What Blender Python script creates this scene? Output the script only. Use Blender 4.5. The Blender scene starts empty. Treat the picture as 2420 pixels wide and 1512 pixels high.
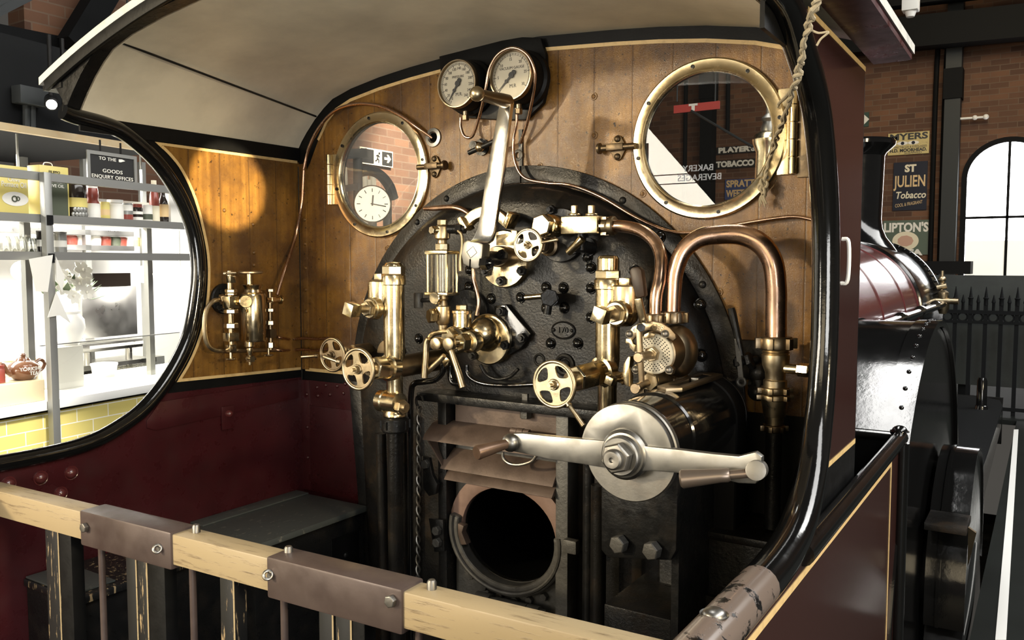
import bpy, bmesh, math, random
from mathutils import Vector as V, Matrix
random.seed(7)
PI = math.pi
R_ = math.radians
scene = bpy.context.scene
COL = scene.collection

# ---------------------------------------------------------------- camera
FPX, CX, CY = 1982.0, 1210.0, 756.0
YAW, PITCH = R_(32.65), R_(3.87)
CAM = V((1.55, -2.49, 1.65))
FWD = V((-math.sin(YAW) * math.cos(PITCH), math.cos(YAW) * math.cos(PITCH), -math.sin(PITCH)))
RGT = V((math.cos(YAW), math.sin(YAW), 0))
UPV = RGT.cross(FWD)
cd = bpy.data.cameras.new('camera')
cd.sensor_width = 36.0
cd.lens = 36.0 * FPX / 2420.0
cd.clip_start = 0.02
cam = bpy.data.objects.new('camera', cd)
COL.objects.link(cam)
cam.matrix_world = Matrix(((RGT.x, UPV.x, -FWD.x, CAM.x), (RGT.y, UPV.y, -FWD.y, CAM.y), (RGT.z, UPV.z, -FWD.z, CAM.z), (0, 0, 0, 1)))
scene.camera = cam

# ---------------------------------------------------------------- world, lights, exposure
scene.view_settings.view_transform = 'Standard'
scene.view_settings.look = 'None'
scene.view_settings.exposure = 0.0
scene.view_settings.gamma = 1.0
w = bpy.data.worlds.new('hall_air')
scene.world = w
w.use_nodes = True
w.node_tree.nodes['Background'].inputs[0].default_value = (1.0, 0.93, 0.82, 1)
w.node_tree.nodes['Background'].inputs[1].default_value = 0.07

def light(name, kind, loc, target, power, color=(1, .93, .82), size=.2, size_y=None, angle=None, blend=.3):
    l = bpy.data.lights.new(name, kind)
    l.energy = power
    l.color = color
    if kind == 'AREA':
        l.size = size
        if size_y:
            l.shape = 'RECTANGLE'
            l.size_y = size_y
    else:
        l.shadow_soft_size = size
    if kind == 'SPOT':
        l.spot_size = R_(angle)
        l.spot_blend = blend
    o = bpy.data.objects.new(name, l)
    COL.objects.link(o)
    o.location = loc
    o.rotation_euler = (V(target) - V(loc)).to_track_quat('-Z', 'Y').to_euler()
    return o

WARM, NEUT, DAY = (1, .82, .53), (1, .92, .78), (1, .99, .96)
light('track_spot', 'SPOT', (-4.2, -6.8, 3.25), (0.5, 0, 1.5), 2000, WARM, .16, angle=30)
light('track_spot_opposite', 'SPOT', (5.0, -2.7, 2.55), (-1.1, -.36, 1.94), 9000, WARM, .02, angle=2.9, blend=.15)
light('track_lamp_right', 'AREA', (5.6, -2.4, 2.3), (-1, -.5, 2.15), 130, WARM, .5, .25)
for _x in (-.85, .15):
    light('roof_skylight', 'AREA', (_x, 1.6, 7.6), (_x, 1.6, 0), 190, DAY, .6, 6.0)
light('roof_lantern_right', 'AREA', (6.0, 2.0, 6.6), (3.0, 1.0, 1.0), 1480, DAY, 18.0, 2.0)
light('hall_window_near', 'AREA', (4.0, -4.8, 1.1), (.8, -.6, 1.1), 130, DAY, 2.2, 1.6)
light('rear_fill', 'AREA', (1.0, -9.0, 2.3), (0.0, 0, 1.5), 130, WARM, 4.2, 3.0)  # added fill light behind the viewer, lifts the cab ceiling
HLW = light('hall_window_left', 'AREA', (-2.6, -6.2, 2.05), (-2.6, 0, 2.05), 280, NEUT, 2.6, 2.0)
HLW.matrix_world = Matrix(((.667, .745, 0, -2.6), (0, 0, -1, -6.2), (-.745, .667, 0, 2.05), (0, 0, 0, 1)))   # a raking roof light, its edge on the slant
light('hall_lamp_far', 'AREA', (1.0, 11.0, 7.4), (1.5, 17, 2.5), 260, WARM, 2.5, 2.5)
light('hall_lamp_left', 'SPOT', (-3.2, 7.5, 6.8), (-7, 8.6, 2.6), 12000, NEUT, .3, angle=40)
light('kitchen_lamp', 'AREA', (-4.15, .3, 2.3), (-4.15, .3, 0), 300, (1, .97, .9), .9, 4.0)
light('tile_fill_spot', 'SPOT', (-1.45, -.5, 2.65), (-3.0, -.35, .2), 620, (1, .97, .9), .12, angle=34, blend=.6)  # added spot, hidden by the cab, brightens only the tiled counter front

_rl = bpy.data.objects['roof_lantern_right']      # long side along the engine, glass tilted towards it
_rl.rotation_euler = (0, R_(35), 0)
_rl.data.size, _rl.data.size_y = 2.9, 18.0

# ---------------------------------------------------------------- pixel of the photo -> point on a plane of the place
def at(u, v, Y=None, X=None, Z=None):
    d = FWD + RGT * ((u - CX) / FPX) - UPV * ((v - CY) / FPX)
    if Y is not None:
        t = (Y - CAM.y) / d.y
    elif X is not None:
        t = (X - CAM.x) / d.x
    else:
        t = (Z - CAM.z) / d.z
    return CAM + d * t

def mpp(p):
    return (V(p) - CAM).dot(FWD) / FPX

# ---------------------------------------------------------------- materials
MAT = {}
def nodes(name):
    m = bpy.data.materials.new(name)
    m.use_nodes = True
    MAT[name] = m
    nt = m.node_tree
    return m, nt, nt.nodes['Principled BSDF']

def mat(name, color, rough=.5, metal=0, noise=None, bump=None, spec=None, coat=0, var=None, rvar=None, emit=None):
    """color; noise=(scale, colour2, lo, hi) blotches; bump=(scale, strength, distance); rvar=(scale, lo, hi) roughness"""
    m, nt, b = nodes(name)
    b.inputs['Base Color'].default_value = (*color, 1)
    b.inputs['Roughness'].default_value = rough
    b.inputs['Metallic'].default_value = metal
    if spec is not None:
        b.inputs['Specular IOR Level'].default_value = spec
    if coat:
        b.inputs['Coat Weight'].default_value = coat
        b.inputs['Coat Roughness'].default_value = .12
    if emit:
        b.inputs['Emission Color'].default_value = (*emit[0], 1)
        b.inputs['Emission Strength'].default_value = emit[1]
    tc = nt.nodes.new('ShaderNodeTexCoord')
    def nz(scale, detail=6, rough_=.6):
        n = nt.nodes.new('ShaderNodeTexNoise')
        n.inputs['Scale'].default_value = scale
        n.inputs['Detail'].default_value = detail
        n.inputs['Roughness'].default_value = rough_
        nt.links.new(tc.outputs['Object'], n.inputs['Vector'])
        return n
    if noise:
        n = nz(noise[0])
        r = nt.nodes.new('ShaderNodeValToRGB')
        r.color_ramp.elements[0].position = noise[2]
        r.color_ramp.elements[0].color = (*color, 1)
        r.color_ramp.elements[1].position = noise[3]
        r.color_ramp.elements[1].color = (*noise[1], 1)
        nt.links.new(n.outputs['Fac'], r.inputs['Fac'])
        nt.links.new(r.outputs['Color'], b.inputs['Base Color'])
    if rvar:
        n = nz(rvar[0])
        mr = nt.nodes.new('ShaderNodeMapRange')
        mr.inputs['From Min'].default_value = .3
        mr.inputs['From Max'].default_value = .7
        mr.inputs['To Min'].default_value = rvar[1]
        mr.inputs['To Max'].default_value = rvar[2]
        nt.links.new(n.outputs['Fac'], mr.inputs['Value'])
        nt.links.new(mr.outputs['Result'], b.inputs['Roughness'])
    if bump:
        n = nz(bump[0], 4)
        bp = nt.nodes.new('ShaderNodeBump')
        bp.inputs['Strength'].default_value = bump[1]
        bp.inputs['Distance'].default_value = bump[2]
        nt.links.new(n.outputs['Fac'], bp.inputs['Height'])
        nt.links.new(bp.outputs['Normal'], b.inputs['Normal'])
    return m

mat('brass', (.72, .60, .385), .18, 1, noise=(7, (.42, .33, .20), .5, .82), rvar=(14, .12, .34), bump=(30, .08, .004))
mat('brass_dull', (.50, .41, .27), .36, 1, noise=(14, (.32, .24, .15), .45, .75), rvar=(18, .24, .48), bump=(40, .1, .003))
mat('bronze_dark', (.13, .095, .055), .42, .85, noise=(14, (.05, .035, .022), .4, .7), bump=(60, .2, .003))
mat('brass_dark', (.30, .235, .15), .36, 1, noise=(12, (.20, .15, .10), .4, .7), bump=(50, .12, .003))
mat('copper', (.56, .375, .27), .2, 1, noise=(8, (.33, .20, .14), .45, .75), rvar=(16, .14, .38), bump=(26, .06, .003))
mat('steel', (.25, .243, .225), .38, 1, noise=(10, (.19, .18, .16), .5, .8), rvar=(20, .32, .5), bump=(60, .05, .002))
mat('steel_bright', (.86, .83, .78), .14, 1, rvar=(8, .1, .2))
mat('steel_worn', (.225, .215, .195), .42, 1, noise=(12, (.22, .19, .16), .5, .75), rvar=(22, .36, .55), bump=(45, .15, .003))
mat('iron_black', (.007, .007, .007), .34, 0, noise=(18, (.020, .017, .014), .5, .8), bump=(90, .3, .004), rvar=(30, .22, .5), spec=.25)
mat('iron_rough', (.008, .0075, .007), .34, 0, noise=(9, (.030, .020, .012), .5, .8), bump=(120, .28, .004), rvar=(7, .16, .55), spec=.22)
mat('black_gloss', (.004, .004, .004), .16, 0, bump=(38, .12, .004), coat=.4, rvar=(15, .06, .15), spec=.5)
mat('black_satin', (.005, .005, .005), .42, 0, bump=(90, .2, .002), rvar=(20, .35, .55), spec=.16)
mat('maroon', (.044, .0075, .009), .30, 0, noise=(7, (.030, .005, .006), .4, .75), bump=(24, .12, .004), rvar=(12, .2, .45))
mat('maroon_gloss', (.085, .018, .018), .26, 0, bump=(16, .05, .004), coat=.5)
mat('maroon_side', (.030, .012, .010), .16, 0, bump=(20, .05, .003), spec=.4)
mat('gold_line', (.62, .44, .20), .36, 0, noise=(40, (.40, .27, .12), .5, .8))
mat('cream_paint', (.80, .73, .57), .5, 0, noise=(2.2, (.54, .49, .385), .36, .66), bump=(90, .12, .002))
mat('roof_canvas', (.50, .50, .47), .75, 0, noise=(9, (.2, .2, .19), .5, .8), bump=(30, .4, .008))
mat('leather_brown', (.042, .023, .013), .42, spec=.3, noise=(20, (.02, .012, .008), .4, .7), bump=(60, .2, .002))
mat('lit_edge_orange', (.40, .31, .18), .42, 0, noise=(16, (.40, .27, .12), .45, .75), bump=(60, .15, .002))
mat('sleeve_brown', (.095, .070, .062), .38, .3, noise=(9, (.065, .045, .04), .4, .7), bump=(80, .1, .002), rvar=(15, .3, .5))
mat('copper_brown', (.20, .13, .09), .36, .6, noise=(9, (.10, .06, .04), .4, .7))
mat('grip_steel', (.22, .18, .15), .33, .8, noise=(9, (.24, .18, .14), .4, .7))
mat('rust_plate', (.115, .080, .062), .55, .25, noise=(9, (.055, .036, .027), .42, .7), bump=(60, .25, .004))
mat('pink_oxide', (.215, .135, .105), .62, .1, noise=(9, (.13, .078, .06), .45, .75), bump=(60, .2, .003))
mat('grey_iron', (.085, .082, .075), .5, .3, noise=(10, (.04, .038, .035), .4, .7), bump=(55, .4, .005))
mat('soot', (.003, .003, .003), .95, spec=0)  # firehole soot; also the painted dark of small bores, slots and vent holes
mat('dial_face', (.42, .38, .29), .55, noise=(14, (.5, .44, .34), .5, .8))
mat('ink', (.012, .011, .010), .5)
mat('twine', (.34, .29, .20), .9, bump=(400, .6, .002))
mat('dark_steelwork', (.005, .0055, .006), .7, bump=(30, .2, .004), spec=.12)
mat('grey_steelwork', (.026, .029, .030), .55, spec=.25)
mat('white_paint', (.75, .74, .70), .45)
mat('stainless', (.52, .51, .48), .3, 1, rvar=(6, .25, .4))
mat('shelf_steel', (.30, .30, .28), .4, .7)
mat('tin_yellow', (.62, .52, .16), .4)
mat('tin_green', (.06, .07, .045), .4)
mat('label_white', (.72, .70, .64), .5)
mat('sauce_red', (.22, .045, .03), .3)
mat('glass_dark', (.02, .015, .012), .12)
mat('teapot_brown', (.15, .065, .032), .14, coat=.5)
mat('leaf_green', (.09, .13, .06), .6)
mat('petal', (.82, .80, .72), .6)
mat('pale_wood', (.52, .43, .27), .55)
mat('board_green', (.026, .031, .029), .5, noise=(5, (.016, .019, .018), .4, .7))
mat('sign_yellow', (.50, .40, .16), .45, noise=(16, (.3, .22, .10), .55, .8))
mat('sign_navy', (.014, .016, .028), .5, spec=.2)
mat('sign_green', (.055, .085, .055), .4)
mat('sign_blue', (.04, .06, .16), .4)
mat('sign_black', (.010, .010, .010), .4)
mat('sign_red', (.40, .05, .04), .45)
mat('sign_gold', (.62, .44, .22), .45)
mat('sign_cream', (.70, .64, .48), .5)
mat('skin_pink', (.5, .3, .22), .5)
mat('exit_green', (.02, .05, .035), .4)
mat('lamp_glow', (1, 1, 1), .5, emit=((1, .93, .8), 25))
mat('sign_glow', (1, 1, 1), .5, emit=((1, .97, .9), 4.5))
mat('window_sky', (1, 1, 1), .5, emit=((.97, .98, 1), 10))
mat('window_blind', (.8, .8, .74), .5, emit=((.93, .92, .83), .62))
mat('clock_face', (.72, .66, .50), .4, emit=((1, .9, .68), .75))  # glow added to brighten the dial
mat('hall_floor', (.011, .0125, .0115), .65, spec=.06, noise=(3, (.009, .010, .009), .4, .7))
mat('line_white', (.62, .62, .60), .6)

def mat_glass(name, tint=(1, 1, 1), refl=1.0, haze=0):
    m, nt, b = nodes(name)
    nt.nodes.remove(b)
    out = nt.nodes['Material Output']
    tr = nt.nodes.new('ShaderNodeBsdfTransparent')
    tr.inputs[0].default_value = (*tint, 1)
    gl = nt.nodes.new('ShaderNodeBsdfGlossy')
    gl.inputs['Roughness'].default_value = .006
    fr = nt.nodes.new('ShaderNodeFresnel')
    gm = nt.nodes.new('ShaderNodeNewGeometry')      # the same 1.5 on the way in and on the way out of the sheet
    ir = nt.nodes.new('ShaderNodeMapRange')
    ir.inputs['To Min'].default_value = 1.5
    ir.inputs['To Max'].default_value = 1 / 1.5
    nt.links.new(gm.outputs['Backfacing'], ir.inputs['Value'])
    nt.links.new(ir.outputs[0], fr.inputs['IOR'])
    mul = nt.nodes.new('ShaderNodeMath')
    mul.operation = 'MULTIPLY'
    mul.inputs[1].default_value = refl
    mx = nt.nodes.new('ShaderNodeMixShader')
    nt.links.new(fr.outputs[0], mul.inputs[0])
    nt.links.new(mul.outputs[0], mx.inputs[0])
    nt.links.new(tr.outputs[0], mx.inputs[1])
    nt.links.new(gl.outputs[0], mx.inputs[2])
    last = mx.outputs[0]
    if haze:   # scratched, dusty pane: the dust catches the light
        df = nt.nodes.new('ShaderNodeBsdfDiffuse'); df.inputs[0].default_value = (.8, .78, .72, 1)
        tl = nt.nodes.new('ShaderNodeBsdfTranslucent'); tl.inputs[0].default_value = (.8, .78, .72, 1)
        m1 = nt.nodes.new('ShaderNodeMixShader'); m1.inputs[0].default_value = .5
        nt.links.new(df.outputs[0], m1.inputs[1]); nt.links.new(tl.outputs[0], m1.inputs[2])
        tc = nt.nodes.new('ShaderNodeTexCoord').outputs['Object']
        n = nt.nodes.new('ShaderNodeTexNoise'); n.inputs['Scale'].default_value = 9; n.inputs['Detail'].default_value = 8
        nt.links.new(tc, n.inputs['Vector'])
        mr = nt.nodes.new('ShaderNodeMapRange'); mr.inputs['From Min'].default_value = .3; mr.inputs['From Max'].default_value = .75
        mr.inputs['To Min'].default_value = haze * .4; mr.inputs['To Max'].default_value = haze * 1.6
        nt.links.new(n.outputs['Fac'], mr.inputs['Value'])
        m2 = nt.nodes.new('ShaderNodeMixShader')
        nt.links.new(mr.outputs[0], m2.inputs[0]); nt.links.new(last, m2.inputs[1]); nt.links.new(m1.outputs[0], m2.inputs[2])
        last = m2.outputs[0]
    nt.links.new(last, out.inputs['Surface'])
mat_glass('pane_glass', (.92, .92, .90), 1.0)
mat_glass('hazy_glass', (.94, .94, .92), .7, .07)
mat_glass('gauge_glass', (.95, .95, .93), 1.6)

scene.cycles.transparent_max_bounces = 32

def mix_chain(nt, base, other, fac_out):
    mx = nt.nodes.new('ShaderNodeMix')
    mx.data_type = 'RGBA'
    nt.links.new(fac_out, mx.inputs[0])
    if isinstance(base, tuple):
        mx.inputs[6].default_value = (*base, 1)
    else:
        nt.links.new(base, mx.inputs[6])
    if isinstance(other, tuple):
        mx.inputs[7].default_value = (*other, 1)
    else:
        nt.links.new(other, mx.inputs[7])
    return mx.outputs[2]

def ramp(nt, out, a, b, ca=(0, 0, 0), cb=(1, 1, 1)):
    r = nt.nodes.new('ShaderNodeValToRGB')
    r.color_ramp.elements[0].position = a
    r.color_ramp.elements[0].color = (*ca, 1)
    r.color_ramp.elements[1].position = b
    r.color_ramp.elements[1].color = (*cb, 1)
    nt.links.new(out, r.inputs['Fac'])
    return r.outputs['Color']

def noise_node(nt, vec, scale, detail=5, rough=.6):
    n = nt.nodes.new('ShaderNodeTexNoise')
    n.inputs['Scale'].default_value = scale
    n.inputs['Detail'].default_value = detail
    n.inputs['Roughness'].default_value = rough
    nt.links.new(vec, n.inputs['Vector'])
    return n.outputs['Fac']

def mapping(nt, vec, scale):
    mp = nt.nodes.new('ShaderNodeMapping')
    mp.inputs['Scale'].default_value = scale
    nt.links.new(vec, mp.inputs['Vector'])
    return mp.outputs['Vector']

def mat_grained():
    """brown scumbled boards, varnished, pitted and stained"""
    m, nt, b = nodes('grained_boards')
    tc = nt.nodes.new('ShaderNodeTexCoord').outputs['Object']
    grain = noise_node(nt, mapping(nt, tc, (46, 46, 1.6)), 1.0, 6)
    col = ramp(nt, grain, .3, .72, (.13, .058, .012), (.29, .148, .030))
    blot = ramp(nt, noise_node(nt, tc, 4.5, 7, .65), .38, .62)
    col = mix_chain(nt, col, (.085, .042, .015), blot)
    spots = ramp(nt, noise_node(nt, tc, 70, 3, .7), .63, .70)
    col = mix_chain(nt, col, (.014, .009, .006), spots)
    big = ramp(nt, noise_node(nt, tc, 15, 6, .75), .64, .75)
    col = mix_chain(nt, col, (.022, .013, .008), big)
    # board joints
    sx = nt.nodes.new('ShaderNodeSeparateXYZ')
    nt.links.new(tc, sx.inputs[0])
    add = nt.nodes.new('ShaderNodeMath'); add.operation = 'ADD'
    nt.links.new(sx.outputs['X'], add.inputs[0]); nt.links.new(sx.outputs['Y'], add.inputs[1])
    fr = nt.nodes.new('ShaderNodeMath'); fr.operation = 'PINGPONG'
    nt.links.new(add.outputs[0], fr.inputs[0]); fr.inputs[1].default_value = .068
    joint = ramp(nt, fr.outputs[0], .0004, .0016, (1, 1, 1), (0, 0, 0))
    col = mix_chain(nt, col, (.070, .036, .013), joint)
    nt.links.new(col, b.inputs['Base Color'])
    rg = nt.nodes.new('ShaderNodeMapRange')
    nt.links.new(noise_node(nt, tc, 20, 5), rg.inputs['Value'])
    rg.inputs['From Min'].default_value = .3; rg.inputs['From Max'].default_value = .7
    rg.inputs['To Min'].default_value = .16; rg.inputs['To Max'].default_value = .36
    nt.links.new(rg.outputs[0], b.inputs['Roughness'])
    b.inputs['Coat Weight'].default_value = .10
    b.inputs['Coat Roughness'].default_value = .14
    b.inputs['Specular IOR Level'].default_value = .24
    bp = nt.nodes.new('ShaderNodeBump')
    bp.inputs['Strength'].default_value = .5; bp.inputs['Distance'].default_value = .0014
    nt.links.new(noise_node(nt, tc, 330, 3, .7), bp.inputs['Height'])
    bp2 = nt.nodes.new('ShaderNodeBump')
    bp2.inputs['Strength'].default_value = .25; bp2.inputs['Distance'].default_value = .002
    bp2.invert = True
    nt.links.new(joint, bp2.inputs['Height'])
    nt.links.new(bp.outputs[0], bp2.inputs['Normal'])
    nt.links.new(bp2.outputs[0], b.inputs['Normal'])
    nt.links.new(bp2.outputs[0], b.inputs['Coat Normal'])
mat_grained()

def mat_brick():
    m, nt, b = nodes('brickwork')
    tc = nt.nodes.new('ShaderNodeTexCoord').outputs['Object']
    sx = nt.nodes.new('ShaderNodeSeparateXYZ'); nt.links.new(tc, sx.inputs[0])
    add = nt.nodes.new('ShaderNodeMath'); add.operation = 'ADD'
    nt.links.new(sx.outputs['X'], add.inputs[0]); nt.links.new(sx.outputs['Y'], add.inputs[1])
    cb = nt.nodes.new('ShaderNodeCombineXYZ')
    nt.links.new(add.outputs[0], cb.inputs['X']); nt.links.new(sx.outputs['Z'], cb.inputs['Y'])
    br = nt.nodes.new('ShaderNodeTexBrick')
    br.inputs['Scale'].default_value = 1
    br.inputs['Brick Width'].default_value = .34
    br.inputs['Row Height'].default_value = .115
    br.inputs['Mortar Size'].default_value = .008
    br.inputs['Bias'].default_value = .0
    br.inputs['Color1'].default_value = (.15, .068, .032, 1)
    br.inputs['Color2'].default_value = (.065, .028, .014, 1)
    br.inputs['Mortar'].default_value = (.13, .085, .055, 1)
    nt.links.new(cb.outputs[0], br.inputs['Vector'])
    n = ramp(nt, noise_node(nt, tc, .9, 6), .35, .65)
    col = mix_chain(nt, br.outputs['Color'], (.05, .022, .011), n)
    mx = nt.nodes.new('ShaderNodeMix'); mx.data_type = 'RGBA'; mx.inputs[0].default_value = .5
    nt.links.new(br.outputs['Color'], mx.inputs[6]); nt.links.new(col, mx.inputs[7])
    nt.links.new(mx.outputs[2], b.inputs['Base Color'])
    b.inputs['Roughness'].default_value = .8
mat_brick()

def mat_tiles():
    m, nt, b = nodes('yellow_tiles')
    tc = nt.nodes.new('ShaderNodeTexCoord').outputs['Object']
    sx = nt.nodes.new('ShaderNodeSeparateXYZ'); nt.links.new(tc, sx.inputs[0])
    cb = nt.nodes.new('ShaderNodeCombineXYZ')
    nt.links.new(sx.outputs['Y'], cb.inputs['X']); nt.links.new(sx.outputs['Z'], cb.inputs['Y'])
    br = nt.nodes.new('ShaderNodeTexBrick')
    br.offset = .5
    br.inputs['Scale'].default_value = 1
    br.inputs['Brick Width'].default_value = .21
    br.inputs['Row Height'].default_value = .075
    br.inputs['Mortar Size'].default_value = .003
    br.inputs['Color1'].default_value = (.62, .52, .17, 1)
    br.inputs['Color2'].default_value = (.56, .47, .15, 1)
    br.inputs['Mortar'].default_value = (.72, .70, .60, 1)
    nt.links.new(cb.outputs[0], br.inputs['Vector'])
    nt.links.new(br.outputs['Color'], b.inputs['Base Color'])
    b.inputs['Roughness'].default_value = .25
mat_tiles()

def mat_worn(name, paint, under, scale=26, lo=.50, hi=.56, stretch=(1, 1, 1), rough=.38):
    """paint flaking off to what lies under it"""
    m, nt, b = nodes(name)
    tc = nt.nodes.new('ShaderNodeTexCoord').outputs['Object']
    f = ramp(nt, noise_node(nt, mapping(nt, tc, stretch), scale, 7, .7), lo, hi)
    col = mix_chain(nt, paint, under, f)
    nt.links.new(col, b.inputs['Base Color'])
    b.inputs['Roughness'].default_value = rough
    bp = nt.nodes.new('ShaderNodeBump')
    bp.inputs['Strength'].default_value = .3; bp.inputs['Distance'].default_value = .003
    nt.links.new(f, bp.inputs['Height'])
    nt.links.new(bp.outputs[0], b.inputs['Normal'])
mat_worn('black_worn_wood', (.010, .010, .010), (.42, .30, .16), 20, .66, .70, (4, 4, .35))
mat_worn('black_worn_edge', (.010, .010, .010), (.36, .26, .14), 40, .57, .62, (2, 2, .25))
mat_worn('bench_paint', (.060, .065, .060), (.19, .175, .14), 22, .60, .68, (2.5, 1.2, 1), .42)
mat_worn('oak_worn', (.35, .27, .155), (.12, .078, .036), 17, .55, .70, (.5, 4, 5), .42)
mat_worn('bead_worn', (.007, .007, .007), (.13, .10, .083), 22, .42, .45, (1, 1, 1), .2)

# ---------------------------------------------------------------- mesh tools
def basis(ax):
    ax = V(ax).normalized()
    t = V((0, 0, 1)) if abs(ax.z) < .9 else V((1, 0, 0))
    a = ax.cross(t).normalized()
    return a, ax.cross(a).normalized(), ax

def smooth_path(pts, n=8):
    pts = [V(p) for p in pts]
    if len(pts) < 3:
        return pts
    out = []
    for i in range(len(pts) - 1):
        p0 = pts[i - 1] if i else pts[0] * 2 - pts[1]
        p1, p2 = pts[i], pts[i + 1]
        p3 = pts[i + 2] if i + 2 < len(pts) else pts[-1] * 2 - pts[-2]
        for k in range(n):
            t = k / n
            out.append(.5 * ((2 * p1) + (p2 - p0) * t + (2 * p0 - 5 * p1 + 4 * p2 - p3) * t * t + (3 * p1 - p0 - 3 * p2 + p3) * t ** 3))
    out.append(pts[-1])
    return out

class MB:
    def __init__(s):
        s.bm = bmesh.new()

    def rings(s, rings, cap0=True, cap1=True, closed=False):
        bm = s.bm
        vs = [[bm.verts.new(p) for p in r] for r in rings]
        n = len(vs[0])
        m = len(vs)
        for i in range(m if closed else m - 1):
            a, b = vs[i], vs[(i + 1) % m]
            for k in range(n):
                k2 = (k + 1) % n
                try:
                    bm.faces.new((a[k], a[k2], b[k2], b[k]))
                except ValueError:
                    pass
        if not closed:
            if cap0:
                bm.faces.new(list(reversed(vs[0])))
            if cap1:
                bm.faces.new(vs[-1])
        return s

    def lathe(s, o, ax, prof, n=32, cap=True, phase=0):
        """prof: (distance along the axis, radius)"""
        o = V(o)
        a, b, c = basis(ax)
        rs = []
        for t, r in prof:
            r = max(r, 1e-4)
            rs.append([o + c * t + (a * math.cos(2 * PI * k / n + phase) + b * math.sin(2 * PI * k / n + phase)) * r for k in range(n)])
        return s.rings(rs, cap, cap)

    def cyl(s, a, b, r, r2=None, n=24, phase=0):
        a, b = V(a), V(b)
        return s.lathe(a, b - a, [(0, r), ((b - a).length, r if r2 is None else r2)], n, phase=phase)

    def hexa(s, a, b, r, phase=.3):
        """hexagon nut with chamfered faces"""
        a, b = V(a), V(b)
        L = (b - a).length
        c = min(.12 * r, L * .3)
        return s.lathe(a, b - a, [(0, r * .9), (c, r), (L - c, r), (L, r * .9)], 6, phase=phase)

    def sphere(s, c, r, sc=(1, 1, 1), n=20):
        m = Matrix.Translation(V(c)) @ Matrix.Diagonal((r * sc[0], r * sc[1], r * sc[2], 1))
        bmesh.ops.create_uvsphere(s.bm, u_segments=n, v_segments=max(8, n // 2), radius=1, matrix=m)
        return s

    def dome(s, c, ax, r, h=None, n=16, flange=0):
        h = h or r * .7
        pr = ([(0, r + flange), (r * .1, r + flange)] if flange else []) + [(h * math.sin(t * PI / 10), r * math.cos(t * PI / 10)) for t in range(0, 6)]
        return s.lathe(c, ax, pr, n)

    def torus(s, c, ax, R, r, N=36, n=10, a0=0, a1=2 * PI):
        c = V(c)
        a, b, z = basis(ax)
        full = abs(a1 - a0 - 2 * PI) < 1e-6
        rs = []
        for i in range(N if full else N + 1):
            t = a0 + (a1 - a0) * i / N
            d = a * math.cos(t) + b * math.sin(t)
            rs.append([c + d * (R + r * math.cos(2 * PI * k / n)) + z * (r * math.sin(2 * PI * k / n)) for k in range(n)])
        return s.rings(rs, closed=full)

    def tube(s, pts, r, n=10, sub=8, flat=None):
        """round bar along a smooth path; r is a radius or one per point of the path given"""
        src = [V(p) for p in pts]
        P = smooth_path(src, sub) if sub > 1 else src
        m = len(P)
        if isinstance(r, (list, tuple)):
            rad = []
            for i in range(m):
                t = i / (m - 1) * (len(r) - 1)
                k = min(int(t), len(r) - 2)
                rad.append(r[k] + (r[k + 1] - r[k]) * (t - k))
        else:
            rad = [r] * m
        T = []
        for i in range(m):
            T.append(((P[min(i + 1, m - 1)]) - P[max(i - 1, 0)]).normalized())
        a, b, _ = basis(T[0])
        rs = []
        for i in range(m):
            if i:
                q = T[i - 1].rotation_difference(T[i])
                a = q @ a
                b = q @ b
            rs.append([P[i] + (a * math.cos(2 * PI * k / n) + b * math.sin(2 * PI * k / n)) * rad[i] for k in range(n)])
        return s.rings(rs)

    def box(s, c, size, rot=None):
        m = Matrix.Translation(V(c)) @ (rot.to_4x4() if rot is not None else Matrix()) @ Matrix.Diagonal((*size, 1))
        bmesh.ops.create_cube(s.bm, size=1, matrix=m)
        return s

    def box2(s, lo, hi):
        lo, hi = V(lo), V(hi)
        return s.box((lo + hi) / 2, [abs(hi[i] - lo[i]) for i in range(3)])

    def prism(s, poly, vec):
        """polygon (3-D points) pushed along vec"""
        vec = V(vec)
        A = [s.bm.verts.new(p) for p in poly]
        B = [s.bm.verts.new(V(p) + vec) for p in poly]
        n = len(A)
        s.bm.faces.new(A)
        s.bm.faces.new(list(reversed(B)))
        for i in range(n):
            j = (i + 1) % n
            s.bm.faces.new((A[j], A[i], B[i], B[j]))
        return s

    def bar(s, a, b, wd, th, up=(0, 0, 1)):
        """flat bar from a to b: wd across (in the up sense), th thick"""
        a, b = V(a), V(b)
        d = (b - a).normalized()
        u = (V(up) - d * V(up).dot(d)).normalized()
        t = d.cross(u)
        rs = [[p + u * (wd / 2) * i + t * (th / 2) * j for i, j in ((1, 1), (-1, 1), (-1, -1), (1, -1))] for p in (a, b)]
        return s.rings(rs)

    def ribbon(s, pts, nrm, wd, th, closed=False):
        """flat strip of width wd lying on a surface of normal nrm, along pts"""
        P = [V(p) for p in pts]
        nrm = V(nrm).normalized()
        m = len(P)
        rs = []
        for i in range(m):
            p0 = P[(i - 1) % m] if closed or i else P[0]
            p1 = P[(i + 1) % m] if closed or i < m - 1 else P[-1]
            d1 = (P[i] - p0); d2 = (p1 - P[i])
            d = ((d1.normalized() if d1.length > 1e-9 else V()) + (d2.normalized() if d2.length > 1e-9 else V())).normalized()
            t = nrm.cross(d).normalized()
            k = 1.0
            if d1.length > 1e-9 and d2.length > 1e-9:
                cs = max(.35, d.dot(d1.normalized()))
                k = 1 / cs
            rs.append([P[i] + t * wd / 2 * k, P[i] - t * wd / 2 * k, P[i] - t * wd / 2 * k + nrm * th, P[i] + t * wd / 2 * k + nrm * th])
        return s.rings(rs, closed=closed)

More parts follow.
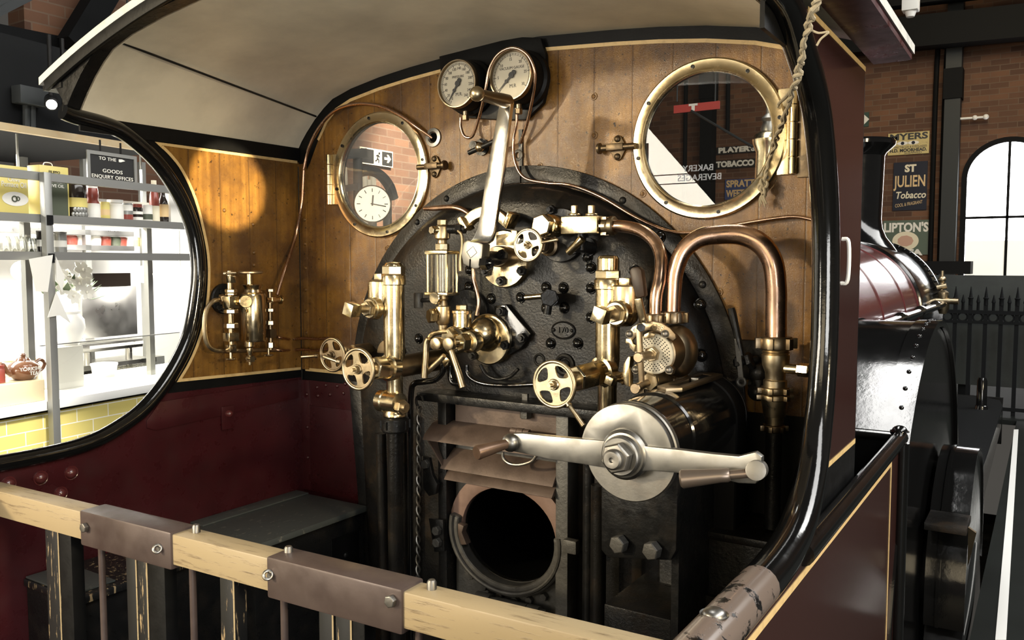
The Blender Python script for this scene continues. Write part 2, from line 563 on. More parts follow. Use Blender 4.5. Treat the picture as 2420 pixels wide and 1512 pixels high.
    def plate(s, outline, holes, vec):
        """flat outline with holes, pushed along vec"""
        bm = bmesh.new()
        edges = []
        for loop in [outline] + holes:
            vs = [bm.verts.new(p) for p in loop]
            for i in range(len(vs)):
                edges.append(bm.edges.new((vs[i], vs[(i + 1) % len(vs)])))
        bmesh.ops.triangle_fill(bm, use_beauty=True, use_dissolve=False, edges=edges)
        r = bmesh.ops.extrude_face_region(bm, geom=bm.faces[:])
        bmesh.ops.translate(bm, verts=[g for g in r['geom'] if isinstance(g, bmesh.types.BMVert)], vec=V(vec))
        s.join(bm)
        return s

    def join(s, bm):
        me = bpy.data.meshes.new('tmp')
        bm.to_mesh(me)
        bm.free()
        s.bm.from_mesh(me)
        bpy.data.meshes.remove(me)

    def mesh(s, name, off, bev=0, seg=2, flat=False):
        bm = s.bm
        bmesh.ops.recalc_face_normals(bm, faces=bm.faces[:])
        if bev:
            es = [e for e in bm.edges if len(e.link_faces) == 2 and e.calc_face_angle(0) > R_(38)]
            bmesh.ops.bevel(bm, geom=es, offset=bev, segments=seg, affect='EDGES', profile=.6, clamp_overlap=True)
        if not flat:
            for f in bm.faces:
                f.smooth = True
            for e in bm.edges:
                if len(e.link_faces) != 2 or e.calc_face_angle(0) > R_(34):
                    e.smooth = False
        bmesh.ops.translate(bm, verts=bm.verts[:], vec=-V(off))
        me = bpy.data.meshes.new(name)
        bm.to_mesh(me)
        bm.free()
        return me

def tag(o, label, cat, group=None, kind=None):
    if label:
        o['label'] = label
    if cat:
        o['category'] = cat
    if group:
        o['group'] = group
    if kind:
        o['kind'] = kind
    return o

def thing(name, label, cat, loc, group=None):
    o = bpy.data.objects.new(name, None)
    o.empty_display_size = .05
    COL.objects.link(o)
    o.location = V(loc)
    o['_w'] = tuple(V(loc))
    return tag(o, label, cat, group)

def part(name, mb, m, parent, bev=0, label=None, flat=False, seg=2):
    base = V(parent['_w'])
    me = mb.mesh(name, base, bev, seg, flat)
    me.materials.append(MAT[m])
    o = bpy.data.objects.new(name, me)
    COL.objects.link(o)
    o.parent = parent
    o['_w'] = tuple(base)
    if label:
        o['label'] = label
    return o

def solo(name, mb, m, label, cat, group=None, bev=0, loc=None, flat=False):
    bm = mb.bm
    if loc is None:
        xs = [v.co for v in bm.verts]
        loc = V(((min(c.x for c in xs) + max(c.x for c in xs)) / 2, (min(c.y for c in xs) + max(c.y for c in xs)) / 2, min(c.z for c in xs)))
    me = mb.mesh(name, loc, bev, flat=flat)
    me.materials.append(MAT[m])
    o = bpy.data.objects.new(name, me)
    COL.objects.link(o)
    o.location = V(loc)
    o['_w'] = tuple(V(loc))
    return tag(o, label, cat, group)

def struct(name, mb, m, bev=0):
    o = solo(name, mb, m, None, None, bev=bev, loc=V((0, 0, 0)))
    o['kind'] = 'structure'
    return o

def reps(name, mb, m, parent, spots, bev=0, flat=False):
    """the same small part (built round the origin) repeated: one object each"""
    me = mb.mesh(name, V((0, 0, 0)), bev, flat=flat)
    me.materials.append(MAT[m])
    base = V(parent['_w'])
    for p in spots:
        o = bpy.data.objects.new(name, me)
        COL.objects.link(o)
        o.parent = parent
        o.location = V(p) - base
        o['_w'] = tuple(V(p))

def copy_thing(root, loc, label=None, rotz=None):
    r = root.copy()
    COL.objects.link(r)
    r.location = V(loc)
    if rotz is not None:
        r.rotation_euler = (0, 0, rotz)
    if label:
        r['label'] = label
    for ch in list(root.children):
        c = ch.copy()
        COL.objects.link(c)
        c.parent = r
        for g in list(ch.children):
            d = g.copy()
            COL.objects.link(d)
            d.parent = c
    return r

def text_mb(body, loc, size, face='-Y', align='CENTER', depth=.0006, sx=1.0, roll=0, bold=0, shear=0, space=1.0):
    cu = bpy.data.curves.new('txt', 'FONT')
    cu.body = body
    cu.size = size
    cu.align_x = align
    cu.align_y = 'CENTER'
    cu.extrude = depth
    cu.offset = bold
    cu.shear = shear
    cu.space_character = space
    cu.resolution_u = 3
    ob = bpy.data.objects.new('txt', cu)
    me = bpy.data.meshes.new_from_object(ob)
    mb = MB()
    mb.bm.from_mesh(me)
    bpy.data.objects.remove(ob)
    bpy.data.meshes.remove(me)
    bpy.data.curves.remove(cu)
    rot = {'-Y': Matrix.Rotation(PI / 2, 4, 'X'), '+X': Matrix.Rotation(PI / 2, 4, 'Z') @ Matrix.Rotation(PI / 2, 4, 'X'),
           '+Y': Matrix.Rotation(PI, 4, 'Z') @ Matrix.Rotation(PI / 2, 4, 'X')}[face] if isinstance(face, str) else face
    m = Matrix.Translation(V(loc)) @ rot @ Matrix.Rotation(roll, 4, 'Z') @ Matrix.Diagonal((sx, 1, 1, 1))
    bmesh.ops.transform(mb.bm, matrix=m, verts=mb.bm.verts[:])
    return mb

def circ(c, ax, r, n=48):
    a, b, _ = basis(ax)
    return [V(c) + (a * math.cos(2 * PI * k / n) + b * math.sin(2 * PI * k / n)) * r for k in range(n)]
NY = V((0, -1, 0))   # towards the open back of the cab
# ================================================================ the cab
HW = 1.10                                     # half width inside
ZIN = [(0, 2.42), (.415, 2.392), (.6, 2.372), (.754, 2.348), (.85, 2.325), (.90, 2.307), (.95, 2.275), (1.0, 2.235), (1.05, 2.185), (1.08, 2.15), (1.1, 2.12)]
def zin(x):
    x = abs(x)
    for (a, b), (c, d) in zip(ZIN, ZIN[1:]):
        if x <= c:
            return b + (d - b) * (x - a) / (c - a)
    return ZIN[-1][1]
def zout(x):
    return 2.475 - .235 * (x / 1.2) ** 2
XS = [-1.1, -1.08, -1.05, -1.0, -.95, -.9, -.8, -.65, -.5, -.35, -.2, -.07, .07, .2, .35, .5, .65, .8, .9, .95, 1.0, 1.05, 1.08, 1.1]
WIN = [V((-.647, 0, 1.99)), V((.66, 0, 2.024))]

cab = thing('locomotive_cab', 'open-backed steam engine cab with brown boarded front, cream ceiling and maroon lower sides', 'engine cab', (0, 0, 0))

# front plate, pierced for the two round windows
outl = [V((-HW, 0, .0)), V((HW, 0, .0))] + [V((x, 0, zin(x) + .02)) for x in reversed(XS)]
part('front_plate', MB().plate(outl, [circ(c, (0, 1, 0), .203, 56) for c in WIN] + [circ(V((.07, 0, .78)), (0, 1, 0), .26, 40)], (0, .012, 0)), 'black_satin', cab)
gold_top = [V((x, 0, zin(x) - .045)) for x in [-1.03, -.98, -.93, -.88, -.8, -.65, -.5, -.35, -.2, 0, .2, .35, .5, .65, .8, .9, .97, 1.05]]
gold_top[0].z = 2.06; gold_top[1].z = 2.15; gold_top[2].z = 2.22; gold_top[3].z = 2.262
wp = [V((-1.075, 0, 1.205)), V((1.095, 0, 1.205)), V((1.095, 0, 2.17))] + list(reversed(gold_top)) + [V((-1.06, 0, 2.02))]
wp = [p + V((0, -.004, 0)) for p in wp]
part('boarded_panel', MB().plate(wp, [circ(c + V((0, -.004, 0)), (0, 1, 0), .206, 56) for c in WIN], (0, .0035, 0)), 'grained_boards', cab)
part('gold_lining', MB().ribbon([p + V((0, -.0045, 0)) for p in gold_top[1:]], (0, -1, 0), .012, .0012), 'gold_line', cab)
part('gold_lining', MB().ribbon([(-1.075, -.0045, 1.205), (-.7, -.0045, 1.205)], (0, -1, 0), .013, .0012), 'gold_line', cab)
part('lower_panel', MB().box2((-1.1, -.004, .0), (-.55, -.0003, 1.16)), 'maroon', cab)
part('cover_patch', MB().box2((-1.052, -.009, .69), (-.60, -.004, 1.055)), 'maroon', cab, bev=.002)
# corner angle with rivets
part('corner_angle', MB().box2((-1.1, -.008, 1.205), (-1.052, -.0003, 2.06)), 'grained_boards', cab, bev=.002)
part('corner_angle', MB().box2((-1.1, -.010, .69), (-1.052, -.0003, 1.16)), 'maroon', cab, bev=.002)
part('corner_bead', MB().tube([(-1.094, -.006, .69), (-1.094, -.006, 2.05)], .004, 8, 1), 'iron_rough', cab)
riv = MB().dome((0, 0, 0), NY, .0085, .006, 12)
reps('rivet', riv, 'grained_boards', cab, [(-1.062, -.008, z) for z in (1.27, 1.36, 1.45, 1.54, 1.63, 1.73, 1.83, 1.94)])
riv = MB().dome((0, 0, 0), NY, .0085, .006, 12)
reps('rivet', riv, 'maroon', cab, [(-1.065, -.010, z) for z in (1.10, .96, .83)] + [at(u, v, Y=-.004) for u, v in [(749, 915), (770, 910), (797, 912), (816, 907), (751, 935), (780, 932), (812, 929)]])
reps('plank_screw', MB().torus((0, 0, 0), NY, .010, .0028, 16, 6).dome((0, 0, 0), NY, .006, .003, 10), 'grained_boards', cab,
     [at(u, v, Y=-.004) for u, v in [(984, 505), (1276, 393), (1544, 413), (1405, 320), (1519, 458), (915, 587), (1700, 690), (1404, 228)]])
# stain marks on the panel are in its material; a drip hook
# vertical cover strip above the boiler
part('cover_strip', MB().box2((-.012, -.010, 1.96), (.002, -.004, 2.11)), 'iron_black', cab)

# side sheets with the deep S-shaped cut-out
CUT_L = [(-.99, 2.13), (-.947, 2.12), (-.85, 2.108), (-.771, 2.083), (-.662, 2.005), (-.58, 1.903), (-.522, 1.777), (-.502, 1.65), (-.512, 1.528), (-.552, 1.375), (-.636, 1.244), (-.739, 1.144), (-.852, 1.085), (-.956, 1.056), (-1.094, 1.046), (-1.35, 1.046), (-1.75, 1.046)]
CUT_R = [(-.99, 2.15), (-.87, 2.14), (-.75, 2.085), (-.62, 2.01), (-.55, 1.93), (-.490, 1.80), (-.462, 1.67), (-.455, 1.5), (-.468, 1.38), (-.500, 1.272), (-.555, 1.185), (-.645, 1.115), (-.75, 1.078), (-.90, 1.062), (-1.1, 1.060), (-1.4, 1.060), (-1.9, 1.060)]
def side(sgn, cut, name):
    x = sgn * HW
    path = smooth_path([V((x, y, z)) for y, z in cut], 6)
    rear = cut[-1][0]
    poly = path + [V((x, rear, .0)), V((x, .0, .0)), V((x, .0, 2.16)), V((x, -.985, 2.16))]
    part('side_sheet', MB().plate(poly, [], (sgn * .004, 0, 0)), 'black_satin', cab)
    return path
path_l = side(-1, CUT_L, 'left')
path_r = side(1, CUT_R, 'right')
part('edge_beading', MB().tube([p for p in path_l], .027, 14, 1), 'black_gloss', cab)
def bead_pt(p):
    k = max(0, min(1, (-p.y - .5) / .35)) if p.z < 1.4 else 0
    return p + V((.012 + .012 * k, 0, .004 * k))
bead = [bead_pt(p) for p in path_r]
part('edge_beading', MB().tube(bead[:82], [.031] * 8 + [.032, .034, .037, .038, .038], 18, 1), 'black_gloss', cab)
part('edge_beading', MB().tube(bead[81:], .038, 18, 1), 'bead_worn', cab, label='black paint of the beading worn down to brown')
# inside of the left sheet: boards, gold line, maroon below
gl = [(-.655, 2.068), (-.61, 2.035), (-.561, 1.982), (-.51, 1.885), (-.475, 1.76), (-.459, 1.66), (-.463, 1.55), (-.48, 1.455), (-.507, 1.371), (-.55, 1.29), (-.598, 1.226)]
gpath = smooth_path([V((-1.0965, y, z)) for y, z in gl], 4)
bp_ = gpath + [V((-1.0965, -.002, 1.208)), V((-1.0965, -.002, 2.068))]
part('boarded_panel', MB().plate(bp_, [], (-.0035, 0, 0)), 'grained_boards', cab)
part('gold_lining', MB().ribbon([p + V((.0006, 0, 0)) for p in [V((-1.0965, -.012, 2.068))] + gpath + [V((-1.0965, -.012, 1.208))]], (1, 0, 0), .011, .0012), 'gold_line', cab)
mp_ = [p + V((.0035, 0, 0)) for p in path_l if p.z < 1.18 and p.y > -1.76]
mp_ = [V((-1.0965, -.004, 1.17)), V((-1.0965, -.67, 1.185))] + [V((-1.0965, p.y - .012, p.z - .022)) for p in mp_ if p.y < -.69]
mp_ += [V((-1.0965, -1.75, .0)), V((-1.0965, -.004, .0))]
part('lower_panel', MB().plate(mp_, [], (-.0035, 0, 0)), 'maroon', cab)
rp = [V((-1.0965, -.03, 1.165)), V((-1.0965, -.68, 1.16)), V((-1.0965, -.735, 1.10)), V((-1.0965, -.735, 1.075)), V((-1.0965, -.70, 1.06)), V((-1.0965, -.03, 1.085))]
part('doubling_plate', MB().prism(rp, (.006, 0, 0)), 'maroon', cab, bev=.002)
part('latch_plate', MB().box2((-1.0905, -.425, 1.015), (-1.082, -.37, 1.105)), 'maroon', cab, bev=.004).name
reps('latch_stud', MB().dome((0, 0, 0), (1, 0, 0), .015, .018, 14), 'maroon_gloss', cab, [(-1.082, -.395, 1.075)])
reps('rivet', MB().dome((0, 0, 0), (1, 0, 0), .019, .018, 14, .004), 'maroon_gloss', cab, [at(u, v, X=-1.096) for u, v in [(96, 1129), (168, 1117), (20, 1143), (143, 1166)]])
reps('rivet', MB().dome((0, 0, 0), (1, 0, 0), .008, .007, 12), 'grained_boards', cab, [at(u, v, X=-1.096) for u, v in [(600, 597), (600, 626), (598, 530), (530, 497)]])
# inner top bands on the sides
for s in (-1, 1):
    part('eaves_band', MB().box2((s * 1.099, -.94, 2.075), (s * 1.09, -.004, 2.125)), 'black_satin', cab)
# outside of the right sheet: lined panel
op = [V((1.1045, -.02, 1.155)), V((1.1045, -.02, 2.175)), V((1.1045, -.72, 2.175))] + [V((1.1045, p.y + .01, p.z)) for p in path_r if 1.16 < p.z < 2.0 and p.y > -.72] + [V((1.1045, -.50, 1.155))]
part('outer_panel', MB().plate(op, [], (.0022, 0, 0)), 'maroon_side', cab)
part('gold_lining', MB().ribbon([(1.1072, -.66, 2.175), (1.1072, -.02, 2.175)], (1, 0, 0), .013, .001), 'gold_line', cab)
part('gold_lining', MB().ribbon([(1.1072, -.53, 1.155), (1.1072, -.02, 1.155)], (1, 0, 0), .013, .001), 'gold_line', cab)
part('grab_handle', MB().tube([(1.114, -.30, 1.60), (1.130, -.30, 1.61), (1.130, -.30, 1.70), (1.114, -.30, 1.71)], .005, 8, 5), 'white_paint', cab)

# roof
xs = [-1.215 + 2.43 * i / 40 for i in range(41)]
part('roof_sheet', MB().prism([V((x, -1.0, zout(x) + .012)) for x in xs] + [V((x, -1.0, zout(x) - .012)) for x in reversed(xs)], (0, 1.08, 0)), 'roof_canvas', cab)
part('rear_arch', MB().prism([V((x, -.985, zout(x) - .013)) for x in [-1.17 + 2.34 * i / 30 for i in range(31)]] + [V((1.11, -.985, 2.17))] + [V((x, -.985, zin(x))) for x in reversed(XS)] + [V((-1.11, -.985, 2.17))], (0, .05, 0)), 'iron_black', cab)
part('rear_arch_lip', MB().ribbon([V((x, -.99, zout(x) - .032)) for x in [-1.18 + 2.36 * i / 30 for i in range(31)]], (0, -1, 0), .035, .012), 'black_satin', cab, bev=.003)
part('gutter', MB().box2((-1.21, -.99, 2.205), (-1.105, .07, 2.222)), 'iron_black', cab)
part('gutter', MB().box2((1.112, -.99, 2.205), (1.21, .07, 2.222)), 'maroon', cab)
part('ceiling_lining', MB().prism([V((x, -.94, zin(x))) for x in XS] + [V((x, -.94, zin(x) + .012)) for x in reversed(XS)], (0, .938, 0)), 'cream_paint', cab)
part('ceiling_seam', MB().tube([(-.86, -.93, zin(-.86) - .002), (-.985, -.01, zin(-.985) - .002)], .004, 6, 1), 'iron_black', cab)
part('ceiling_seam', MB().tube([(.93, -.93, zin(.93) - .002), (.93, -.01, zin(.93) - .002)], .004, 6, 1), 'iron_black', cab)

# lower outside panel on the right with its top rail and corner post
PXB = 1.138
bx = thing('bunker_side_panel', 'maroon gold-lined lower side panel with a black round top rail and corner post', 'side panel', (PXB, -.7, 0))
part('panel', MB().box2((PXB - .012, -1.95, .02), (PXB, .60, 1.05)), 'maroon_side', bx)
part('end_plate', MB().box2((.96, .585, .02), (PXB, .60, 1.05)), 'black_gloss', bx)
part('top_rail', MB().tube([(PXB + .002, -.74, 1.050), (PXB + .002, .61, 1.056)], .025, 14, 1), 'black_gloss', bx)
part('end_rail', MB().tube([(.94, .60, 1.056), (PXB, .60, 1.056)], .020, 12, 1), 'black_gloss', bx)
part('corner_post', MB().cyl((PXB + .012, .60, .02), (PXB + .012, .60, 1.04), .020), 'black_gloss', bx)
part('rail_knob', MB().dome((PXB, .60, 1.078), (0, 0, 1), .026, .022, 16, .005), 'black_gloss', bx)
part('gold_lining', MB().box2((PXB + .0001, -1.95, .994), (PXB + .0014, .44, 1.009)), 'gold_line', bx)
part('gold_lining', MB().box2((PXB + .0001, .43, .05), (PXB + .0014, .44, .994)), 'gold_line', bx)
part('rail_screw', MB().dome((1.124, -1.235, 1.098), (0, 0, 1), .019, .012, 18, .004), 'steel', bx)
# ================================================================ firebox backhead
BY = -.09                                      # its flat face
bh = thing('boiler_backhead', 'round-topped black iron boiler end with studs filling the cab front', 'boiler end', (0, -.05, 0))
ZC = 1.19
def bh_loop(r, y, n=40, foot=.06):
    pts = [V((-(r - foot), y, .005))]
    pts += [V((-r * math.cos(PI * k / n), y, ZC + r * math.sin(PI * k / n))) for k in range(n + 1)]
    pts += [V((r - foot, y, .005))]
    return pts
FY = BY - .02
hc = at(1207, 1260, Y=FY)
HA, HB = .190, .162                            # half width and height of the oval firehole
def oval(a, b, y, t0=0, t1=2 * PI, n=48, close=True):
    return [V((hc.x + a * math.cos(t0 + (t1 - t0) * k / n), y, hc.z + b * math.sin(t0 + (t1 - t0) * k / n))) for k in range(n if close else n + 1)]
part('domed_plate', MB().rings([bh_loop(r, y) for r, y in [(.735, -.005), (.733, -.03), (.72, -.055), (.695, -.076), (.66, -.087), (.60, BY)]], False, False)
     .plate(bh_loop(.60, BY), [oval(HA + .005, HB + .005, BY)], (0, .006, 0)), 'iron_rough', bh)
def arc_pts(r, y, a0, a1, n=48):
    return [V((-r * math.cos(a0 + (a1 - a0) * k / n), y, ZC + r * math.sin(a0 + (a1 - a0) * k / n))) for k in range(n + 1)]
part('flange_strip', MB().prism(arc_pts(.795, -.004, -.05, PI / 2 - .003) + list(reversed(arc_pts(.737, -.004, -.05, PI / 2 - .003))), (0, -.012, 0)), 'iron_rough', bh, bev=.002)
part('flange_strip', MB().prism(arc_pts(.795, -.004, PI / 2 + .003, PI + .05) + list(reversed(arc_pts(.737, -.004, PI / 2 + .003, PI + .05))), (0, -.012, 0)), 'iron_rough', bh, bev=.002)
part('cladding_edge', MB().prism([V((-.80, -.004, 1.18)), V((-.735, -.004, 1.18)), V((-.64, -.004, .02)), V((-.70, -.004, .02))], (0, -.03, 0)), 'iron_black', bh, bev=.003)
part('cladding_edge', MB().prism([V((.80, -.004, 1.18)), V((.735, -.004, 1.18)), V((.64, -.004, .02)), V((.70, -.004, .02))], (0, -.03, 0)), 'iron_black', bh, bev=.003)
reps('flange_bolt', MB().dome((0, 0, 0), NY, .012, .009, 12), 'iron_black', bh, [V((-.766 * math.cos(a), -.016, ZC + .766 * math.sin(a))) for a in [.42, .93, 1.14, 2.1, 2.6]])
stay_px = [(1161, 706), (1231, 703), (1291, 679), (1332, 680), (1291, 728), (1334, 727), (1397, 632), (1397, 681), (1397, 750), (1302, 811), (1366, 811), (1108, 678), (1110, 638), (1050, 520 + 300), (1389, 607), (1560, 560), (1103, 720), (990, 800), (1500, 640), (1655, 720), (1658, 840)]
reps('stay_bolt', MB().dome((0, 0, 0), NY, .0165, .016, 18, .003), 'black_gloss', bh, [at(u, v, Y=BY) for u, v in stay_px])
# oval works plate
c = at(1332, 780, Y=BY)
pl = MB()
pl.rings([[V((c.x + a * math.cos(2 * PI * k / 32), y, c.z + b * math.sin(2 * PI * k / 32))) for k in range(32)] for a, b, y in [(.044, .030, BY + .002), (.044, .030, BY - .006), (.041, .027, BY - .008), (.038, .024, BY - .005)]])
plate_ = part('number_plate', pl, 'iron_black', bh)
part('raised_figures', text_mb('170', (c.x, BY - .006, c.z), .027, depth=.003), 'iron_black', plate_)
reps('plate_rivet', MB().dome((0, 0, 0), NY, .006, .005, 10), 'iron_black', bh, [c + V((s * .034, -.007, 0)) for s in (-1, 1)])
# blank flanges on the plate
def flange_disc(u, v, r, m='iron_black', bolts=(), th=.018, name='blank_flange', par=None, y=BY):
    c = at(u, v, Y=y)
    f = part(name, MB().lathe(c, NY, [(0, r), (th * .8, r), (th, r * .97)], 40), m, par or bh)
    for bu, bv in bolts:
        p = at(bu, bv, Y=y - th)
        part('flange_nut', MB().hexa(p, p + NY * .016, .016).cyl(p + NY * .014, p + NY * .030, .008, n=14), 'iron_black', f)
    return c
flange_disc(1330, 556, .088, 'iron_black', [(1306, 496), (1360, 590), (1362, 600 - 8)][:2])
flange_disc(1110, 740, .085, 'iron_black')
# angled bracket plate with three nuts
bpx = [(1176, 722), (1205, 718), (1262, 788), (1240, 822), (1208, 838), (1170, 820)]
bkt = part('bracket_plate', MB().prism([at(u, v, Y=BY) for u, v in bpx], (0, -.022, 0)), 'black_gloss', bh, bev=.004)
for u, v in [(1187, 735), (1237, 798), (1180, 800)]:
    p = at(u, v, Y=BY - .022)
    part('bracket_nut', MB().hexa(p, p + NY * .018, .017).cyl(p + NY * .016, p + NY * .026, .009, n=14), 'iron_black', bkt)
# hand-hole and mudhole bosses low right
part('hand_hole', MB().torus(at(1275, 850, Y=BY), NY, .018, .005, 24, 8), 'iron_black', bh)
part('mud_plug', MB().torus(at(1335, 862, Y=BY), NY, .030, .009, 24, 8).dome(at(1335, 862, Y=BY), NY, .02, .012, 16), 'iron_black', bh)

# ---------------------------------------------------------------- firehole
fh = thing('firehole_surround', 'soot-black firehole with pink-scorched ring and hinged deflector flap', 'firehole', (.0, FY, 0))
part('scorched_ring', MB().prism(oval(HA + .055, HB + .055, FY, -.25, PI + .25, 30, False) + list(reversed(oval(HA, HB, FY, -.25, PI + .25, 30, False))), (0, -.022, 0)), 'pink_oxide', fh, bev=.004)
t0_, t1_ = PI - .22, 2 * PI + .18
part('mouth_lip', MB().prism(oval(HA + .045, HB + .045, FY, t0_, t1_, 30, False) + list(reversed(oval(HA + .004, HB + .004, FY, t0_, t1_, 30, False))), (0, -.045, 0)), 'grey_iron', fh, bev=.010, seg=3)
part('mouth_lip_bead', MB().tube(oval(HA + .030, HB + .030, FY - .048, t0_, t1_, 30, False), .008, 8, 1), 'grey_iron', fh)
part('mouth_pad', MB().prism([V((hc.x + HA * r * math.cos(a), FY - .02, hc.z + HB * r * math.sin(a))) for r, a in [(1.01, PI - .1), (1.01, PI + .15), (1.0, PI + .38), (.86, PI + .40), (.91, PI + .1), (.86, PI - .08)]], (0, -.03, 0)), 'rust_plate', fh, bev=.006)
reps('lip_nut', MB().hexa((0, 0, 0), (0, -.02, 0), .014), 'grey_iron', fh, [V((hc.x + (HA + .065) * math.cos(a), FY - .0, hc.z + (HB + .065) * math.sin(a))) for a in [PI + .35, PI + .9, PI + 1.15, PI + 1.42, PI + 1.67, PI + 1.9, PI + 2.15, PI + 2.6]])
part('fire_tunnel', MB().rings([oval(HA + .003, HB + .003, FY - .002), oval(HA + .003, HB + .003, .45), oval(HA + .02, HB + .02, .46), oval(HA + .02, HB + .02, FY + .004)], True, True, closed=False)
     if False else MB().rings([oval(HA + .003, HB + .003, FY - .002), oval(HA + .003, HB + .003, .45)], False, True), 'soot', fh)
part('door_plate', MB().plate([V((hc.x - .232, FY, hc.z - .55)), V((hc.x + .205, FY, hc.z - .55)), V((hc.x + .205, FY, hc.z + .42)), V((hc.x - .232, FY, hc.z + .42))], [oval(HA + .003, HB + .003, FY)], (0, .016, 0)), 'grey_iron', fh)
part('upper_plate', MB().box2((hc.x - .225, FY - .012, hc.z + .295), (hc.x + .205, FY, hc.z + .44)), 'rust_plate', fh)
# deflector flap: a bent plate leaning out over the hole
a_, b_ = at(1003, 1024, Y=FY - .09), at(1312, 1041, Y=FY - .07)
xl, xr = at(1004, 1020, Y=FY - .09).x, hc.x + .205
zt = hc.z + .372
prof = [(FY - .004, zt + .0), (FY - .05, zt - .012), (FY - .095, zt - .045), (FY - .105, zt - .062), (FY - .094, zt - .060), (FY - .05, zt - .028), (FY - .004, zt - .014)]
part('deflector_flap', MB().prism([V((xl, y, z)) for y, z in prof], (xr - xl, 0, 0)), 'rust_plate', fh, bev=.002)
part('flap_cheek', MB().prism([V((xl + .004, FY - .004, zt - .01)), V((xl + .004, FY - .09, zt - .058)), V((xl + .06, FY - .06, zt - .17)), V((xl + .06, FY - .004, zt - .17))], (.006, 0, 0)), 'rust_plate', fh)
prof2 = [(FY - .004, zt - .10), (FY - .05, zt - .135), (FY - .07, zt - .165), (FY - .06, zt - .168), (FY - .004, zt - .13)]
part('deflector_flap', MB().prism([V((xl + .05, y, z)) for y, z in prof2], (xr - xl - .05, 0, 0)), 'rust_plate', fh, bev=.002)
prof3 = [(FY - .004, zt - .155), (FY - .055, zt - .175), (FY - .075, zt - .20), (FY - .065, zt - .203), (FY - .004, zt - .18)]
part('deflector_flap', MB().prism([V((xl + .07, y, z)) for y, z in prof3], (xr - xl - .07, 0, 0)), 'rust_plate', fh, bev=.002)
p = at(1230, 1020, Y=FY - .085)
part('flap_hinge', MB().cyl(p + V((-.035, 0, 0)), p + V((-.012, 0, 0)), .011).cyl(p + V((-.010, 0, 0)), p + V((.012, 0, 0)), .012).cyl(p + V((.014, 0, 0)), p + V((.035, 0, 0)), .011), 'rust_plate', fh)
part('flap_handle', MB().tube([at(u, v, Y=FY - .11) for u, v in [(1188, 1068), (1190, 1084), (1206, 1096), (1230, 1098), (1256, 1090), (1268, 1076)]], .0055, 10), 'steel_worn', fh)
q1, q2 = at(1242, 930, Y=FY - .03), at(1242, 978, Y=FY - .03)
part('flap_hanger', MB().bar(q1, q2, .02, .012, (1, 0, 0)).hexa(q2 + V((0, 0, .02)), q2 + V((0, 0, -.015)), .02), 'grey_iron', fh)
# frame posts and ledge
LY = BY - .10
part('frame_post', MB().box2((hc.x - .275, LY + .03, .01), (hc.x - .238, BY, 1.19)), 'iron_black', fh, bev=.003)
part('frame_post', MB().box2((hc.x + .205, LY + .03, .01), (hc.x + .250, BY, 1.19)), 'grey_iron', fh, bev=.003, label='grey iron post right of the firehole')
e0, e1 = at(984, 926, Y=LY - .01), at(1385, 968, Y=LY - .01)
part('ledge', MB().box2((e0.x, LY - .01, e0.z - .03), (.46, BY, e0.z)), 'iron_black', fh, bev=.004)
part('roller_shaft', MB().cyl(at(1125, 1410, Y=FY - .05), at(1290, 1452, Y=FY - .05), .014).cyl(at(1128, 1412, Y=FY - .05), at(1160, 1420, Y=FY - .05), .024).cyl(at(1172, 1424, Y=FY - .05), at(1245, 1442, Y=FY - .05), .021).cyl(at(1248, 1443, Y=FY - .05), at(1275, 1450, Y=FY - .05), .024), 'grey_iron', fh)
part('floor_chute', MB().rings([[at(1030, 1520, Y=FY - .18), at(1090, 1478, Y=FY - .10), at(1200, 1500, Y=FY - .10), at(1260, 1530, Y=FY - .18)], [at(1030, 1560, Y=FY - .18), at(1090, 1540, Y=FY - .02), at(1200, 1560, Y=FY - .02), at(1260, 1600, Y=FY - .18)]]), 'grey_iron', fh)
# catch plates on the left post
part('catch_plate', MB().prism([at(u, v, Y=LY + .02) for u, v in [(1003, 1075), (1020, 1080), (1028, 1120), (1040, 1142), (1036, 1165), (1020, 1170), (1005, 1150)]], (0, -.016, 0)), 'iron_black', fh, bev=.003)
part('catch_plate', MB().prism([at(u, v, Y=LY + .025) for u, v in [(1018, 1222), (1052, 1226), (1056, 1300), (1032, 1302)]], (0, -.014, 0)), 'iron_black', fh, bev=.003)
part('catch_hook', MB().box(at(1350, 1290, Y=LY + .01), (.05, .03, .045)), 'grey_iron', fh, bev=.008)
reps('post_bolt', MB().hexa((0, 0, 0), (0, -.02, 0), .017), 'grey_iron', fh, [at(u, v, Y=LY + .012) for u, v in [(1010, 1095), (1036, 1252), (1037, 1280)]])

# twisted chain left of the firehole
ch = MB()
top, bot = at(990, 960, Y=LY - .03), at(986, 1640, Y=LY - .03)
for s in (0, PI):
    pts = []
    for i in range(241):
        t = i / 240
        a = t * 58 * PI / 2.0 + s
        pts.append(top.lerp(bot, t) + V((math.cos(a) * .0062, math.sin(a) * .0062, 0)))
    ch.tube(pts, .0042, 6, 1)
root = thing('twisted_chain', 'thin twisted iron chain hanging left of the firehole', 'chain', bot)
part('strand', ch, 'steel_worn', root)
part('end_hook', MB().tube([at(u, v, Y=LY - .025) for u, v in [(990, 965), (984, 950), (986, 938), (996, 936), (1000, 948)]], .005, 8), 'iron_black', root)

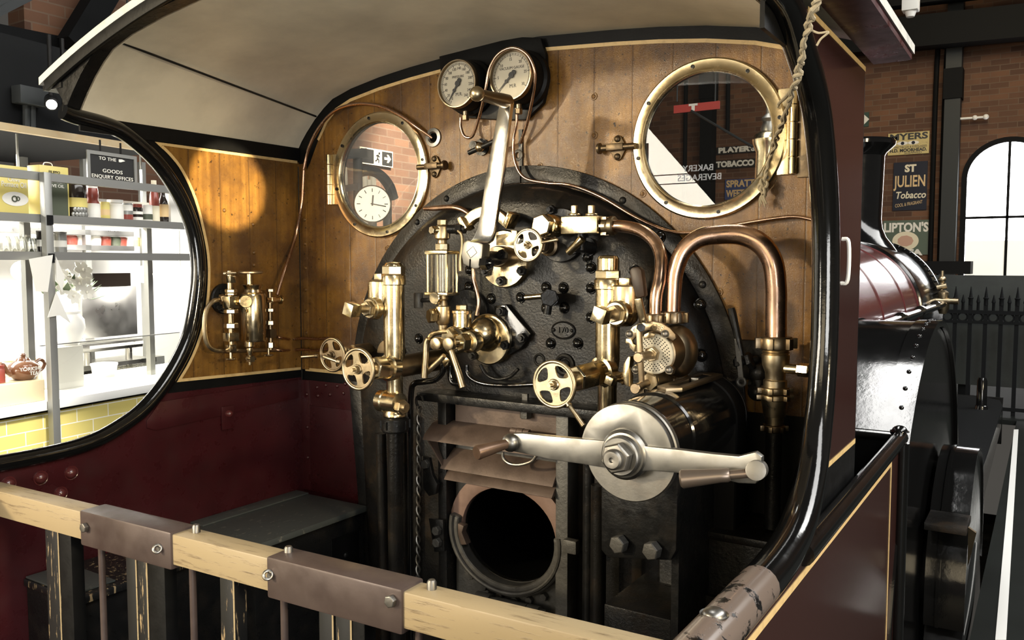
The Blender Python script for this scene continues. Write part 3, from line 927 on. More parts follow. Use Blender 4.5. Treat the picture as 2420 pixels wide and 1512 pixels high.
# ---------------------------------------------------------------- lockers
def locker(name, label, x0, x1, y0, y1, zt, lid_m):
    t = thing(name, label, 'locker', ((x0 + x1) / 2, (y0 + y1) / 2, .0))
    part('box', MB().box2((x0 + .0, y0 + .01, .0), (x1 - .02, y1, zt - .025)), 'iron_black', t, bev=.003)
    part('lid', MB().box2((x0, y0, zt - .024), (x1, y1, zt)), lid_m, t, bev=.006)
    return t
lk = locker('seat_locker', 'black wooden seat locker under the maroon wall, nearer the boiler', -1.096, -.70, -.60, -.045, .69, 'bench_paint')
part('lid_back_board', MB().box2((-1.094, -.57, .690), (-1.02, -.05, .697)), 'bench_paint', lk, bev=.003)
part('side_strap', MB().box2((-.719, -.23, .02), (-.712, -.08, .60)), 'black_gloss', lk, bev=.003)
part('strap_bolt', MB().dome((-.712, -.155, .52), (1, 0, 0), .012, .008, 12), 'iron_black', lk)
lk2 = locker('seat_locker', 'black worn-edged seat locker behind the barrier slats, at lower left', -1.096, -.80, -1.17, -.62, .675, 'black_worn_edge')
part('lid_cleat', MB().box2((-1.09, -1.165, .676), (-.83, -1.03, .682)), 'bench_paint', lk2, bev=.002)
lk3 = locker('seat_locker', 'black iron locker low in the right corner behind the steel reversing handle', .62, 1.094, -.25, -.004, .90, 'iron_rough')
part('angle_strap', MB().bar(at(1640, 1225, Z=.915), at(1800, 1090, Z=.915), .05, .02, (0, 0, 1)), 'iron_black', lk3)
for u, v in [(1656, 1195), (1745, 1145)]:
    p = at(u, v, Z=.93)
    part('strap_bolt', MB().lathe(p - V((0, 0, .03)), (0, 0, 1), [(0, .034), (.012, .034)], 24).box(p, (.036, .036, .035)), 'iron_black', lk3, bev=.004)
part('front_strap', MB().box2((.64, -.262, .02), (1.09, -.25, .72)), 'iron_black', lk3, bev=.004)

# ---------------------------------------------------------------- barrier across the back of the cab
gy = -1.228
bar = thing('visitor_barrier', 'wooden barrier rail with brown metal sleeves and black slats across the cab back', 'barrier', (0, gy, 0))
A, B = at(-30, 1143, Y=gy), at(1500, 1516, Y=gy)
zr = 1.0
def gx(u):
    return at(u, 1190 + .25 * u, Y=gy - .031).x
rh, rd = .075, .062
def seg(u0, u1, nm, m, g=0, x0=None, x1=None):
    x0 = gx(u0) if x0 is None else x0
    x1 = gx(u1) if x1 is None else x1
    return part(nm, MB().box2((x0, gy - rd / 2 - g, zr - rh - g * 2), (x1, gy + rd / 2 + g, zr + g)), m, bar, bev=.004 + g * .3)
seg(0, 238, 'wooden_rail', 'oak_worn', x0=-1.098)
seg(402, 655, 'wooden_rail', 'oak_worn')
seg(915, 1480, 'wooden_rail', 'oak_worn', x1=1.09)
sl1 = seg(212, 414, 'metal_sleeve', 'sleeve_brown', .006)
sl2 = seg(630, 938, 'metal_sleeve', 'sleeve_brown', .006)
yf = gy - rd / 2 - .006
for par, (u, v) in ((sl1, (221, 1240)), (sl2, (912, 1425))):
    p = at(u, v, Y=yf)
    part('sleeve_bolt', MB().hexa(p, p + NY * .012, .013), 'steel_worn', par, bev=.001)
for par, (u, v) in ((sl1, (388, 1292)), (sl2, (637, 1358))):
    p = at(u, v, Y=yf)
    part('eye_ring', MB().torus(p + V((-.004, -.008, 0)), (.5, -.6, .5), .009, .0036, 20, 8).cyl(p + V((0, 0, 0)), p + NY * .01, .005, n=10), 'steel', par)
for u in (436, 645, 975):
    x = gx(u)
    part('pin', MB().lathe((x, gy + .01, zr), (0, 0, 1), [(-.01, .010), (.014, .010), (.019, .007)], 14), 'steel_worn', bar)
for u0, u1, m in [(115, 145, 'black_worn_edge'), (146, 172, 'black_satin'), (294, 318, 'black_worn_wood'), (319, 342, 'black_worn_edge'), (343, 380, 'black_satin'), (505, 538, 'black_worn_edge'), (730, 764, 'black_worn_wood'), (768, 806, 'black_worn_edge'), (807, 835, 'black_satin'), (1040, 1075, 'black_satin'), (1260, 1330, 'black_satin')]:
    x0, x1 = gx(u0), gx(u1)
    z1 = zr - rh - .0 - (.012 if (212 < u0 < 414 or 630 < u0 < 938) else 0)
    sl = part('slat', MB().box2((x0, gy - .014, .01), (x1, gy + .022, z1 + .002)), m, bar, bev=.002)
    if m != 'black_satin':
        part('worn_edge', MB().box2((x1 - .005, gy - .0146, .01), (x1 - .0005, gy - .0135, z1)), 'oak_worn', sl)
for u in (232, 436, 643, 955):
    x = gx(u)
    part('rod', MB().cyl((x, gy - .004, .01), (x, gy - .004, zr - rh + .002), .0085, n=12), 'sleeve_brown', bar)
bar.rotation_euler = (0, 0, R_(2.2))      # the barrier stands very slightly askew
# ================================================================ fittings
EX, EZ = V((1, 0, 0)), V((0, 0, 1))
def nut(p, ax, r, h, stud=0, m=None):
    mb = MB().hexa(p, V(p) + V(ax).normalized() * h, r)
    if stud:
        mb.cyl(V(p) + V(ax).normalized() * (h - .002), V(p) + V(ax).normalized() * (h + stud), r * .5, n=14)
    return mb

def handwheel(par, c, R, m='brass', handle=None, hub='brass_dull', nm='handwheel'):
    """four-spoked wheel facing the open cab; c its centre; handle = (du, dv) pixel direction of a bar on the rim"""
    c = V(c)
    holes = []
    for q in range(4):
        a0 = q * PI / 2 + PI / 4
        L = []
        for rr, span in ((.40, .22), (.50, .40), (.66, .52), (.76, .50), (.80, .36)):
            L.append((rr, span))
        pts = [(r, a0 - s) for r, s in L] + [(.815, a0 - .15), (.815, a0 + .15)] + [(r, a0 + s) for r, s in reversed(L)] + [(.36, a0)]
        holes.append([c + V((R * r * math.cos(a + .2), .003, R * r * math.sin(a + .2))) for r, a in pts])
    mb = MB().plate([c + V((R * .93 * math.cos(2 * PI * k / 40), .003, R * .93 * math.sin(2 * PI * k / 40))) for k in range(40)], holes, (0, -.006, 0))
    mb.torus(c, NY, R * .93, R * .085, 48, 12)
    if handle:
        d = V(handle).normalized()
        p0 = c + d * R * .95
        mb.lathe(p0, handle, [(0, R * .10), (R * .12, R * .13), (R * .2, R * .085), (V(handle).length, R * .10), (V(handle).length + .003, R * .06)], 12)
    wh = part(nm, mb, m, par)
    part('hub', MB().lathe(c + V((0, .02, 0)), NY, [(0, R * .2), (.012, R * .24), (.026, R * .24), (.028, R * .2)], 20).hexa(c + V((0, -.008, 0)), c + V((0, -.020, 0)), R * .18).cyl(c + V((0, -.02, 0)), c + V((0, -.032, 0)), R * .09, n=12), hub, wh)
    return wh

# ---------------------------------------------------------------- round windows
def spectacle(c, label, side, screw_n):
    c = c + V((0, -.004, 0))
    t = thing('spectacle_window', label, 'round window', c)
    fr = MB().lathe(c, NY, [(-.004, .205), (-.004, .2), (.0, .199), (.016, .199), (.021, .203), (.020, .207), (.016, .213), (.016, .236), (.012, .241), (.002, .241), (0, .236), (-.002, .21), (-.004, .205)], 80, cap=False)
    f = part('frame', fr, 'brass', t)
    part('glass', MB().lathe(c + V((0, -.006, 0)), NY, [(0, .2), (.003, .2)], 64), 'hazy_glass' if side < 0 else 'pane_glass', t)
    part('glass_putty', MB().torus(c + V((0, -.004, 0)), NY, .2, .003, 64, 6), 'iron_black', t)
    reps('screw', MB().lathe((0, 0, 0), NY, [(0, .006), (.002, .006), (.0022, .0035), (.0005, .003)], 12), 'iron_black', t,
         [c + V((.224 * math.cos(a), -.016, .224 * math.sin(a))) for a in [2 * PI * (k + .25) / screw_n for k in range(screw_n)]])
    # knuckled hinge on the outer side
    h = MB()
    hx = c.x + side * .258
    z0 = c.z - .105 if side < 0 else c.z - .12
    n = 5
    hl = .20 if side < 0 else .245
    for k in range(n):
        h.cyl((hx, c.y - .016, z0 + hl * k / n + .0015), (hx, c.y - .016, z0 + hl * (k + 1) / n - .0015), .0125, n=18)
    hg = part('hinge', h, 'brass', t)
    part('hinge_leaf', MB().box2((min(hx, hx - side * .045), c.y - .012, z0), (max(hx, hx - side * .045), c.y - .005, z0 + hl)), 'brass', hg, bev=.002)
    if side > 0:
        part('hinge_leaf', MB().box2((hx + .012, c.y - .008, z0 - .01), (hx + .075, c.y - .001, z0 + hl + .005)), 'bronze_dark', hg, bev=.003)
        reps('rivet', MB().dome((0, 0, 0), NY, .011, .008, 14), 'bronze_dark', t, [V((hx + .052, c.y - .008, z0 + hl * q)) for q in (.1, .37, .62, .9)])
    return t
spectacle(WIN[0], 'left round brass-framed window showing a station clock through the glass', -1, 8)
spectacle(WIN[1], 'right round brass-framed window with twine tied to its hinge', 1, 8)

def catch(u, v, label, sgn):
    p = at(u, v, Y=-.004)
    t = thing('window_catch', label, 'window catch', p)
    part('back_plate', MB().prism([p + V((x, 0, z)) for x, z in [(-.032, 0), (-.012, .036), (0, .042), (.012, .036), (.032, 0), (.012, -.036), (0, -.042), (-.012, -.036)]], (0, -.009, 0)), 'bronze_dark', t, bev=.003)
    reps('plate_bolt', MB().dome((0, 0, 0), NY, .011, .008, 12), 'bronze_dark', t, [p + V((0, -.009, s * .028)) for s in (-1, 1)])
    part('bolt_barrel', MB().box2(p + V((-.03, -.034, -.010)), p + V((.03, -.009, .012))), 'bronze_dark', t, bev=.004)
    part('sliding_bolt', MB().lathe(p + V((-sgn * .062, -.022, 0)), (sgn, 0, 0), [(0, .017), (.008, .018), (.014, .010), (.11, .010), (.13, .010)], 16), 'bronze_dark', t)
    return t
catch(1030, 394, 'dark window catch just right of the left round window', -1)
catch(1462, 350, 'dark window catch just left of the right round window', 1)

# ---------------------------------------------------------------- gauges on their backing board
gb = thing('gauge_board', 'black humped backing board holding two dial gauges under the roof', 'backing board', at(1170, 250, Y=-.01))
gpx = [(1045, 130), (1052, 117), (1150, 100), (1230, 90), (1284, 92), (1296, 130), (1300, 200), (1290, 245), (1250, 285), (1190, 285), (1110, 280), (1062, 250), (1050, 190)]
part('board', MB().prism([at(u, v, Y=-.006) for u, v in gpx], (0, -.02, 0)), 'black_satin', gb, bev=.004)

def gauge(name, u, v, rpx, label, cat, title, nums, a0, a1, needle, ticks, extra):
    fy = -.12
    c = at(u, v, Y=fy)
    R = rpx * mpp(c)
    t = thing(name, label, cat, c + V((0, .09, 0)))
    part('case', MB().lathe(c + V((0, .094, 0)), NY, [(0, R * 1.16), (.02, R * 1.16), (.026, R * 1.04), (.075, R * 1.03), (.080, R * .99)], 48), 'black_satin', t)
    part('rim', MB().lathe(c + V((0, .012, 0)), NY, [(0, R * 1.0), (.014, R * 1.0), (.018, R * .97), (.018, R * .93), (.012, R * .91), (.004, R * .91)], 56, cap=False), 'brass_dark', t)
    d = part('dial', MB().lathe(c + V((0, .008, 0)), NY, [(0, R * .93), (.002, R * .93)], 48), 'dial_face', t)
    y = fy + .0055
    tk = MB()
    for k in range(ticks + 1):
        a = a0 + (a1 - a0) * k / ticks
        L = .13 if k % 5 == 0 else .07
        dv = V((math.cos(a), 0, math.sin(a)))
        p1, p2 = V((c.x, y, c.z)) + dv * R * .86, V((c.x, y, c.z)) + dv * R * (.86 - L)
        tk.bar(p1, p2, .0018 if k % 5 == 0 else .0009, .0006, dv.cross(V((0, 1, 0))))
    for r_ in (.865, .80):
        tk.ribbon([V((c.x + R * r_ * math.cos(a0 + (a1 - a0) * k / 60), y, c.z + R * r_ * math.sin(a0 + (a1 - a0) * k / 60))) for k in range(61)], NY, .0008, .0005)
    part('scale_marks', tk, 'ink', d)
    fg = MB()
    for i, s in enumerate(nums):
        a = a0 + (a1 - a0) * (i + 1) / len(nums) if nums[0] != '0' else a0 + (a1 - a0) * i / (len(nums) - 1)
        m2 = text_mb(s, (c.x + R * .64 * math.cos(a), y, c.z + R * .64 * math.sin(a)), R * .16, depth=.0003, sx=.85)
        fg.join(m2.bm)
    for s, dx, dz, sz in title:
        m2 = text_mb(s, (c.x + dx * R, y, c.z + dz * R), R * sz, depth=.0003)
        fg.join(m2.bm)
    part('dial_lettering', fg, 'ink', d)
    dv = V((math.cos(needle), 0, math.sin(needle)))
    cc = V((c.x, y - .003, c.z))
    side_ = dv.cross(V((0, 1, 0)))
    nd = MB().prism([cc + side_ * R * .045, cc + dv * R * .28 + side_ * R * .035, cc + dv * R * .80 + side_ * R * .012, cc + dv * R * .80 - side_ * R * .012, cc + dv * R * .28 - side_ * R * .035, cc - side_ * R * .045], (0, -.0012, 0))
    nd.lathe(cc - dv * R * .02, NY, [(0, R * .12), (.003, R * .12)], 20).lathe(cc + dv * R * .30, NY, [(0, R * .075), (.002, R * .075)], 16).lathe(cc - dv * R * .16, NY, [(0, R * .10), (.002, R * .10)], 16)
    part('needle', nd, 'ink', t)
    part('pipe_union', MB().cyl(c + V((0, .05, -R * .98)), c + V((0, .05, -R * 1.2)), .010, n=14).hexa(c + V((0, .05, -R * 1.2)), c + V((0, .05, -R * 1.42)), .013), 'brass_dark', t)
    return c, R
D = R_
pg, pgR = gauge('pressure_gauge', 1080, 198, 57, 'left dial gauge with a close-numbered scale reading low', 'gauge',
      [('PRESSURE', 0, .30, .14), ('M.R.', .05, -.42, .2)], ['0', '20', '40', '60', '80', '100', '120', '140', '160', '180', '200', '220', '240', '260'], D(243), D(-50), D(236), 65, None)
vg, vgR = gauge('vacuum_gauge', 1207, 178, 60, 'right dial gauge with a sparse scale, ringed by a copper pipe', 'gauge',
      [('VACUUM GAUGE', 0, .30, .15), ('M.R', .05, -.40, .2)], ['5', '10', '15', '20', '25', '30'], D(225), D(-35), D(222), 30, None)

def pipe(name, label, pts, r, m='copper', cat='pipe', sub=8, group=None, n=12):
    return solo(name, MB().tube(pts, r, n, sub), m, label, cat, group, loc=V(pts[-1]))
def px(l, y):
    """[(u, v)] or [(u, v, Y)] -> points"""
    return [at(q[0], q[1], Y=(q[2] if len(q) > 2 else y)) for q in l]
pipe('copper_pipe', 'thin copper pipe dipping under the left gauge and looping round the right gauge', px([(1089, 278, -.07), (1089, 300, -.07), (1098, 322, -.07), (1116, 322, -.07), (1130, 285, -.09), (1146, 220, -.13), (1156, 165, -.14), (1178, 128, -.14), (1212, 113, -.14), (1245, 128, -.13), (1263, 165, -.12), (1262, 210, -.10), (1246, 290, -.06), (1230, 338, -.03)], 0), .0052)
pipe('copper_pipe', 'long thin copper pipe running from right gauge down across to right pillar', px([(1220, 255, -.07), (1221, 290, -.06), (1213, 335, -.05), (1218, 385, -.05), (1240, 420, -.05), (1290, 432, -.045), (1350, 438, -.045), (1420, 465, -.045), (1500, 512, -.045), (1570, 543, -.04), (1620, 550, -.035), (1680, 541, -.03), (1760, 527, -.03), (1830, 516, -.03), (1880, 512, -.03), (1925, 520, -.03)], 0), .0052)
pipe('copper_pipe', 'thin copper pipe arching over the left round window to a wall grommet', px([(718, 400, -.03), (728, 355, -.03), (752, 305, -.03), (790, 263, -.03), (840, 246, -.03), (895, 250, -.03), (945, 272, -.03), (985, 300, -.025), (1022, 326, -.002)], 0), .0065)
pipe('copper_pipe', 'thin copper pipe rising from wall lubricator into the front corner', [at(655, 697, X=-1.03), at(672, 640, X=-1.04), at(698, 560, Y=-.04), at(712, 490, Y=-.035), at(716, 440, Y=-.03), at(718, 402, Y=-.03)], .0065)
g = at(1025, 325, Y=-.004)
gr = thing('pipe_grommet', 'bright round wall grommet where the arched copper pipe ends', 'grommet', g)
part('ring', MB().lathe(g, NY, [(0, .036), (.006, .034), (.008, .022), (.003, .017), (0, .017)], 32), 'steel', gr)
part('bore', MB().lathe(g, NY, [(0, .0165), (.0035, .0165)], 20), 'soot', gr)  # dark disc stands for the shade inside the bore
g2 = at(1226, 367, Y=-.004)
t = thing('pipe_grommet', 'small steel wall grommet behind the regulator lever', 'grommet', g2)
part('ring', MB().torus(g2 + V((0, -.004, 0)), NY, .015, .006, 24, 8), 'steel', t)
# small T-handled cock
p = at(1140, 348, Y=-.004)
t = thing('wall_cock', 'small dark T-handled cock on the boards left of the lever', 'cock', p)
q = p + V((0, -.06, .0))
part('body', MB().cyl(p, q, .016, n=18).lathe(p, NY, [(0, .03), (.008, .03)], 24), 'iron_black', t)
part('ball', MB().sphere(at(1134, 348, Y=-.075), .016), 'brass_dull', t)
part('handle_bar', MB().cyl(at(1108, 361, Y=-.075), at(1180, 329, Y=-.075), .009, n=12), 'iron_black', t)
pipe('copper_pipe', 'short stout copper pipe curling in at the top left of the black boiler end', px([(1003, 493, -.10), (1030, 492, -.11), (1070, 490, -.12), (1098, 498, -.12), (1118, 515, -.11)], 0), [.007, .0095, .0095, .0095, .0095])

# ---------------------------------------------------------------- regulator
RY = BY
rc = at(1198, 612, Y=RY)
rg = thing('regulator', 'bright steel regulator lever on a round brass flange, centre of the boiler end', 'regulator', rc)
fl = part('flange', MB().lathe(rc, NY, [(0, .098), (.018, .098), (.024, .094), (.026, .04)], 56), 'brass', rg)
for u, v in [(1187, 664), (1236, 640), (1152, 642), (1240, 575)]:
    p = at(u, v, Y=RY - .024)
    part('flange_nut', nut(p, NY, .017, .017, .012), 'iron_black', fl)
gl_c = at(1182, 606, Y=RY - .05)
gland = MB()
gland.rings([[gl_c + V((a * math.cos(2 * PI * k / 28), y, b * math.sin(2 * PI * k / 28))) for k in range(28)] for a, b, y in [(.050, .036, .03), (.050, .036, -.01), (.046, .032, -.02)]])
gd = part('gland', gland, 'brass_dark', rg)
for u, v in [(1191, 601), (1158, 630)]:
    p = at(u, v, Y=RY - .07)
    part('gland_nut', nut(p, NY, .018, .018, .014), 'iron_black', gd)
shaft_end = at(1128, 610, Y=-.27)
part('shaft', MB().cyl(V((shaft_end.x, -.27, shaft_end.z)), V((shaft_end.x, RY, shaft_end.z)), .024), 'iron_black', rg)
cl = MB().prism(px([(1094, 574), (1104, 566), (1141, 576), (1139, 605), (1132, 634), (1118, 636), (1094, 624), (1089, 600)], -.30), (0, .045, 0))
clp = part('clamp', cl, 'steel', rg, bev=.006)
part('clamp_slot', MB().bar(*px([(1111, 612), (1110, 636)], -.3008), .004, .002, (1, 0, 0)), 'soot', clp)  # dark bar stands for the shade in the slot
dm = [(1103, 595), (1118, 582), (1127, 597), (1112, 610)]
q = px(dm, -.3003)
dmk = MB()
for i in range(4):
    dmk.bar(q[i], q[(i + 1) % 4], .0016, .0006, NY.cross(q[(i + 1) % 4] - q[i]))
part('diamond_mark', dmk, 'ink', clp)
p = at(1146, 622, Y=-.285)
part('clamp_bolt', MB().hexa(p + V((-.012, 0, 0)), p + V((.018, 0, 0)), .022).cyl(p + V((.015, 0, 0)), p + V((.03, 0, 0)), .010, n=14), 'black_gloss', clp)
lev_l = [(1109, 572, -.302), (1119, 562, -.306), (1128, 540, -.308), (1136, 500, -.306), (1148, 420, -.30), (1166, 320, -.292), (1181, 240, -.285)]
lev_r = [(1150, 576, -.302), (1160, 568, -.306), (1167, 545, -.308), (1174, 500, -.306), (1186, 420, -.30), (1198, 320, -.292), (1208, 240, -.285)]
lv = MB()
rs = []
for a, b in zip(lev_l, lev_r):
    p, q = at(a[0], a[1], Y=a[2]), at(b[0], b[1], Y=b[2])
    o = V((0, .018, 0))
    rs.append([p, q, q + o, p + o])
lv.rings(rs)
part('lever', lv, 'steel_bright', rg, bev=.002)
g0 = at(1200, 240, Y=-.275)
g1 = g0 + V((-.012, -.145, .0))
grip = part('grip', MB().lathe(g0 + V((0, .012, 0)), g1 - g0, [(0, .016), (.012, .022), (.05, .021), (.10, .018), (.145, .017)], 24), 'brass_dark', rg)
part('grip_knob', MB().sphere(g1 + V((0, -.004, .0)), .0225), 'brass_dull', grip)
# quadrant
qc = (1146, 585)
def qarc(rx, ry, a0, a1, n, y):
    return px([(qc[0] + rx * math.cos(R_(a)), qc[1] - ry * math.sin(R_(a))) for a in [a0 + (a1 - a0) * k / n for k in range(n + 1)]], y)
qy = -.20
part('quadrant', MB().prism(qarc(74, 98, 142, 45, 16, qy) + list(reversed(qarc(58, 72, 142, 45, 16, qy))), (0, .035, 0)), 'brass', rg, bev=.003)
st1 = part('quadrant_stop', MB().prism(px([(1079, 516), (1087, 511), (1103, 538), (1092, 545)], qy - .02), (0, .05, 0)), 'brass', rg, bev=.003)
part('raised_word', text_mb('OPEN', at(1090, 529, Y=qy - .0205), .013, depth=.0012, roll=R_(-68)), 'brass_dull', st1)
st2 = part('quadrant_stop', MB().prism(px([(1196, 541), (1186, 532), (1200, 498), (1211, 506)], qy - .02), (0, .05, 0)), 'brass', rg, bev=.003)
part('raised_word', text_mb('SHUT', at(1199, 519, Y=qy - .0205), .013, depth=.0012, roll=R_(68)), 'brass_dull', st2)
part('stuffing_box', MB().prism(px([(1172, 556), (1208, 549), (1206, 543), (1222, 545), (1220, 580), (1172, 580)], RY - .028), (0, .02, 0)), 'brass', rg, bev=.003)
part('quadrant_bracket', MB().cyl(at(1130, 500, Y=qy + .02), at(1150, 520, Y=RY), .012).cyl(at(1190, 510, Y=qy + .02), at(1195, 530, Y=RY), .012), 'iron_black', rg)

# small steam valve with handwheel at the right of the regulator
wc = at(1248, 579, Y=-.245)
sv = thing('steam_valve', 'small brass handwheel valve beside the regulator flange', 'valve', at(1262, 585, Y=BY))
R0 = 40 * mpp(wc)
handwheel(sv, wc, R0, 'brass_dull', EX * .055 + V((0, 0, .008)))
part('bonnet', MB().cyl(wc + V((0, .01, 0)), V((wc.x, BY, wc.z)), .012).lathe(V((wc.x, BY, wc.z)), NY, [(0, .034), (.03, .034), (.034, .026), (.06, .024)], 28).hexa(V((wc.x, -.155, wc.z)), V((wc.x, -.18, wc.z)), .024), 'brass_dark', sv)

# ---------------------------------------------------------------- square manifold block
mb_ = thing('manifold_block', 'shiny rectangular brass block valve with two plugs on top', 'valve block', at(1368, 530, Y=BY))
yb = -.20
a, b = at(1325, 553, Y=yb), at(1411, 509, Y=yb)
part('block', MB().box2((a.x, yb, a.z), (b.x, yb + .075, b.z)), 'brass', mb_, bev=.003)
for u in (1358, 1398):
    p = at(u, 509, Y=yb + .03)
    part('plug', MB().lathe(p, EZ, [(0, .020), (.006, .019)], 20).box(p + V((0, 0, .018)), (.017, .017, .026)), 'brass', mb_, bev=.002)
zc_ = (a.z + b.z) / 2
part('side_neck', MB().cyl((a.x, yb + .04, zc_), (a.x - .035, yb + .04, zc_), .024), 'brass_dull', mb_)
part('side_neck', MB().cyl((b.x, yb + .04, zc_), (b.x + .03, yb + .04, zc_), .020), 'brass_dark', mb_)
hx_ = at(1276, 532, Y=yb - .03)
ncap = part('corner_cap', MB().cyl((a.x - .03, yb + .04, zc_), (hx_.x, yb + .04, zc_), .028).lathe((hx_.x + .012, yb + .05, zc_), NY, [(0, .036), (.06, .036), (.066, .033)], 32), 'brass', mb_)
part('hex_plug', MB().hexa((hx_.x + .010, yb - .012, zc_), (hx_.x + .010, yb - .045, zc_), .036), 'brass', ncap, bev=.001)
part('stem', MB().cyl((a.x + .05, yb + .04, a.z), (a.x + .05, yb + .04, a.z - .05), .016).cyl((a.x + .05, yb + .04, a.z - .035), (a.x + .05, BY, a.z - .045), .02), 'iron_black', mb_)
k0 = at(1356, 583, Y=-.19)
part('cock_body', MB().cyl(k0 + V((0, -.005, 0)), V((k0.x, BY, k0.z)), .017).lathe(V((k0.x, BY, k0.z)), NY, [(0, .03), (.01, .03)], 20), 'iron_black', mb_)
part('cock_handle', MB().lathe(at(1342, 598, Y=-.205), at(1376, 564, Y=-.205) - at(1342, 598, Y=-.205), [(0, .010), (.003, .012), ((at(1376, 564, Y=-.205) - at(1342, 598, Y=-.205)).length, .0125)], 16), 'brass', mb_)

# gauge cock in the middle of the plate
p0, p1 = at(1242, 703, Y=-.17), at(1288, 699, Y=-.17)
t = thing('test_cock', 'black test cock with a short brass bar, middle of the studded plate', 'cock', at(1303, 706, Y=BY))
part('bar', MB().cyl(p0, p1, .0095, n=16), 'brass', t)
part('body', MB().hexa(at(1298, 703, Y=-.185), at(1298, 703, Y=-.13), .03).cyl(at(1303, 706, Y=-.16), at(1303, 706, Y=BY), .022), 'iron_black', t)
part('spout', MB().cyl(at(1297, 715, Y=-.15), at(1293, 742, Y=-.15), .013, n=14), 'iron_black', t)

# ---------------------------------------------------------------- glass lubricator
gy_ = -.23
lc = at(1046, 640, Y=gy_)
lu = thing('sight_feed_lubricator', 'brass lubricator with a tall glass chamber left of the regulator', 'lubricator', at(1045, 760, Y=gy_))
def zat(v, u=1046):
    return at(u, v, Y=gy_).z
def lx(zlist, m, name, par=lu, n=24, x=lc.x, y=gy_):
    return part(name, MB().lathe((x, y, 0), EZ, [(zat(v), r) for v, r in zlist], n), m, par)
lx([(690, .042), (602, .042)], 'gauge_glass', 'glass_cylinder', n=8)
lx([(690, .017), (602, .017)], 'gauge_glass', 'inner_tube', n=16)
part('top_plate', MB().box2((lc.x - .050, gy_ - .036, zat(601)), (lc.x + .046, gy_ + .036, zat(592))), 'brass', lu, bev=.004)
part('bottom_plate', MB().box2((lc.x - .052, gy_ - .036, zat(698)), (lc.x + .046, gy_ + .036, zat(690))), 'brass', lu, bev=.004)
reps('stay_rod', MB().cyl((0, 0, zat(691)), (0, 0, zat(601)), .0042, n=10), 'brass', lu, [V((lc.x + x, gy_ + y, 0)) for x, y in [(-.042, -.028), (.038, -.028), (-.042, .028), (.038, .028)]])
part('top_nut', MB().hexa((lc.x, gy_, zat(592)), (lc.x, gy_, zat(575)), .024), 'brass', lu)
part('top_body', MB().lathe((lc.x, gy_, 0), EZ, [(zat(575), .016), (zat(568), .015), (zat(563), .026), (zat(550), .027), (zat(536), .024), (zat(531), .015)], 24), 'brass_dull', lu)
part('top_cap', MB().hexa((lc.x, gy_, zat(532)), (lc.x, gy_, zat(519)), .017), 'brass', lu)
p = at(1026, 544, Y=gy_ - .03)
part('side_plug', MB().cyl(p + V((.025, .035, 0)), p + V((0, .005, 0)), .014).hexa(p + V((0, .006, 0)), p + V((-.004, -.012, 0)), .014), 'brass', lu)
p = at(1074, 541, Y=gy_)
part('side_branch', MB().cyl((lc.x, gy_, p.z), (p.x + .03, gy_ + .02, p.z), .015).hexa((p.x, gy_ + .008, p.z), (p.x + .02, gy_ + .015, p.z), .019), 'iron_black', lu)
part('drop_handle', MB().tube(px([(1082, 545), (1091, 555), (1093, 580), (1089, 612), (1090, 640)], gy_ - .02), [.004, .005, .006, .007, .008], 10), 'brass_dull', lu)
p = at(1030, 704, Y=gy_ - .03)
part('drain_knob', MB().cyl(p, p + V((0, .03, 0)), .008).lathe(p + V((0, .0, 0)), NY, [(0, .021), (.008, .021), (.01, .019)], 24), 'brass', lu)
lx([(697, .017), (706, .020), (710, .014), (722, .018), (724, .026), (745, .028), (762, .024), (768, .016), (790, .014)], 'brass_dull', 'lower_body')
p = at(1022, 746, Y=gy_ - .035)
part('hex_plug', MB().cyl((lc.x, gy_, p.z), p + V((.008, .008, 0)), .018).hexa(p + V((.006, .008, 0)), p + V((-.006, -.014, 0)), .025), 'brass', lu)
part('wooden_knob', MB().lathe(at(989, 728, Y=gy_), EZ, [(0, .014), (.004, .016), (.05, .016), (.053, .014)], 18), 'grey_iron', lu)
part('knob_arm', MB().cyl(at(989, 710, Y=gy_), at(1030, 708, Y=gy_), .008, n=10), 'iron_black', lu)
pipe('copper_pipe', 'short thin copper pipe dropping from the lever clamp to the central valve', px([(1118, 634), (1120, 660), (1129, 695), (1131, 720), (1127, 745)], -.20), .0062)

# ---------------------------------------------------------------- central valve with three bar handles
cvf = at(1165, 800, Y=BY)
cv = thing('steam_brake_valve', 'clustered brass valve with round flange and three drooping bar handles', 'valve', cvf)
part('flange', MB().lathe(cvf + V((.0, 0, 0)), NY, [(0, .088), (.030, .088), (.034, .084), (.036, .05)], 48), 'brass', cv)
for u, v in [(1160, 765), (1196, 815), (1120, 840)]:
    p = at(u, v, Y=BY - .034)
    part('flange_nut', nut(p, NY, .017, .014, .010), 'iron_black', cv)
y1 = -.25
hub_c = at(1072, 805, Y=y1)
axc = at(1140, 793, Y=-.16)
bd = MB().lathe(cvf, (axc - cvf), [(0, .05), (.02, .05), (.05, .050), (.085, .036)], 28)
bd.sphere(axc + V((0, .01, .01)), .052)
part('body', bd, 'brass', cv)
part('neck', MB().cyl(axc, at(1085, 803, Y=-.22), .032), 'brass_dull', cv)
m2 = MB().lathe(hub_c + V((0, .05, 0)), NY, [(0, .034), (.01, .046), (.05, .048), (.055, .044), (.06, .03)], 32)
hub = part('cock_housing', m2, 'brass', cv)
m2 = MB().lathe(at(1108, 808, Y=y1) + V((0, .04, 0)), NY, [(0, .032), (.01, .036), (.045, .036), (.05, .028)], 28)
part('cock_housing', m2, 'brass', cv)
p = at(1104, 808, Y=y1 - .012)
part('gland_nut', MB().hexa(p, p + V((-.01, -.03, 0)), .030).cyl(p, p + V((-.02, -.055, 0)), .015), 'brass', cv)
p = at(1068, 795, Y=y1 - .012)
part('gland_nut', MB().hexa(p, p + V((-.002, -.025, 0)), .030), 'brass', cv)
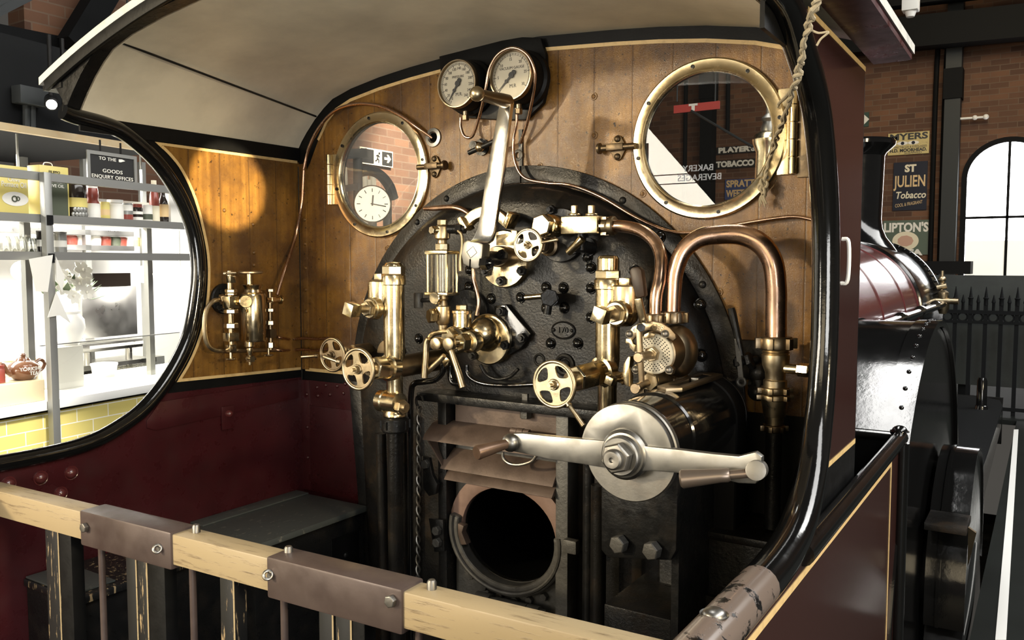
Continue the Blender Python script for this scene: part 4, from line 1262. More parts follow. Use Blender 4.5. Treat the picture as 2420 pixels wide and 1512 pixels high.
tp = at(1092, 772, Y=-.20)
part('top_chamber', MB().lathe(tp, EZ, [(0, .032), (.045, .032), (.047, .035), (.055, .035), (.058, .028)], 28).hexa(tp + V((0, 0, .057)), tp + V((0, 0, .075)), .020), 'brass', cv)
for (u, v, y, pts) in [(1027, 816, y1 - .055, [(1013, 800), (1008, 812), (1006, 850), (1003, 892)]), (1037, 835, y1 - .04, [(1050, 840), (1035, 855), (1010, 878)]), (1062, 815, y1 - .07, [(1066, 828), (1075, 855), (1085, 885), (1094, 915)])]:
    pp = px(pts, y + .008)
    part('bar_handle', MB().tube(pp, [.009, .0095, .0105, .012][:len(pp)], 12, 4), 'brass_dull', cv)
for u, v in [(1032, 812), (1062, 812)]:
    p = at(u, v, Y=y1 - .075)
    part('handle_boss', MB().cyl(p + V((.0, .075, .0)), p, .014).lathe(p + V((0, .014, 0)), NY, [(0, .021), (.014, .022), (.022, .021), (.024, .017)], 20), 'brass_dull', cv)
part('yoke', MB().tube(px([(1015, 800), (1022, 790), (1040, 785), (1060, 784)], y1 - .03), .009, 10), 'brass', cv)
part('lower_lug', MB().prism(px([(1045, 838), (1062, 850), (1058, 862), (1050, 868), (1042, 850)], y1), (0, .03, 0)), 'brass', cv, bev=.003)
blk = 'black drain pipes under the central valve'
pipe('drain_pipe', 'black pipe bending from the central valve down the left side of the firehole', px([(1048, 860, -.24), (1045, 880, -.24), (1028, 897, -.24), (1000, 902, -.24), (980, 906, -.24), (972, 925, -.235), (970, 1000, -.235), (970, 1200, -.235), (972, 1560, -.235)], 0), .0105, 'black_gloss')
pipe('drain_pipe', 'stubby black pipe hooking under the clustered brass valve', px([(1064, 862), (1064, 885), (1070, 903), (1090, 908)], -.20), .0105, 'black_gloss')
pipe('drain_pipe', 'slim black pipe lying along the back of the firehole ledge', px([(1103, 862), (1105, 882), (1120, 898), (1150, 908), (1200, 911), (1250, 909), (1300, 906), (1345, 900)], -.17), .008, 'black_gloss')
pipe('drain_pipe', 'thin sagging black pipe hanging below the big brass flange', px([(1135, 862), (1150, 885), (1175, 896), (1205, 890), (1225, 872)], -.13), .006, 'iron_black')
# ---------------------------------------------------------------- brass columns left and right
def column(name, label, u, yc, rpx, v_top, v_bot, lobe, zpx):
    """upright brass valve body; lobe = +1 right / -1 left side chamber"""
    def z(v):
        return at(u, v, Y=yc).z
    c = at(u, 800, Y=yc)
    s = mpp(c)
    r = rpx * s
    t = thing(name, label, 'valve', (c.x, yc, z(v_bot)))
    X, Yc = c.x, yc
    tb = MB().lathe((X, Yc, 0), EZ, [(z(v_bot), r * .78), (z(zpx['cross'] + 40), r * .78), (z(zpx['cross'] + 8), r * .84), (z(zpx['cross'] - 30), r), (z(zpx['collar']), r)], 32)
    part('column', tb, 'brass', t)
    part('collar', MB().lathe((X, Yc, 0), EZ, [(z(zpx['collar'] + 2), r * 1.02), (z(zpx['collar']), r * 1.14), (z(zpx['collar'] - 20), r * 1.14), (z(zpx['collar'] - 24), r * 1.05)], 32), 'brass', t)
    part('cap', MB().hexa((X, Yc, z(zpx['collar'] - 22)), (X, Yc, z(zpx['collar'] - 45)), r * 1.08).lathe((X, Yc, 0), EZ, [(z(zpx['collar'] - 44), r * .9), (z(v_top + 8), r * .9), (z(v_top + 2), r * .75), (z(v_top), r * .4)], 28), 'brass', t)
    lx_ = X + lobe * r * 1.62
    lm = MB().lathe((lx_, Yc - .004, 0), EZ, [(z(zpx['lobe1'] + 8), r * .5), (z(zpx['lobe1'] - 4), r * .95), (z(zpx['lobe1'] - 26), r * 1.15), (z(zpx['collar'] + 4), r * 1.15), (z(zpx['collar'] - 6), r * 1.12), (z(zpx['collar'] - 10), r * .95)], 28)
    lm.box(((X + lx_) / 2, Yc, (z(zpx['collar'] + 4) + z(zpx['lobe1'] - 30)) / 2), (abs(lx_ - X), r * 1.3, z(zpx['collar'] + 4) - z(zpx['lobe1'] - 30)))
    part('side_chamber', lm, 'brass', t)
    part('chamber_plug', MB().box((lx_, Yc, z(zpx['collar'] - 18)), (r * .9, r * .9, .02)), 'brass', t, bev=.002)
    # drain spindle with square head
    zz = z(zpx['spin'])
    o = V((lx_ - lobe * r * .1, Yc - r * .7, zz))
    o = o + V((0, -r * .25, 0))
    sp = MB().lathe(o, NY, [(0, r * 1.1), (.022, r * 1.0), (.024, r * .88), (.032, r * .86)], 28)
    spn = part('spindle_boss', sp, 'brass', t)
    part('spindle_nut', MB().hexa(o + V((0, -.03, 0)), o + V((0, -.05, 0)), r * .72).cyl(o + V((0, -.05, 0)), o + V((0, -.085, 0)), r * .36), 'brass_dull', spn)
    part('square_head', MB().box(o + V((-.006, -.105, 0)), (r * 1.1, r * 1.2, r * 1.15), Matrix.Rotation(R_(18), 3, 'Y')), 'brass', spn, bev=.0015)
    part('raised_seal', MB().torus((X, Yc - r * .80, z(zpx['collar'] + 125)), NY, r * .52, r * .05, 24, 6), 'brass', t)
    return t, X, Yc, r, z

lcol, LX, LY_, lr, lz = column('injector_valve', 'tall brass column valve left of the boiler end', 932, -.31, 25, 619, 945, -1, dict(collar=672, cross=865, lobe1=735, spin=728))
rcol, RX, RYc, rr_, rz = column('injector_valve', 'tall brass column valve behind the reversing disc', 1436, -.24, 29, 603, 1010, 1, dict(collar=682, cross=880, lobe1=760, spin=737))

def cross_valve(par, X, Yc, r, z, v, wheel_uv, wy, Rpx, handle, back_to):
    wc = at(wheel_uv[0], wheel_uv[1], Y=wy)
    zc = z(v)
    hub = V((X, Yc, zc))
    R = Rpx * mpp(wc)
    d = (hub - wc)
    part('valve_boss', MB().lathe(hub + d * .08, -d, [(0, r * .7), (r * .5, r * 1.25), (r * 1.3, r * 1.28), (r * 1.4, r * 1.05), (r * 1.8, r * 1.0)], 28), 'brass', par)
    part('bonnet_nut', MB().hexa(hub - d * .30, hub - d * .62, r * 1.12), 'brass', par, bev=.001)
    part('valve_stem', MB().cyl(hub - d * .6, wc, r * .34, n=16).cyl(hub - d * .62, hub - d * .74, r * .62), 'brass_dull', par)
    handwheel(par, wc, R, 'brass_dull', handle)
    if back_to:
        part('steam_pipe', MB().cyl(hub, back_to, r * 1.05), 'brass_dark', par)
cross_valve(lcol, LX, LY_, lr, lz, 868, (847, 872), -.47, 51, V((-.052, -.02, .018)), V((LX + .06, BY, lz(858))))
cross_valve(rcol, RX, RYc, rr_, rz, 876, (1310, 908), -.45, 58, V((.05, 0, -.058)), None)
# half-round dark guard behind the left wheel and the lower tee with its union nut
part('tee_body', MB().lathe((LX - .055, LY_ - .012, lz(948)), (1, -.10, 0), [(0, lr * .7), (.004, lr * 1.05), (.03, lr * 1.08), (.034, lr * .98), (.095, lr * .98), (.1, lr * .6)], 28).lathe((LX, LY_, lz(948)), (0, 0, -1), [(0, lr * .9), (.03, lr * .95), (.04, lr * 1.1), (.05, lr * 1.1)], 28), 'brass', lcol)
part('tee_nut', MB().hexa((LX + .043, LY_ - .022, lz(956)), (LX + .062, LY_ - .026, lz(956)), lr * .72).cyl((LX + .06, LY_ - .026, lz(956)), (LX + .075, LY_ - .028, lz(956)), lr * .36, n=14), 'brass_dull', lcol)
un = MB().lathe((LX, LY_, 0), EZ, [(lz(1020), lr * 1.15), (lz(1015), lr * 1.3), (lz(988), lr * 1.3), (lz(984), lr * 1.1)], 28)
for k in range(8):
    a = k * PI / 4
    un.box((LX + math.cos(a) * lr * 1.32, LY_ + math.sin(a) * lr * 1.32, (lz(1012) + lz(990)) / 2), (.009, .009, .028), Matrix.Rotation(a, 3, 'Z'))
part('union_nut', un, 'iron_black', lcol)
part('down_pipe', MB().tube([V((LX, LY_, lz(1018))), V((LX - .002, LY_, .7)), V((LX - .012, LY_ + .02, .3)), V((LX - .012, LY_ + .03, .02))], .027, 14), 'iron_rough', lcol)
half = MB().prism([V((LX - .075 + .05 * math.cos(a), LY_ + .05, lz(842) + .05 * math.sin(a))) for a in [PI * k / 14 for k in range(15)]], (0, .045, 0))
part('stop_plate', half, 'bronze_dark', lcol, bev=.003)
p = at(1473, 893, Y=RYc - .03)
part('lower_spindle', MB().cyl(V((RX + rr_ * .5, RYc, rz(886))), p, .016).hexa(p + V((.01, .02, 0)), p + V((0, -.005, 0)), .021).cyl(p, p + V((-.012, -.035, 0)), .01), 'brass_dull', rcol)
part('square_head', MB().box(p + V((-.016, -.05, -.002)), (.024, .03, .024), Matrix.Rotation(R_(20), 3, 'Y')), 'brass', rcol, bev=.0015)

# far-left small handwheel valve
wv = thing('steam_valve', 'small dark handwheel valve at the far left of the front, near the corner', 'valve', at(830, 830, Y=-.05))
wc = at(786, 838, Y=-.27)
handwheel(wv, wc, 41 * mpp(wc), 'brass_dark', V((-.062, -.02, -.006)), 'brass_dark')
part('body', MB().cyl(wc, V((wc.x + .012, -.10, wc.z + .004)), .011).hexa(wc + V((.004, .06, 0)), wc + V((.006, .10, 0)), .027).cyl(wc + V((.006, .10, 0)), V((wc.x + .012, -.02, wc.z + .004)), .028), 'brass_dull', wv)
part('branch', MB().cyl(V((wc.x + .012, -.06, wc.z + .004)), V((wc.x + .012, -.06, wc.z + .09)), .014).hexa(V((wc.x + .012, -.06, wc.z + .05)), V((wc.x + .012, -.06, wc.z + .075)), .020), 'iron_black', wv)

# ---------------------------------------------------------------- wall lubricator
WX = -1.02
lub = thing('displacement_lubricator', 'pale brass oil cup lubricator with valves on the left boarded wall', 'lubricator', at(600, 860, X=-1.09))
def w3(u, v, x=WX):
    return at(u, v, X=x)
def wl(u, prof, m, name, n=20, x=WX, hexn=False):
    c = w3(u, prof[0][0], x)
    return part(name, MB().lathe((c.x, c.y, 0), EZ, [(w3(u, v, x).z, r) for v, r in prof], 6 if hexn else n), m, lub)
wl(600, [(806, .044), (803, .047), (700, .047), (694, .044), (690, .034), (684, .031), (676, .037), (673, .041), (671, .030)], 'brass', 'oil_cup', 36)
wl(590, [(672, .012), (645, .012), (643, .018)], 'brass', 'filler_neck', 16)
wl(592, [(647, .040), (645, .046), (642, .046), (640, .040)], 'brass_dull', 'filler_wheel', 32)
c = w3(583, 712, WX + .048)
part('front_disc', MB().lathe(c + V((-.012, 0, 0)), (.9, -.45, 0), [(0, .020), (.012, .024), (.02, .024), (.022, .022)], 28), 'brass', lub)
bp2 = w3(527, 706, -1.094)
part('wall_flange', MB().lathe(bp2, EX, [(0, .058), (.010, .058), (.014, .054)], 36), 'iron_black', lub)
reps('flange_nut', MB().hexa((0, 0, 0), (.012, 0, 0), .012), 'iron_black', lub, [w3(u, v, -1.082) for u, v in [(522, 690), (524, 728), (514, 727)]])
# left valve stack
UL = 546
st = wl(UL + 1, [(826, .010), (640, .010)], 'brass_dull', 'valve_stack', 14)
for v0, v1, r in [(728, 700, .026), (806, 786, .026), (668, 652, .016), (832, 814, .018)]:
    c0, c1 = w3(UL, v0, WX + .01), w3(UL, v1, WX + .01)
    mid = (c0 + c1) / 2
    part('square_body', MB().box(mid, (r * 1.5, r * 1.7, c1.z - c0.z)), 'brass', st, bev=.002)
for v0, v1, r in [(741, 730, .026), (776, 763, .026), (692, 683, .022), (698, 692, .021)]:
    c0, c1 = w3(UL, v0, WX + .01), w3(UL, v1, WX + .01)
    part('hex_nut', MB().hexa(c0, c1, r), 'brass', st)
part('foot_wheel', MB().lathe(w3(UL, 850, WX + .01), EZ, [(0, .018), (.003, .022), (.006, .020), (.008, .006), (.03, .006)], 24), 'brass', st)
part('tee_bar', MB().cyl(w3(533, 646, WX + .01), w3(556, 645, WX + .01), .0055, n=10).sphere(w3(532, 646, WX + .01), .008), 'brass_dull', st)
# right valve stack
US = 640
st2 = wl(US, [(826, .009), (690, .009)], 'brass_dark', 'valve_stack', 14)
for v0, v1, r in [(690, 682, .017), (737, 728, .018), (768, 757, .018), (822, 808, .015)]:
    part('hex_nut', MB().hexa(w3(US, v0), w3(US, v1), r), 'brass_dull', st2)
part('square_body', MB().box((w3(US, 797) + w3(US, 778)) / 2, (.032, .032, .034)), 'brass_dark', st2, bev=.002)
part('side_valve', MB().cyl(w3(628, 709), w3(660, 708), .012, n=14).hexa(w3(638, 709), w3(648, 709), .017).lathe(w3(661, 708), w3(665, 708) - w3(661, 708), [(0, .006), (.001, .018), (.006, .018), (.008, .014)], 20), 'brass', st2)
part('foot_wheel', MB().lathe(w3(635, 841), EZ, [(0, .016), (.003, .020), (.006, .018), (.007, .005), (.03, .005)], 24), 'brass_dull', st2)
# drain under the cup
part('drain_cock', MB().lathe((w3(590, 830).x, w3(590, 830).y, 0), EZ, [(w3(590, 862).z, .006), (w3(590, 855).z, .007), (w3(590, 838).z, .008), (w3(590, 830).z, .013), (w3(590, 822).z, .012), (w3(590, 818).z, .02), (w3(590, 805).z, .02)], 18).box(w3(592, 848), (.022, .022, .022)).cyl(w3(582, 847), w3(604, 847), .005, n=10), 'brass', lub)
part('loop_pipe', MB().tube([w3(u, v, x) for u, v, x in [(520, 708, -1.05), (504, 712, -1.04), (488, 732, -1.04), (483, 770, -1.04), (487, 805, -1.04), (500, 824, -1.04), (530, 829, -1.04), (600, 827, -1.05), (655, 826, -1.06)]], .0085, 10), 'brass_dull', lub)
part('loop_union', MB().hexa(w3(520, 708, -1.05), w3(531, 706, -1.045), .019), 'brass_dull', lub)
pipe('copper_pipe', 'upper of two short copper pipes linking the wall lubricator to a dark wheel valve', [w3(655, 796, -1.05), w3(668, 799, -1.05), at(690, 802, Y=-.045), at(720, 799, Y=-.045), at(745, 801, Y=-.05), at(775, 799, Y=-.06)], .006)
pipe('copper_pipe', 'lower of two short copper pipes linking the wall lubricator to a dark wheel valve', [w3(650, 826, -1.055), w3(668, 828, -1.05), at(690, 827, Y=-.045), at(720, 826, Y=-.045), at(745, 828, Y=-.06), at(780, 824, Y=-.10)], .006)

# ---------------------------------------------------------------- vacuum brake ejector with ON / OFF plate
ey = -.36
ec = at(1544, 836, Y=ey)
ej = thing('brake_valve', 'perforated round brass brake valve with a brown-gripped handle', 'brake valve', ec + V((0, .2, -.1)))
er = 46 * mpp(ec)
part('body', MB().lathe(ec + V((0, .13, 0)), NY, [(0, er * .8), (.02, er * 1.15), (.10, er * 1.2), (.118, er * 1.12), (.122, er * 1.02)], 44), 'brass_dark', ej)
dsc = part('perforated_disc', MB().lathe(ec + V((0, .012, 0)), NY, [(0, er * 1.05), (.010, er * 1.05), (.012, er)], 48), 'dial_face', ej)
hl_ = MB()
for rr, n in [(.55, 20), (.66, 24), (.77, 28), (.88, 32)]:
    for k in range(n):
        a = 2 * PI * (k + (.5 if n % 8 else 0)) / n
        hl_.lathe(ec + V((er * rr * math.cos(a), -.0001, er * rr * math.sin(a))), NY, [(0, .0017), (.0006, .0017)], 6)
part('vent_perforation', hl_, 'soot', dsc)  # dark dots painted for the shade in the holes
part('hub_nut', MB().hexa(ec + V((0, -.001, 0)), ec + V((0, -.02, 0)), er * .40).cyl(ec + V((0, -.018, 0)), ec + V((0, -.026, 0)), er * .26), 'brass_dull', ej)
pin = at(1508, 845, Y=ey - .085)
part('spindle', MB().cyl(ec, pin, .012).lathe(pin + V((0, .02, 0)), NY, [(0, .013), (.02, .0145), (.022, .012)], 18), 'brass_dark', ej)
arcp = [(1493, 806), (1484, 797), (1482, 788), (1495, 772), (1515, 762), (1540, 759), (1563, 763), (1583, 775), (1596, 790), (1597, 800), (1590, 806), (1575, 796), (1555, 784), (1530, 780), (1510, 787)]
ofp = part('on_off_plate', MB().prism(px(arcp, ey - .008), (0, .012, 0)), 'brass_dark', ej, bev=.003)
part('raised_letters', text_mb('OFF', at(1554, 774, Y=ey - .0085), .021, depth=.0016, roll=R_(-14)), 'brass_dull', ofp)
part('raised_letters', text_mb('ON', at(1507, 778, Y=ey - .0085), .019, depth=.0016, roll=R_(22)), 'brass_dull', ofp)
reps('plate_bolt', MB().dome((0, 0, 0), NY, .0095, .009, 16, .002), 'steel_worn', ej, [at(u, v, Y=ey - .008) for u, v in [(1487, 789), (1572, 789), (1502, 873), (1581, 874)]])
part('lug', MB().prism(px([(1570, 866), (1582, 860), (1592, 872), (1588, 886), (1572, 884)], ey + .0), (0, .02, 0)), 'brass_dark', ej, bev=.004)
part('lug', MB().prism(px([(1493, 866), (1503, 860), (1512, 872), (1505, 884), (1494, 882)], ey + .0), (0, .02, 0)), 'brass_dark', ej, bev=.004)
part('side_plate', MB().prism(px([(1490, 842), (1484, 842), (1473, 860), (1470, 885), (1475, 910), (1487, 915), (1486, 880)], ey + .02), (0, .03, 0)), 'brass', ej, bev=.004)
lb0, lb1 = at(1510, 775, Y=ey - .045), at(1520, 962, Y=ey - .03)
part('link_bar', MB().bar(lb0, lb1, .014, .012, EX), 'brass_dark', ej, bev=.002)
part('link_bolt', MB().hexa(lb0 + V((0, .01, .002)), lb0 + V((.012, -.012, .002)), .012), 'iron_black', ej)
p = at(1502, 918, Y=ey - .075)
part('lower_pin', MB().cyl(p, at(1540, 900, Y=ey + .02), .0115).lathe(p + V((0, .015, 0)), NY, [(0, .014), (.018, .015), (.02, .013)], 18), 'brass_dark', ej)
part('lower_nut', MB().hexa(at(1533, 903, Y=ey - .01), at(1540, 900, Y=ey + .015), .026).cyl(at(1540, 900, Y=ey + .01), at(1575, 900, Y=ey + .1), .022), 'brass_dull', ej)
part('ratchet_lug', MB().prism(px([(1488, 822), (1486, 812), (1478, 812), (1479, 800), (1492, 800), (1496, 812), (1502, 815), (1498, 832)], ey - .012), (0, .014, 0)), 'brass_dull', ej, bev=.002)
part('deflector', MB().prism(px([(1522, 790), (1535, 784), (1548, 790), (1544, 797), (1530, 800), (1520, 800)], ey - .012), (0, .008, 0)), 'brass_dull', ej, bev=.002)
hb = MB().bar(at(1508, 705, Y=ey - .035), at(1521, 762, Y=ey - .02), .020, .010, EX)
hd = part('handle_bar', hb, 'brass', ej, bev=.002)
grp = [(1486, 640), (1492, 632), (1508, 630), (1515, 638), (1519, 665), (1523, 700), (1505, 706), (1501, 700), (1492, 668)]
part('handle_grip', MB().prism(px(grp, ey - .05), (0, .026, 0)), 'leather_brown', hd, bev=.006)
part('outlet_body', MB().sphere(at(1598, 830, Y=-.24), .062, (1, 1, 1.25)).cyl(at(1598, 830, Y=-.24), at(1598, 830, Y=BY), .045).cyl(at(1540, 905, Y=-.28), at(1600, 905, Y=-.22), .035).tube(px([(1590, 890, -.24), (1612, 905, -.22), (1612, 935, -.20)], 0), .028, 12), 'brass_dark', ej)
part('curved_bracket', MB().prism(px([(1534, 930), (1546, 930), (1545, 950), (1540, 970), (1530, 975), (1528, 960)], ey + .03), (0, .02, 0)), 'brass', ej, bev=.003)

def castle_nut(c, r, h, m, par, name='castle_nut', ax=EZ, n=8):
    mbx = MB().lathe(c, ax, [(0, r * .86), (h * .15, r * .9), (h * .85, r * .9), (h, r * .84)], 28)
    a_, b_, z_ = basis(ax)
    for k in range(n):
        a = 2 * PI * k / n
        mbx.box(V(c) + z_ * h * .5 + (a_ * math.cos(a) + b_ * math.sin(a)) * r * .9, (r * .30, r * .5, h * .8) if ax == EZ else (h * .8, r * .3, r * .3), Matrix.Rotation(a, 3, 'Z') if ax == EZ else None)
    return part(name, mbx, m, par, bev=.0012)

# smaller copper pipe from the block to the ejector
sp_ = thing('copper_steam_pipe', 'slimmer bent copper pipe curving down from the square brass block', 'pipe', at(1552, 742, Y=-.27))
pp = [V((b.x + .05, yb + .04, zc_))] if False else px([(1440, 534, -.165), (1475, 535, -.17), (1515, 545, -.19), (1548, 572, -.21), (1562, 610, -.23), (1559, 660, -.25), (1551, 700, -.26), (1549, 748, -.26)], 0)
part('tube', MB().tube(pp, .0185, 18), 'copper', sp_)
p = at(1549, 756, Y=-.26)
castle_nut(p - V((0, 0, .012)), .033, .03, 'brass_dark', sp_)
q = pp[0]
mb2 = MB().lathe(q + V((-.022, 0, 0)), EX, [(0, .022), (.004, .026), (.018, .026), (.022, .024), (.026, .030), (.038, .030), (.042, .026)], 28)
for k in range(6):
    a = k * PI / 3
    mb2.box(q + V((-.012, math.cos(a) * .027, math.sin(a) * .027)), (.018, .008, .008))
part('end_nut', mb2, 'brass_dark', sp_)

# big copper U pipe with its union and drain valve
bp3 = thing('copper_steam_pipe', 'thick copper U-bend pipe standing before the right boarded panel', 'pipe', at(1832, 1020, Y=-.14))
pp = px([(1590, 745, -.23), (1592, 690, -.23), (1597, 640, -.225), (1616, 592, -.215), (1655, 562, -.20), (1705, 554, -.18), (1755, 556, -.165), (1800, 578, -.155), (1826, 620, -.15), (1834, 680, -.145), (1834, 740, -.14), (1834, 800, -.14)], 0)
part('tube', MB().tube(pp, [.022, .022, .0235, .025, .0265, .0275, .0285, .029, .029, .029, .029, .029], 22), 'copper', bp3)
p = at(1592, 752, Y=-.23)
castle_nut(p - V((0, 0, .014)), .038, .034, 'brass_dark', bp3)
UX = at(1834, 800, Y=-.14)
def uz(v):
    return at(1834, v, Y=-.14).z
castle_nut(V((UX.x, UX.y, uz(826))), .050, uz(795) - uz(826), 'brass_dark', bp3, 'union_nut', n=6)
part('union_body', MB().lathe((UX.x, UX.y, 0), EZ, [(uz(905), .026), (uz(898), .027), (uz(880), .028), (uz(862), .036), (uz(845), .038), (uz(838), .038), (uz(836), .034), (uz(832), .038), (uz(829), .034), (uz(826), .038)], 32), 'brass_dull', bp3)
part('union_collar', MB().lathe((UX.x, UX.y, 0), EZ, [(uz(914), .032), (uz(899), .032), (uz(896), .029)], 28), 'brass_dull', bp3)
castle_nut(V((UX.x, UX.y, uz(930))), .043, uz(914) - uz(930), 'brass_dark', bp3, 'union_nut', n=6)
castle_nut(V((UX.x, UX.y, uz(945))), .045, uz(931) - uz(945), 'brass_dark', bp3, 'union_nut', n=6)
part('cone', MB().lathe((UX.x, UX.y, 0), EZ, [(uz(1003), .024), (uz(984), .026), (uz(983), .029), (uz(945), .037)], 28), 'brass_dull', bp3)
castle_nut(V((UX.x, UX.y, uz(1020))), .034, uz(1004) - uz(1020), 'brass_dark', bp3, 'union_nut', n=6)
part('down_pipe', MB().cyl((UX.x, UX.y, uz(1018)), (UX.x, UX.y, .905), .022), 'iron_black', bp3)
p = V((UX.x + .03, UX.y - .01, uz(868)))
part('drain_spindle', MB().cyl(p, p + V((.04, -.005, 0)), .014).hexa(p + V((.035, -.005, 0)), p + V((.068, -.012, 0)), .019).cyl(p + V((.066, -.012, 0)), p + V((.085, -.014, 0)), .006, n=10), 'brass', bp3)

# thin dark lever near the right side
lvr = thing('sanding_lever', 'slim dark hand lever leaning by the foot of the thick copper pipe', 'lever', at(1760, 900, Y=-.06))
part('handle', MB().tube(px([(1728, 728), (1732, 745), (1744, 800), (1753, 840)], -.11), [.010, .0115, .010, .008], 10), 'iron_black', lvr)
part('blade', MB().bar(at(1742, 800, Y=-.115), at(1752, 895, Y=-.115), .014, .007, EX), 'grey_iron', lvr)
part('forked_end', MB().torus(at(1752, 902, Y=-.115), NY, .011, .005, 18, 8), 'grey_iron', lvr)
part('pivot', MB().hexa(at(1740, 858, Y=-.10), at(1752, 856, Y=-.10), .022).hexa(at(1766, 854, Y=-.09), at(1778, 850, Y=-.09), .026).cyl(at(1735, 858, Y=-.1), at(1790, 848, Y=-.06), .011), 'iron_black', lvr)
part('linkage', MB().sphere(at(1795, 880, Y=-.06), .03).cyl(at(1795, 880, Y=-.06), at(1795, 925, Y=-.06), .022).sphere(at(1790, 925, Y=-.06), .028).cyl(at(1770, 905, Y=-.05), at(1815, 915, Y=-.05), .012), 'iron_black', lvr)
part('pad', MB().box(at(1768, 850, Y=-.008), (.10, .012, .12)), 'iron_rough', lvr, bev=.006)

# ---------------------------------------------------------------- reversing gear
rvy = -.67
rvc = at(1484, 1066, Y=rvy)
rv = thing('reversing_gear', 'polished steel disc and two-armed reversing handle on a black drum', 'reversing gear', (rvc.x, -.3, .02))
rs_ = mpp(rvc)
RD = 120 * rs_
dr = V((rvc.x, rvy, rvc.z - .004))
part('disc', MB().lathe(dr + V((0, .035, 0)), NY, [(0, RD * .96), (.004, RD * .99), (.022, RD), (.026, RD * .975), (.027, RD * .5)], 72), 'steel_worn', rv)
part('upper_plate', MB().prism([dr + V((RD * .985 * math.cos(a), 0, RD * .985 * math.sin(a))) for a in [R_(-6) + R_(180) * k / 36 for k in range(37)]] + [dr + V((RD * .48 * math.cos(a), 0, RD * .48 * math.sin(a))) for a in [R_(174) - R_(180) * k / 24 for k in range(25)]], (0, -.016, 0)), 'steel', rv, bev=.004)
ax0 = dr + V((0, .0, 0))
part('hub', MB().lathe(ax0, NY, [(0, RD * .50), (.022, RD * .50), (.026, RD * .46), (.030, RD * .44), (.031, RD * .40), (.046, RD * .39), (.049, RD * .36)], 44), 'steel', rv)
part('hub_nut', MB().hexa(ax0 + V((0, -.048, 0)), ax0 + V((0, -.075, 0)), RD * .31).lathe(ax0 + V((0, -.075, 0)), NY, [(0, RD * .2), (.012, RD * .2), (.016, RD * .16), (.0165, RD * .05), (.010, RD * .04)], 24), 'steel_worn', rv, bev=.001)
def arm(pts_t, pts_b, y0, y1):
    rs = []
    n = len(pts_t)
    for k, (tu, bu) in enumerate(zip(pts_t, pts_b)):
        y = y0 + (y1 - y0) * k / (n - 1)
        p, q = at(*tu, Y=y), at(*bu, Y=y)
        rs.append([p, q, q + V((0, .022, 0)), p + V((0, .022, 0))])
    return MB().rings(rs)
la = part('left_arm', arm([(1446, 1043), (1370, 1037), (1300, 1031), (1235, 1024), (1208, 1025)], [(1440, 1107), (1370, 1096), (1300, 1086), (1235, 1071), (1208, 1066)], rvy - .024, rvy - .03), 'steel', rv, bev=.003)
ra = part('right_arm', arm([(1474, 1046), (1540, 1056), (1600, 1062), (1680, 1072), (1745, 1078), (1785, 1068), (1800, 1080)], [(1476, 1116), (1540, 1113), (1600, 1118), (1680, 1126), (1745, 1142), (1785, 1144), (1798, 1125)], rvy - .024, rvy - .03), 'steel', rv, bev=.004)
h0 = at(1206, 1046, Y=rvy - .035)
h1 = at(1126, 1070, Y=rvy - .135)
gp = part('handle_grip', MB().lathe(h0, h1 - h0, [(0, .016), (.012, .0155), (.015, .0125), ((h1 - h0).length - .004, .0185), ((h1 - h0).length, .0165)], 24), 'copper_brown', la)
part('grip_collar', MB().sphere(h0, .024, (1, .8, 1)), 'steel', la)
h0 = at(1768, 1118, Y=rvy - .04)
h1 = at(1608, 1132, Y=rvy - .075)
L = (h1 - h0).length
part('handle_grip', MB().lathe(h0, h1 - h0, [(0, .010), (L * .26, .010), (L * .265, .013), (L * .3, .0155), (L * .4, .015), (L * .97, .021), (L, .017)], 24), 'grip_steel', ra)
part('grip_pivot', MB().cyl(at(1786, 1112, Y=rvy - .048), at(1792, 1108, Y=rvy + .0), .022), 'steel_worn', ra, bev=.002)
# the drum
d0, d1 = V((rvc.x, rvy + .03, rvc.z + .01)), V((rvc.x, -.10, rvc.z + .01))
drum = part('drum', MB().lathe(d0, d1 - d0, [(0, RD * .80), (.01, RD * .88), (.12, RD * .88), (.125, RD * .92), ((d1 - d0).length - .02, RD * .93), ((d1 - d0).length, RD * .86)], 48), 'black_gloss', rv)
part('drum_band', MB().torus(V((rvc.x, -.12, d0.z)), NY, RD * .94, .006, 48, 8), 'iron_rough', drum)
sl_ = MB()
zt_ = d0.z + RD * .885
sl_.plate([V((d0.x + x, y, zt_)) for x, y in [(-.02, -.45), (.015, -.475), (.05, -.45), (.05, -.13), (.015, -.11), (-.02, -.13)]], [[V((d0.x + x, y, zt_)) for x, y in [(.001, -.42), (.029, -.42), (.029, -.16), (.001, -.16)]]], (0, 0, .012))
slt = part('slot_frame', sl_, 'brass_dark', drum, bev=.003)
part('travel_pointer', MB().box(V((d0.x + .015, -.26, zt_ + .008)), (.022, .016, .012)), 'steel', drum, bev=.002)
zl = .62
eo = [V((rvc.x - RD * .95, -.115, zl))] + [V((rvc.x - RD * .97 * math.cos(PI * k / 24), -.115, d0.z + RD * .97 * math.sin(PI * k / 24))) for k in range(25)] + [V((rvc.x + RD * .95, -.115, zl))]
part('back_casing', MB().prism(eo, (0, -.09, 0)), 'black_satin', rv, bev=.012, seg=3)
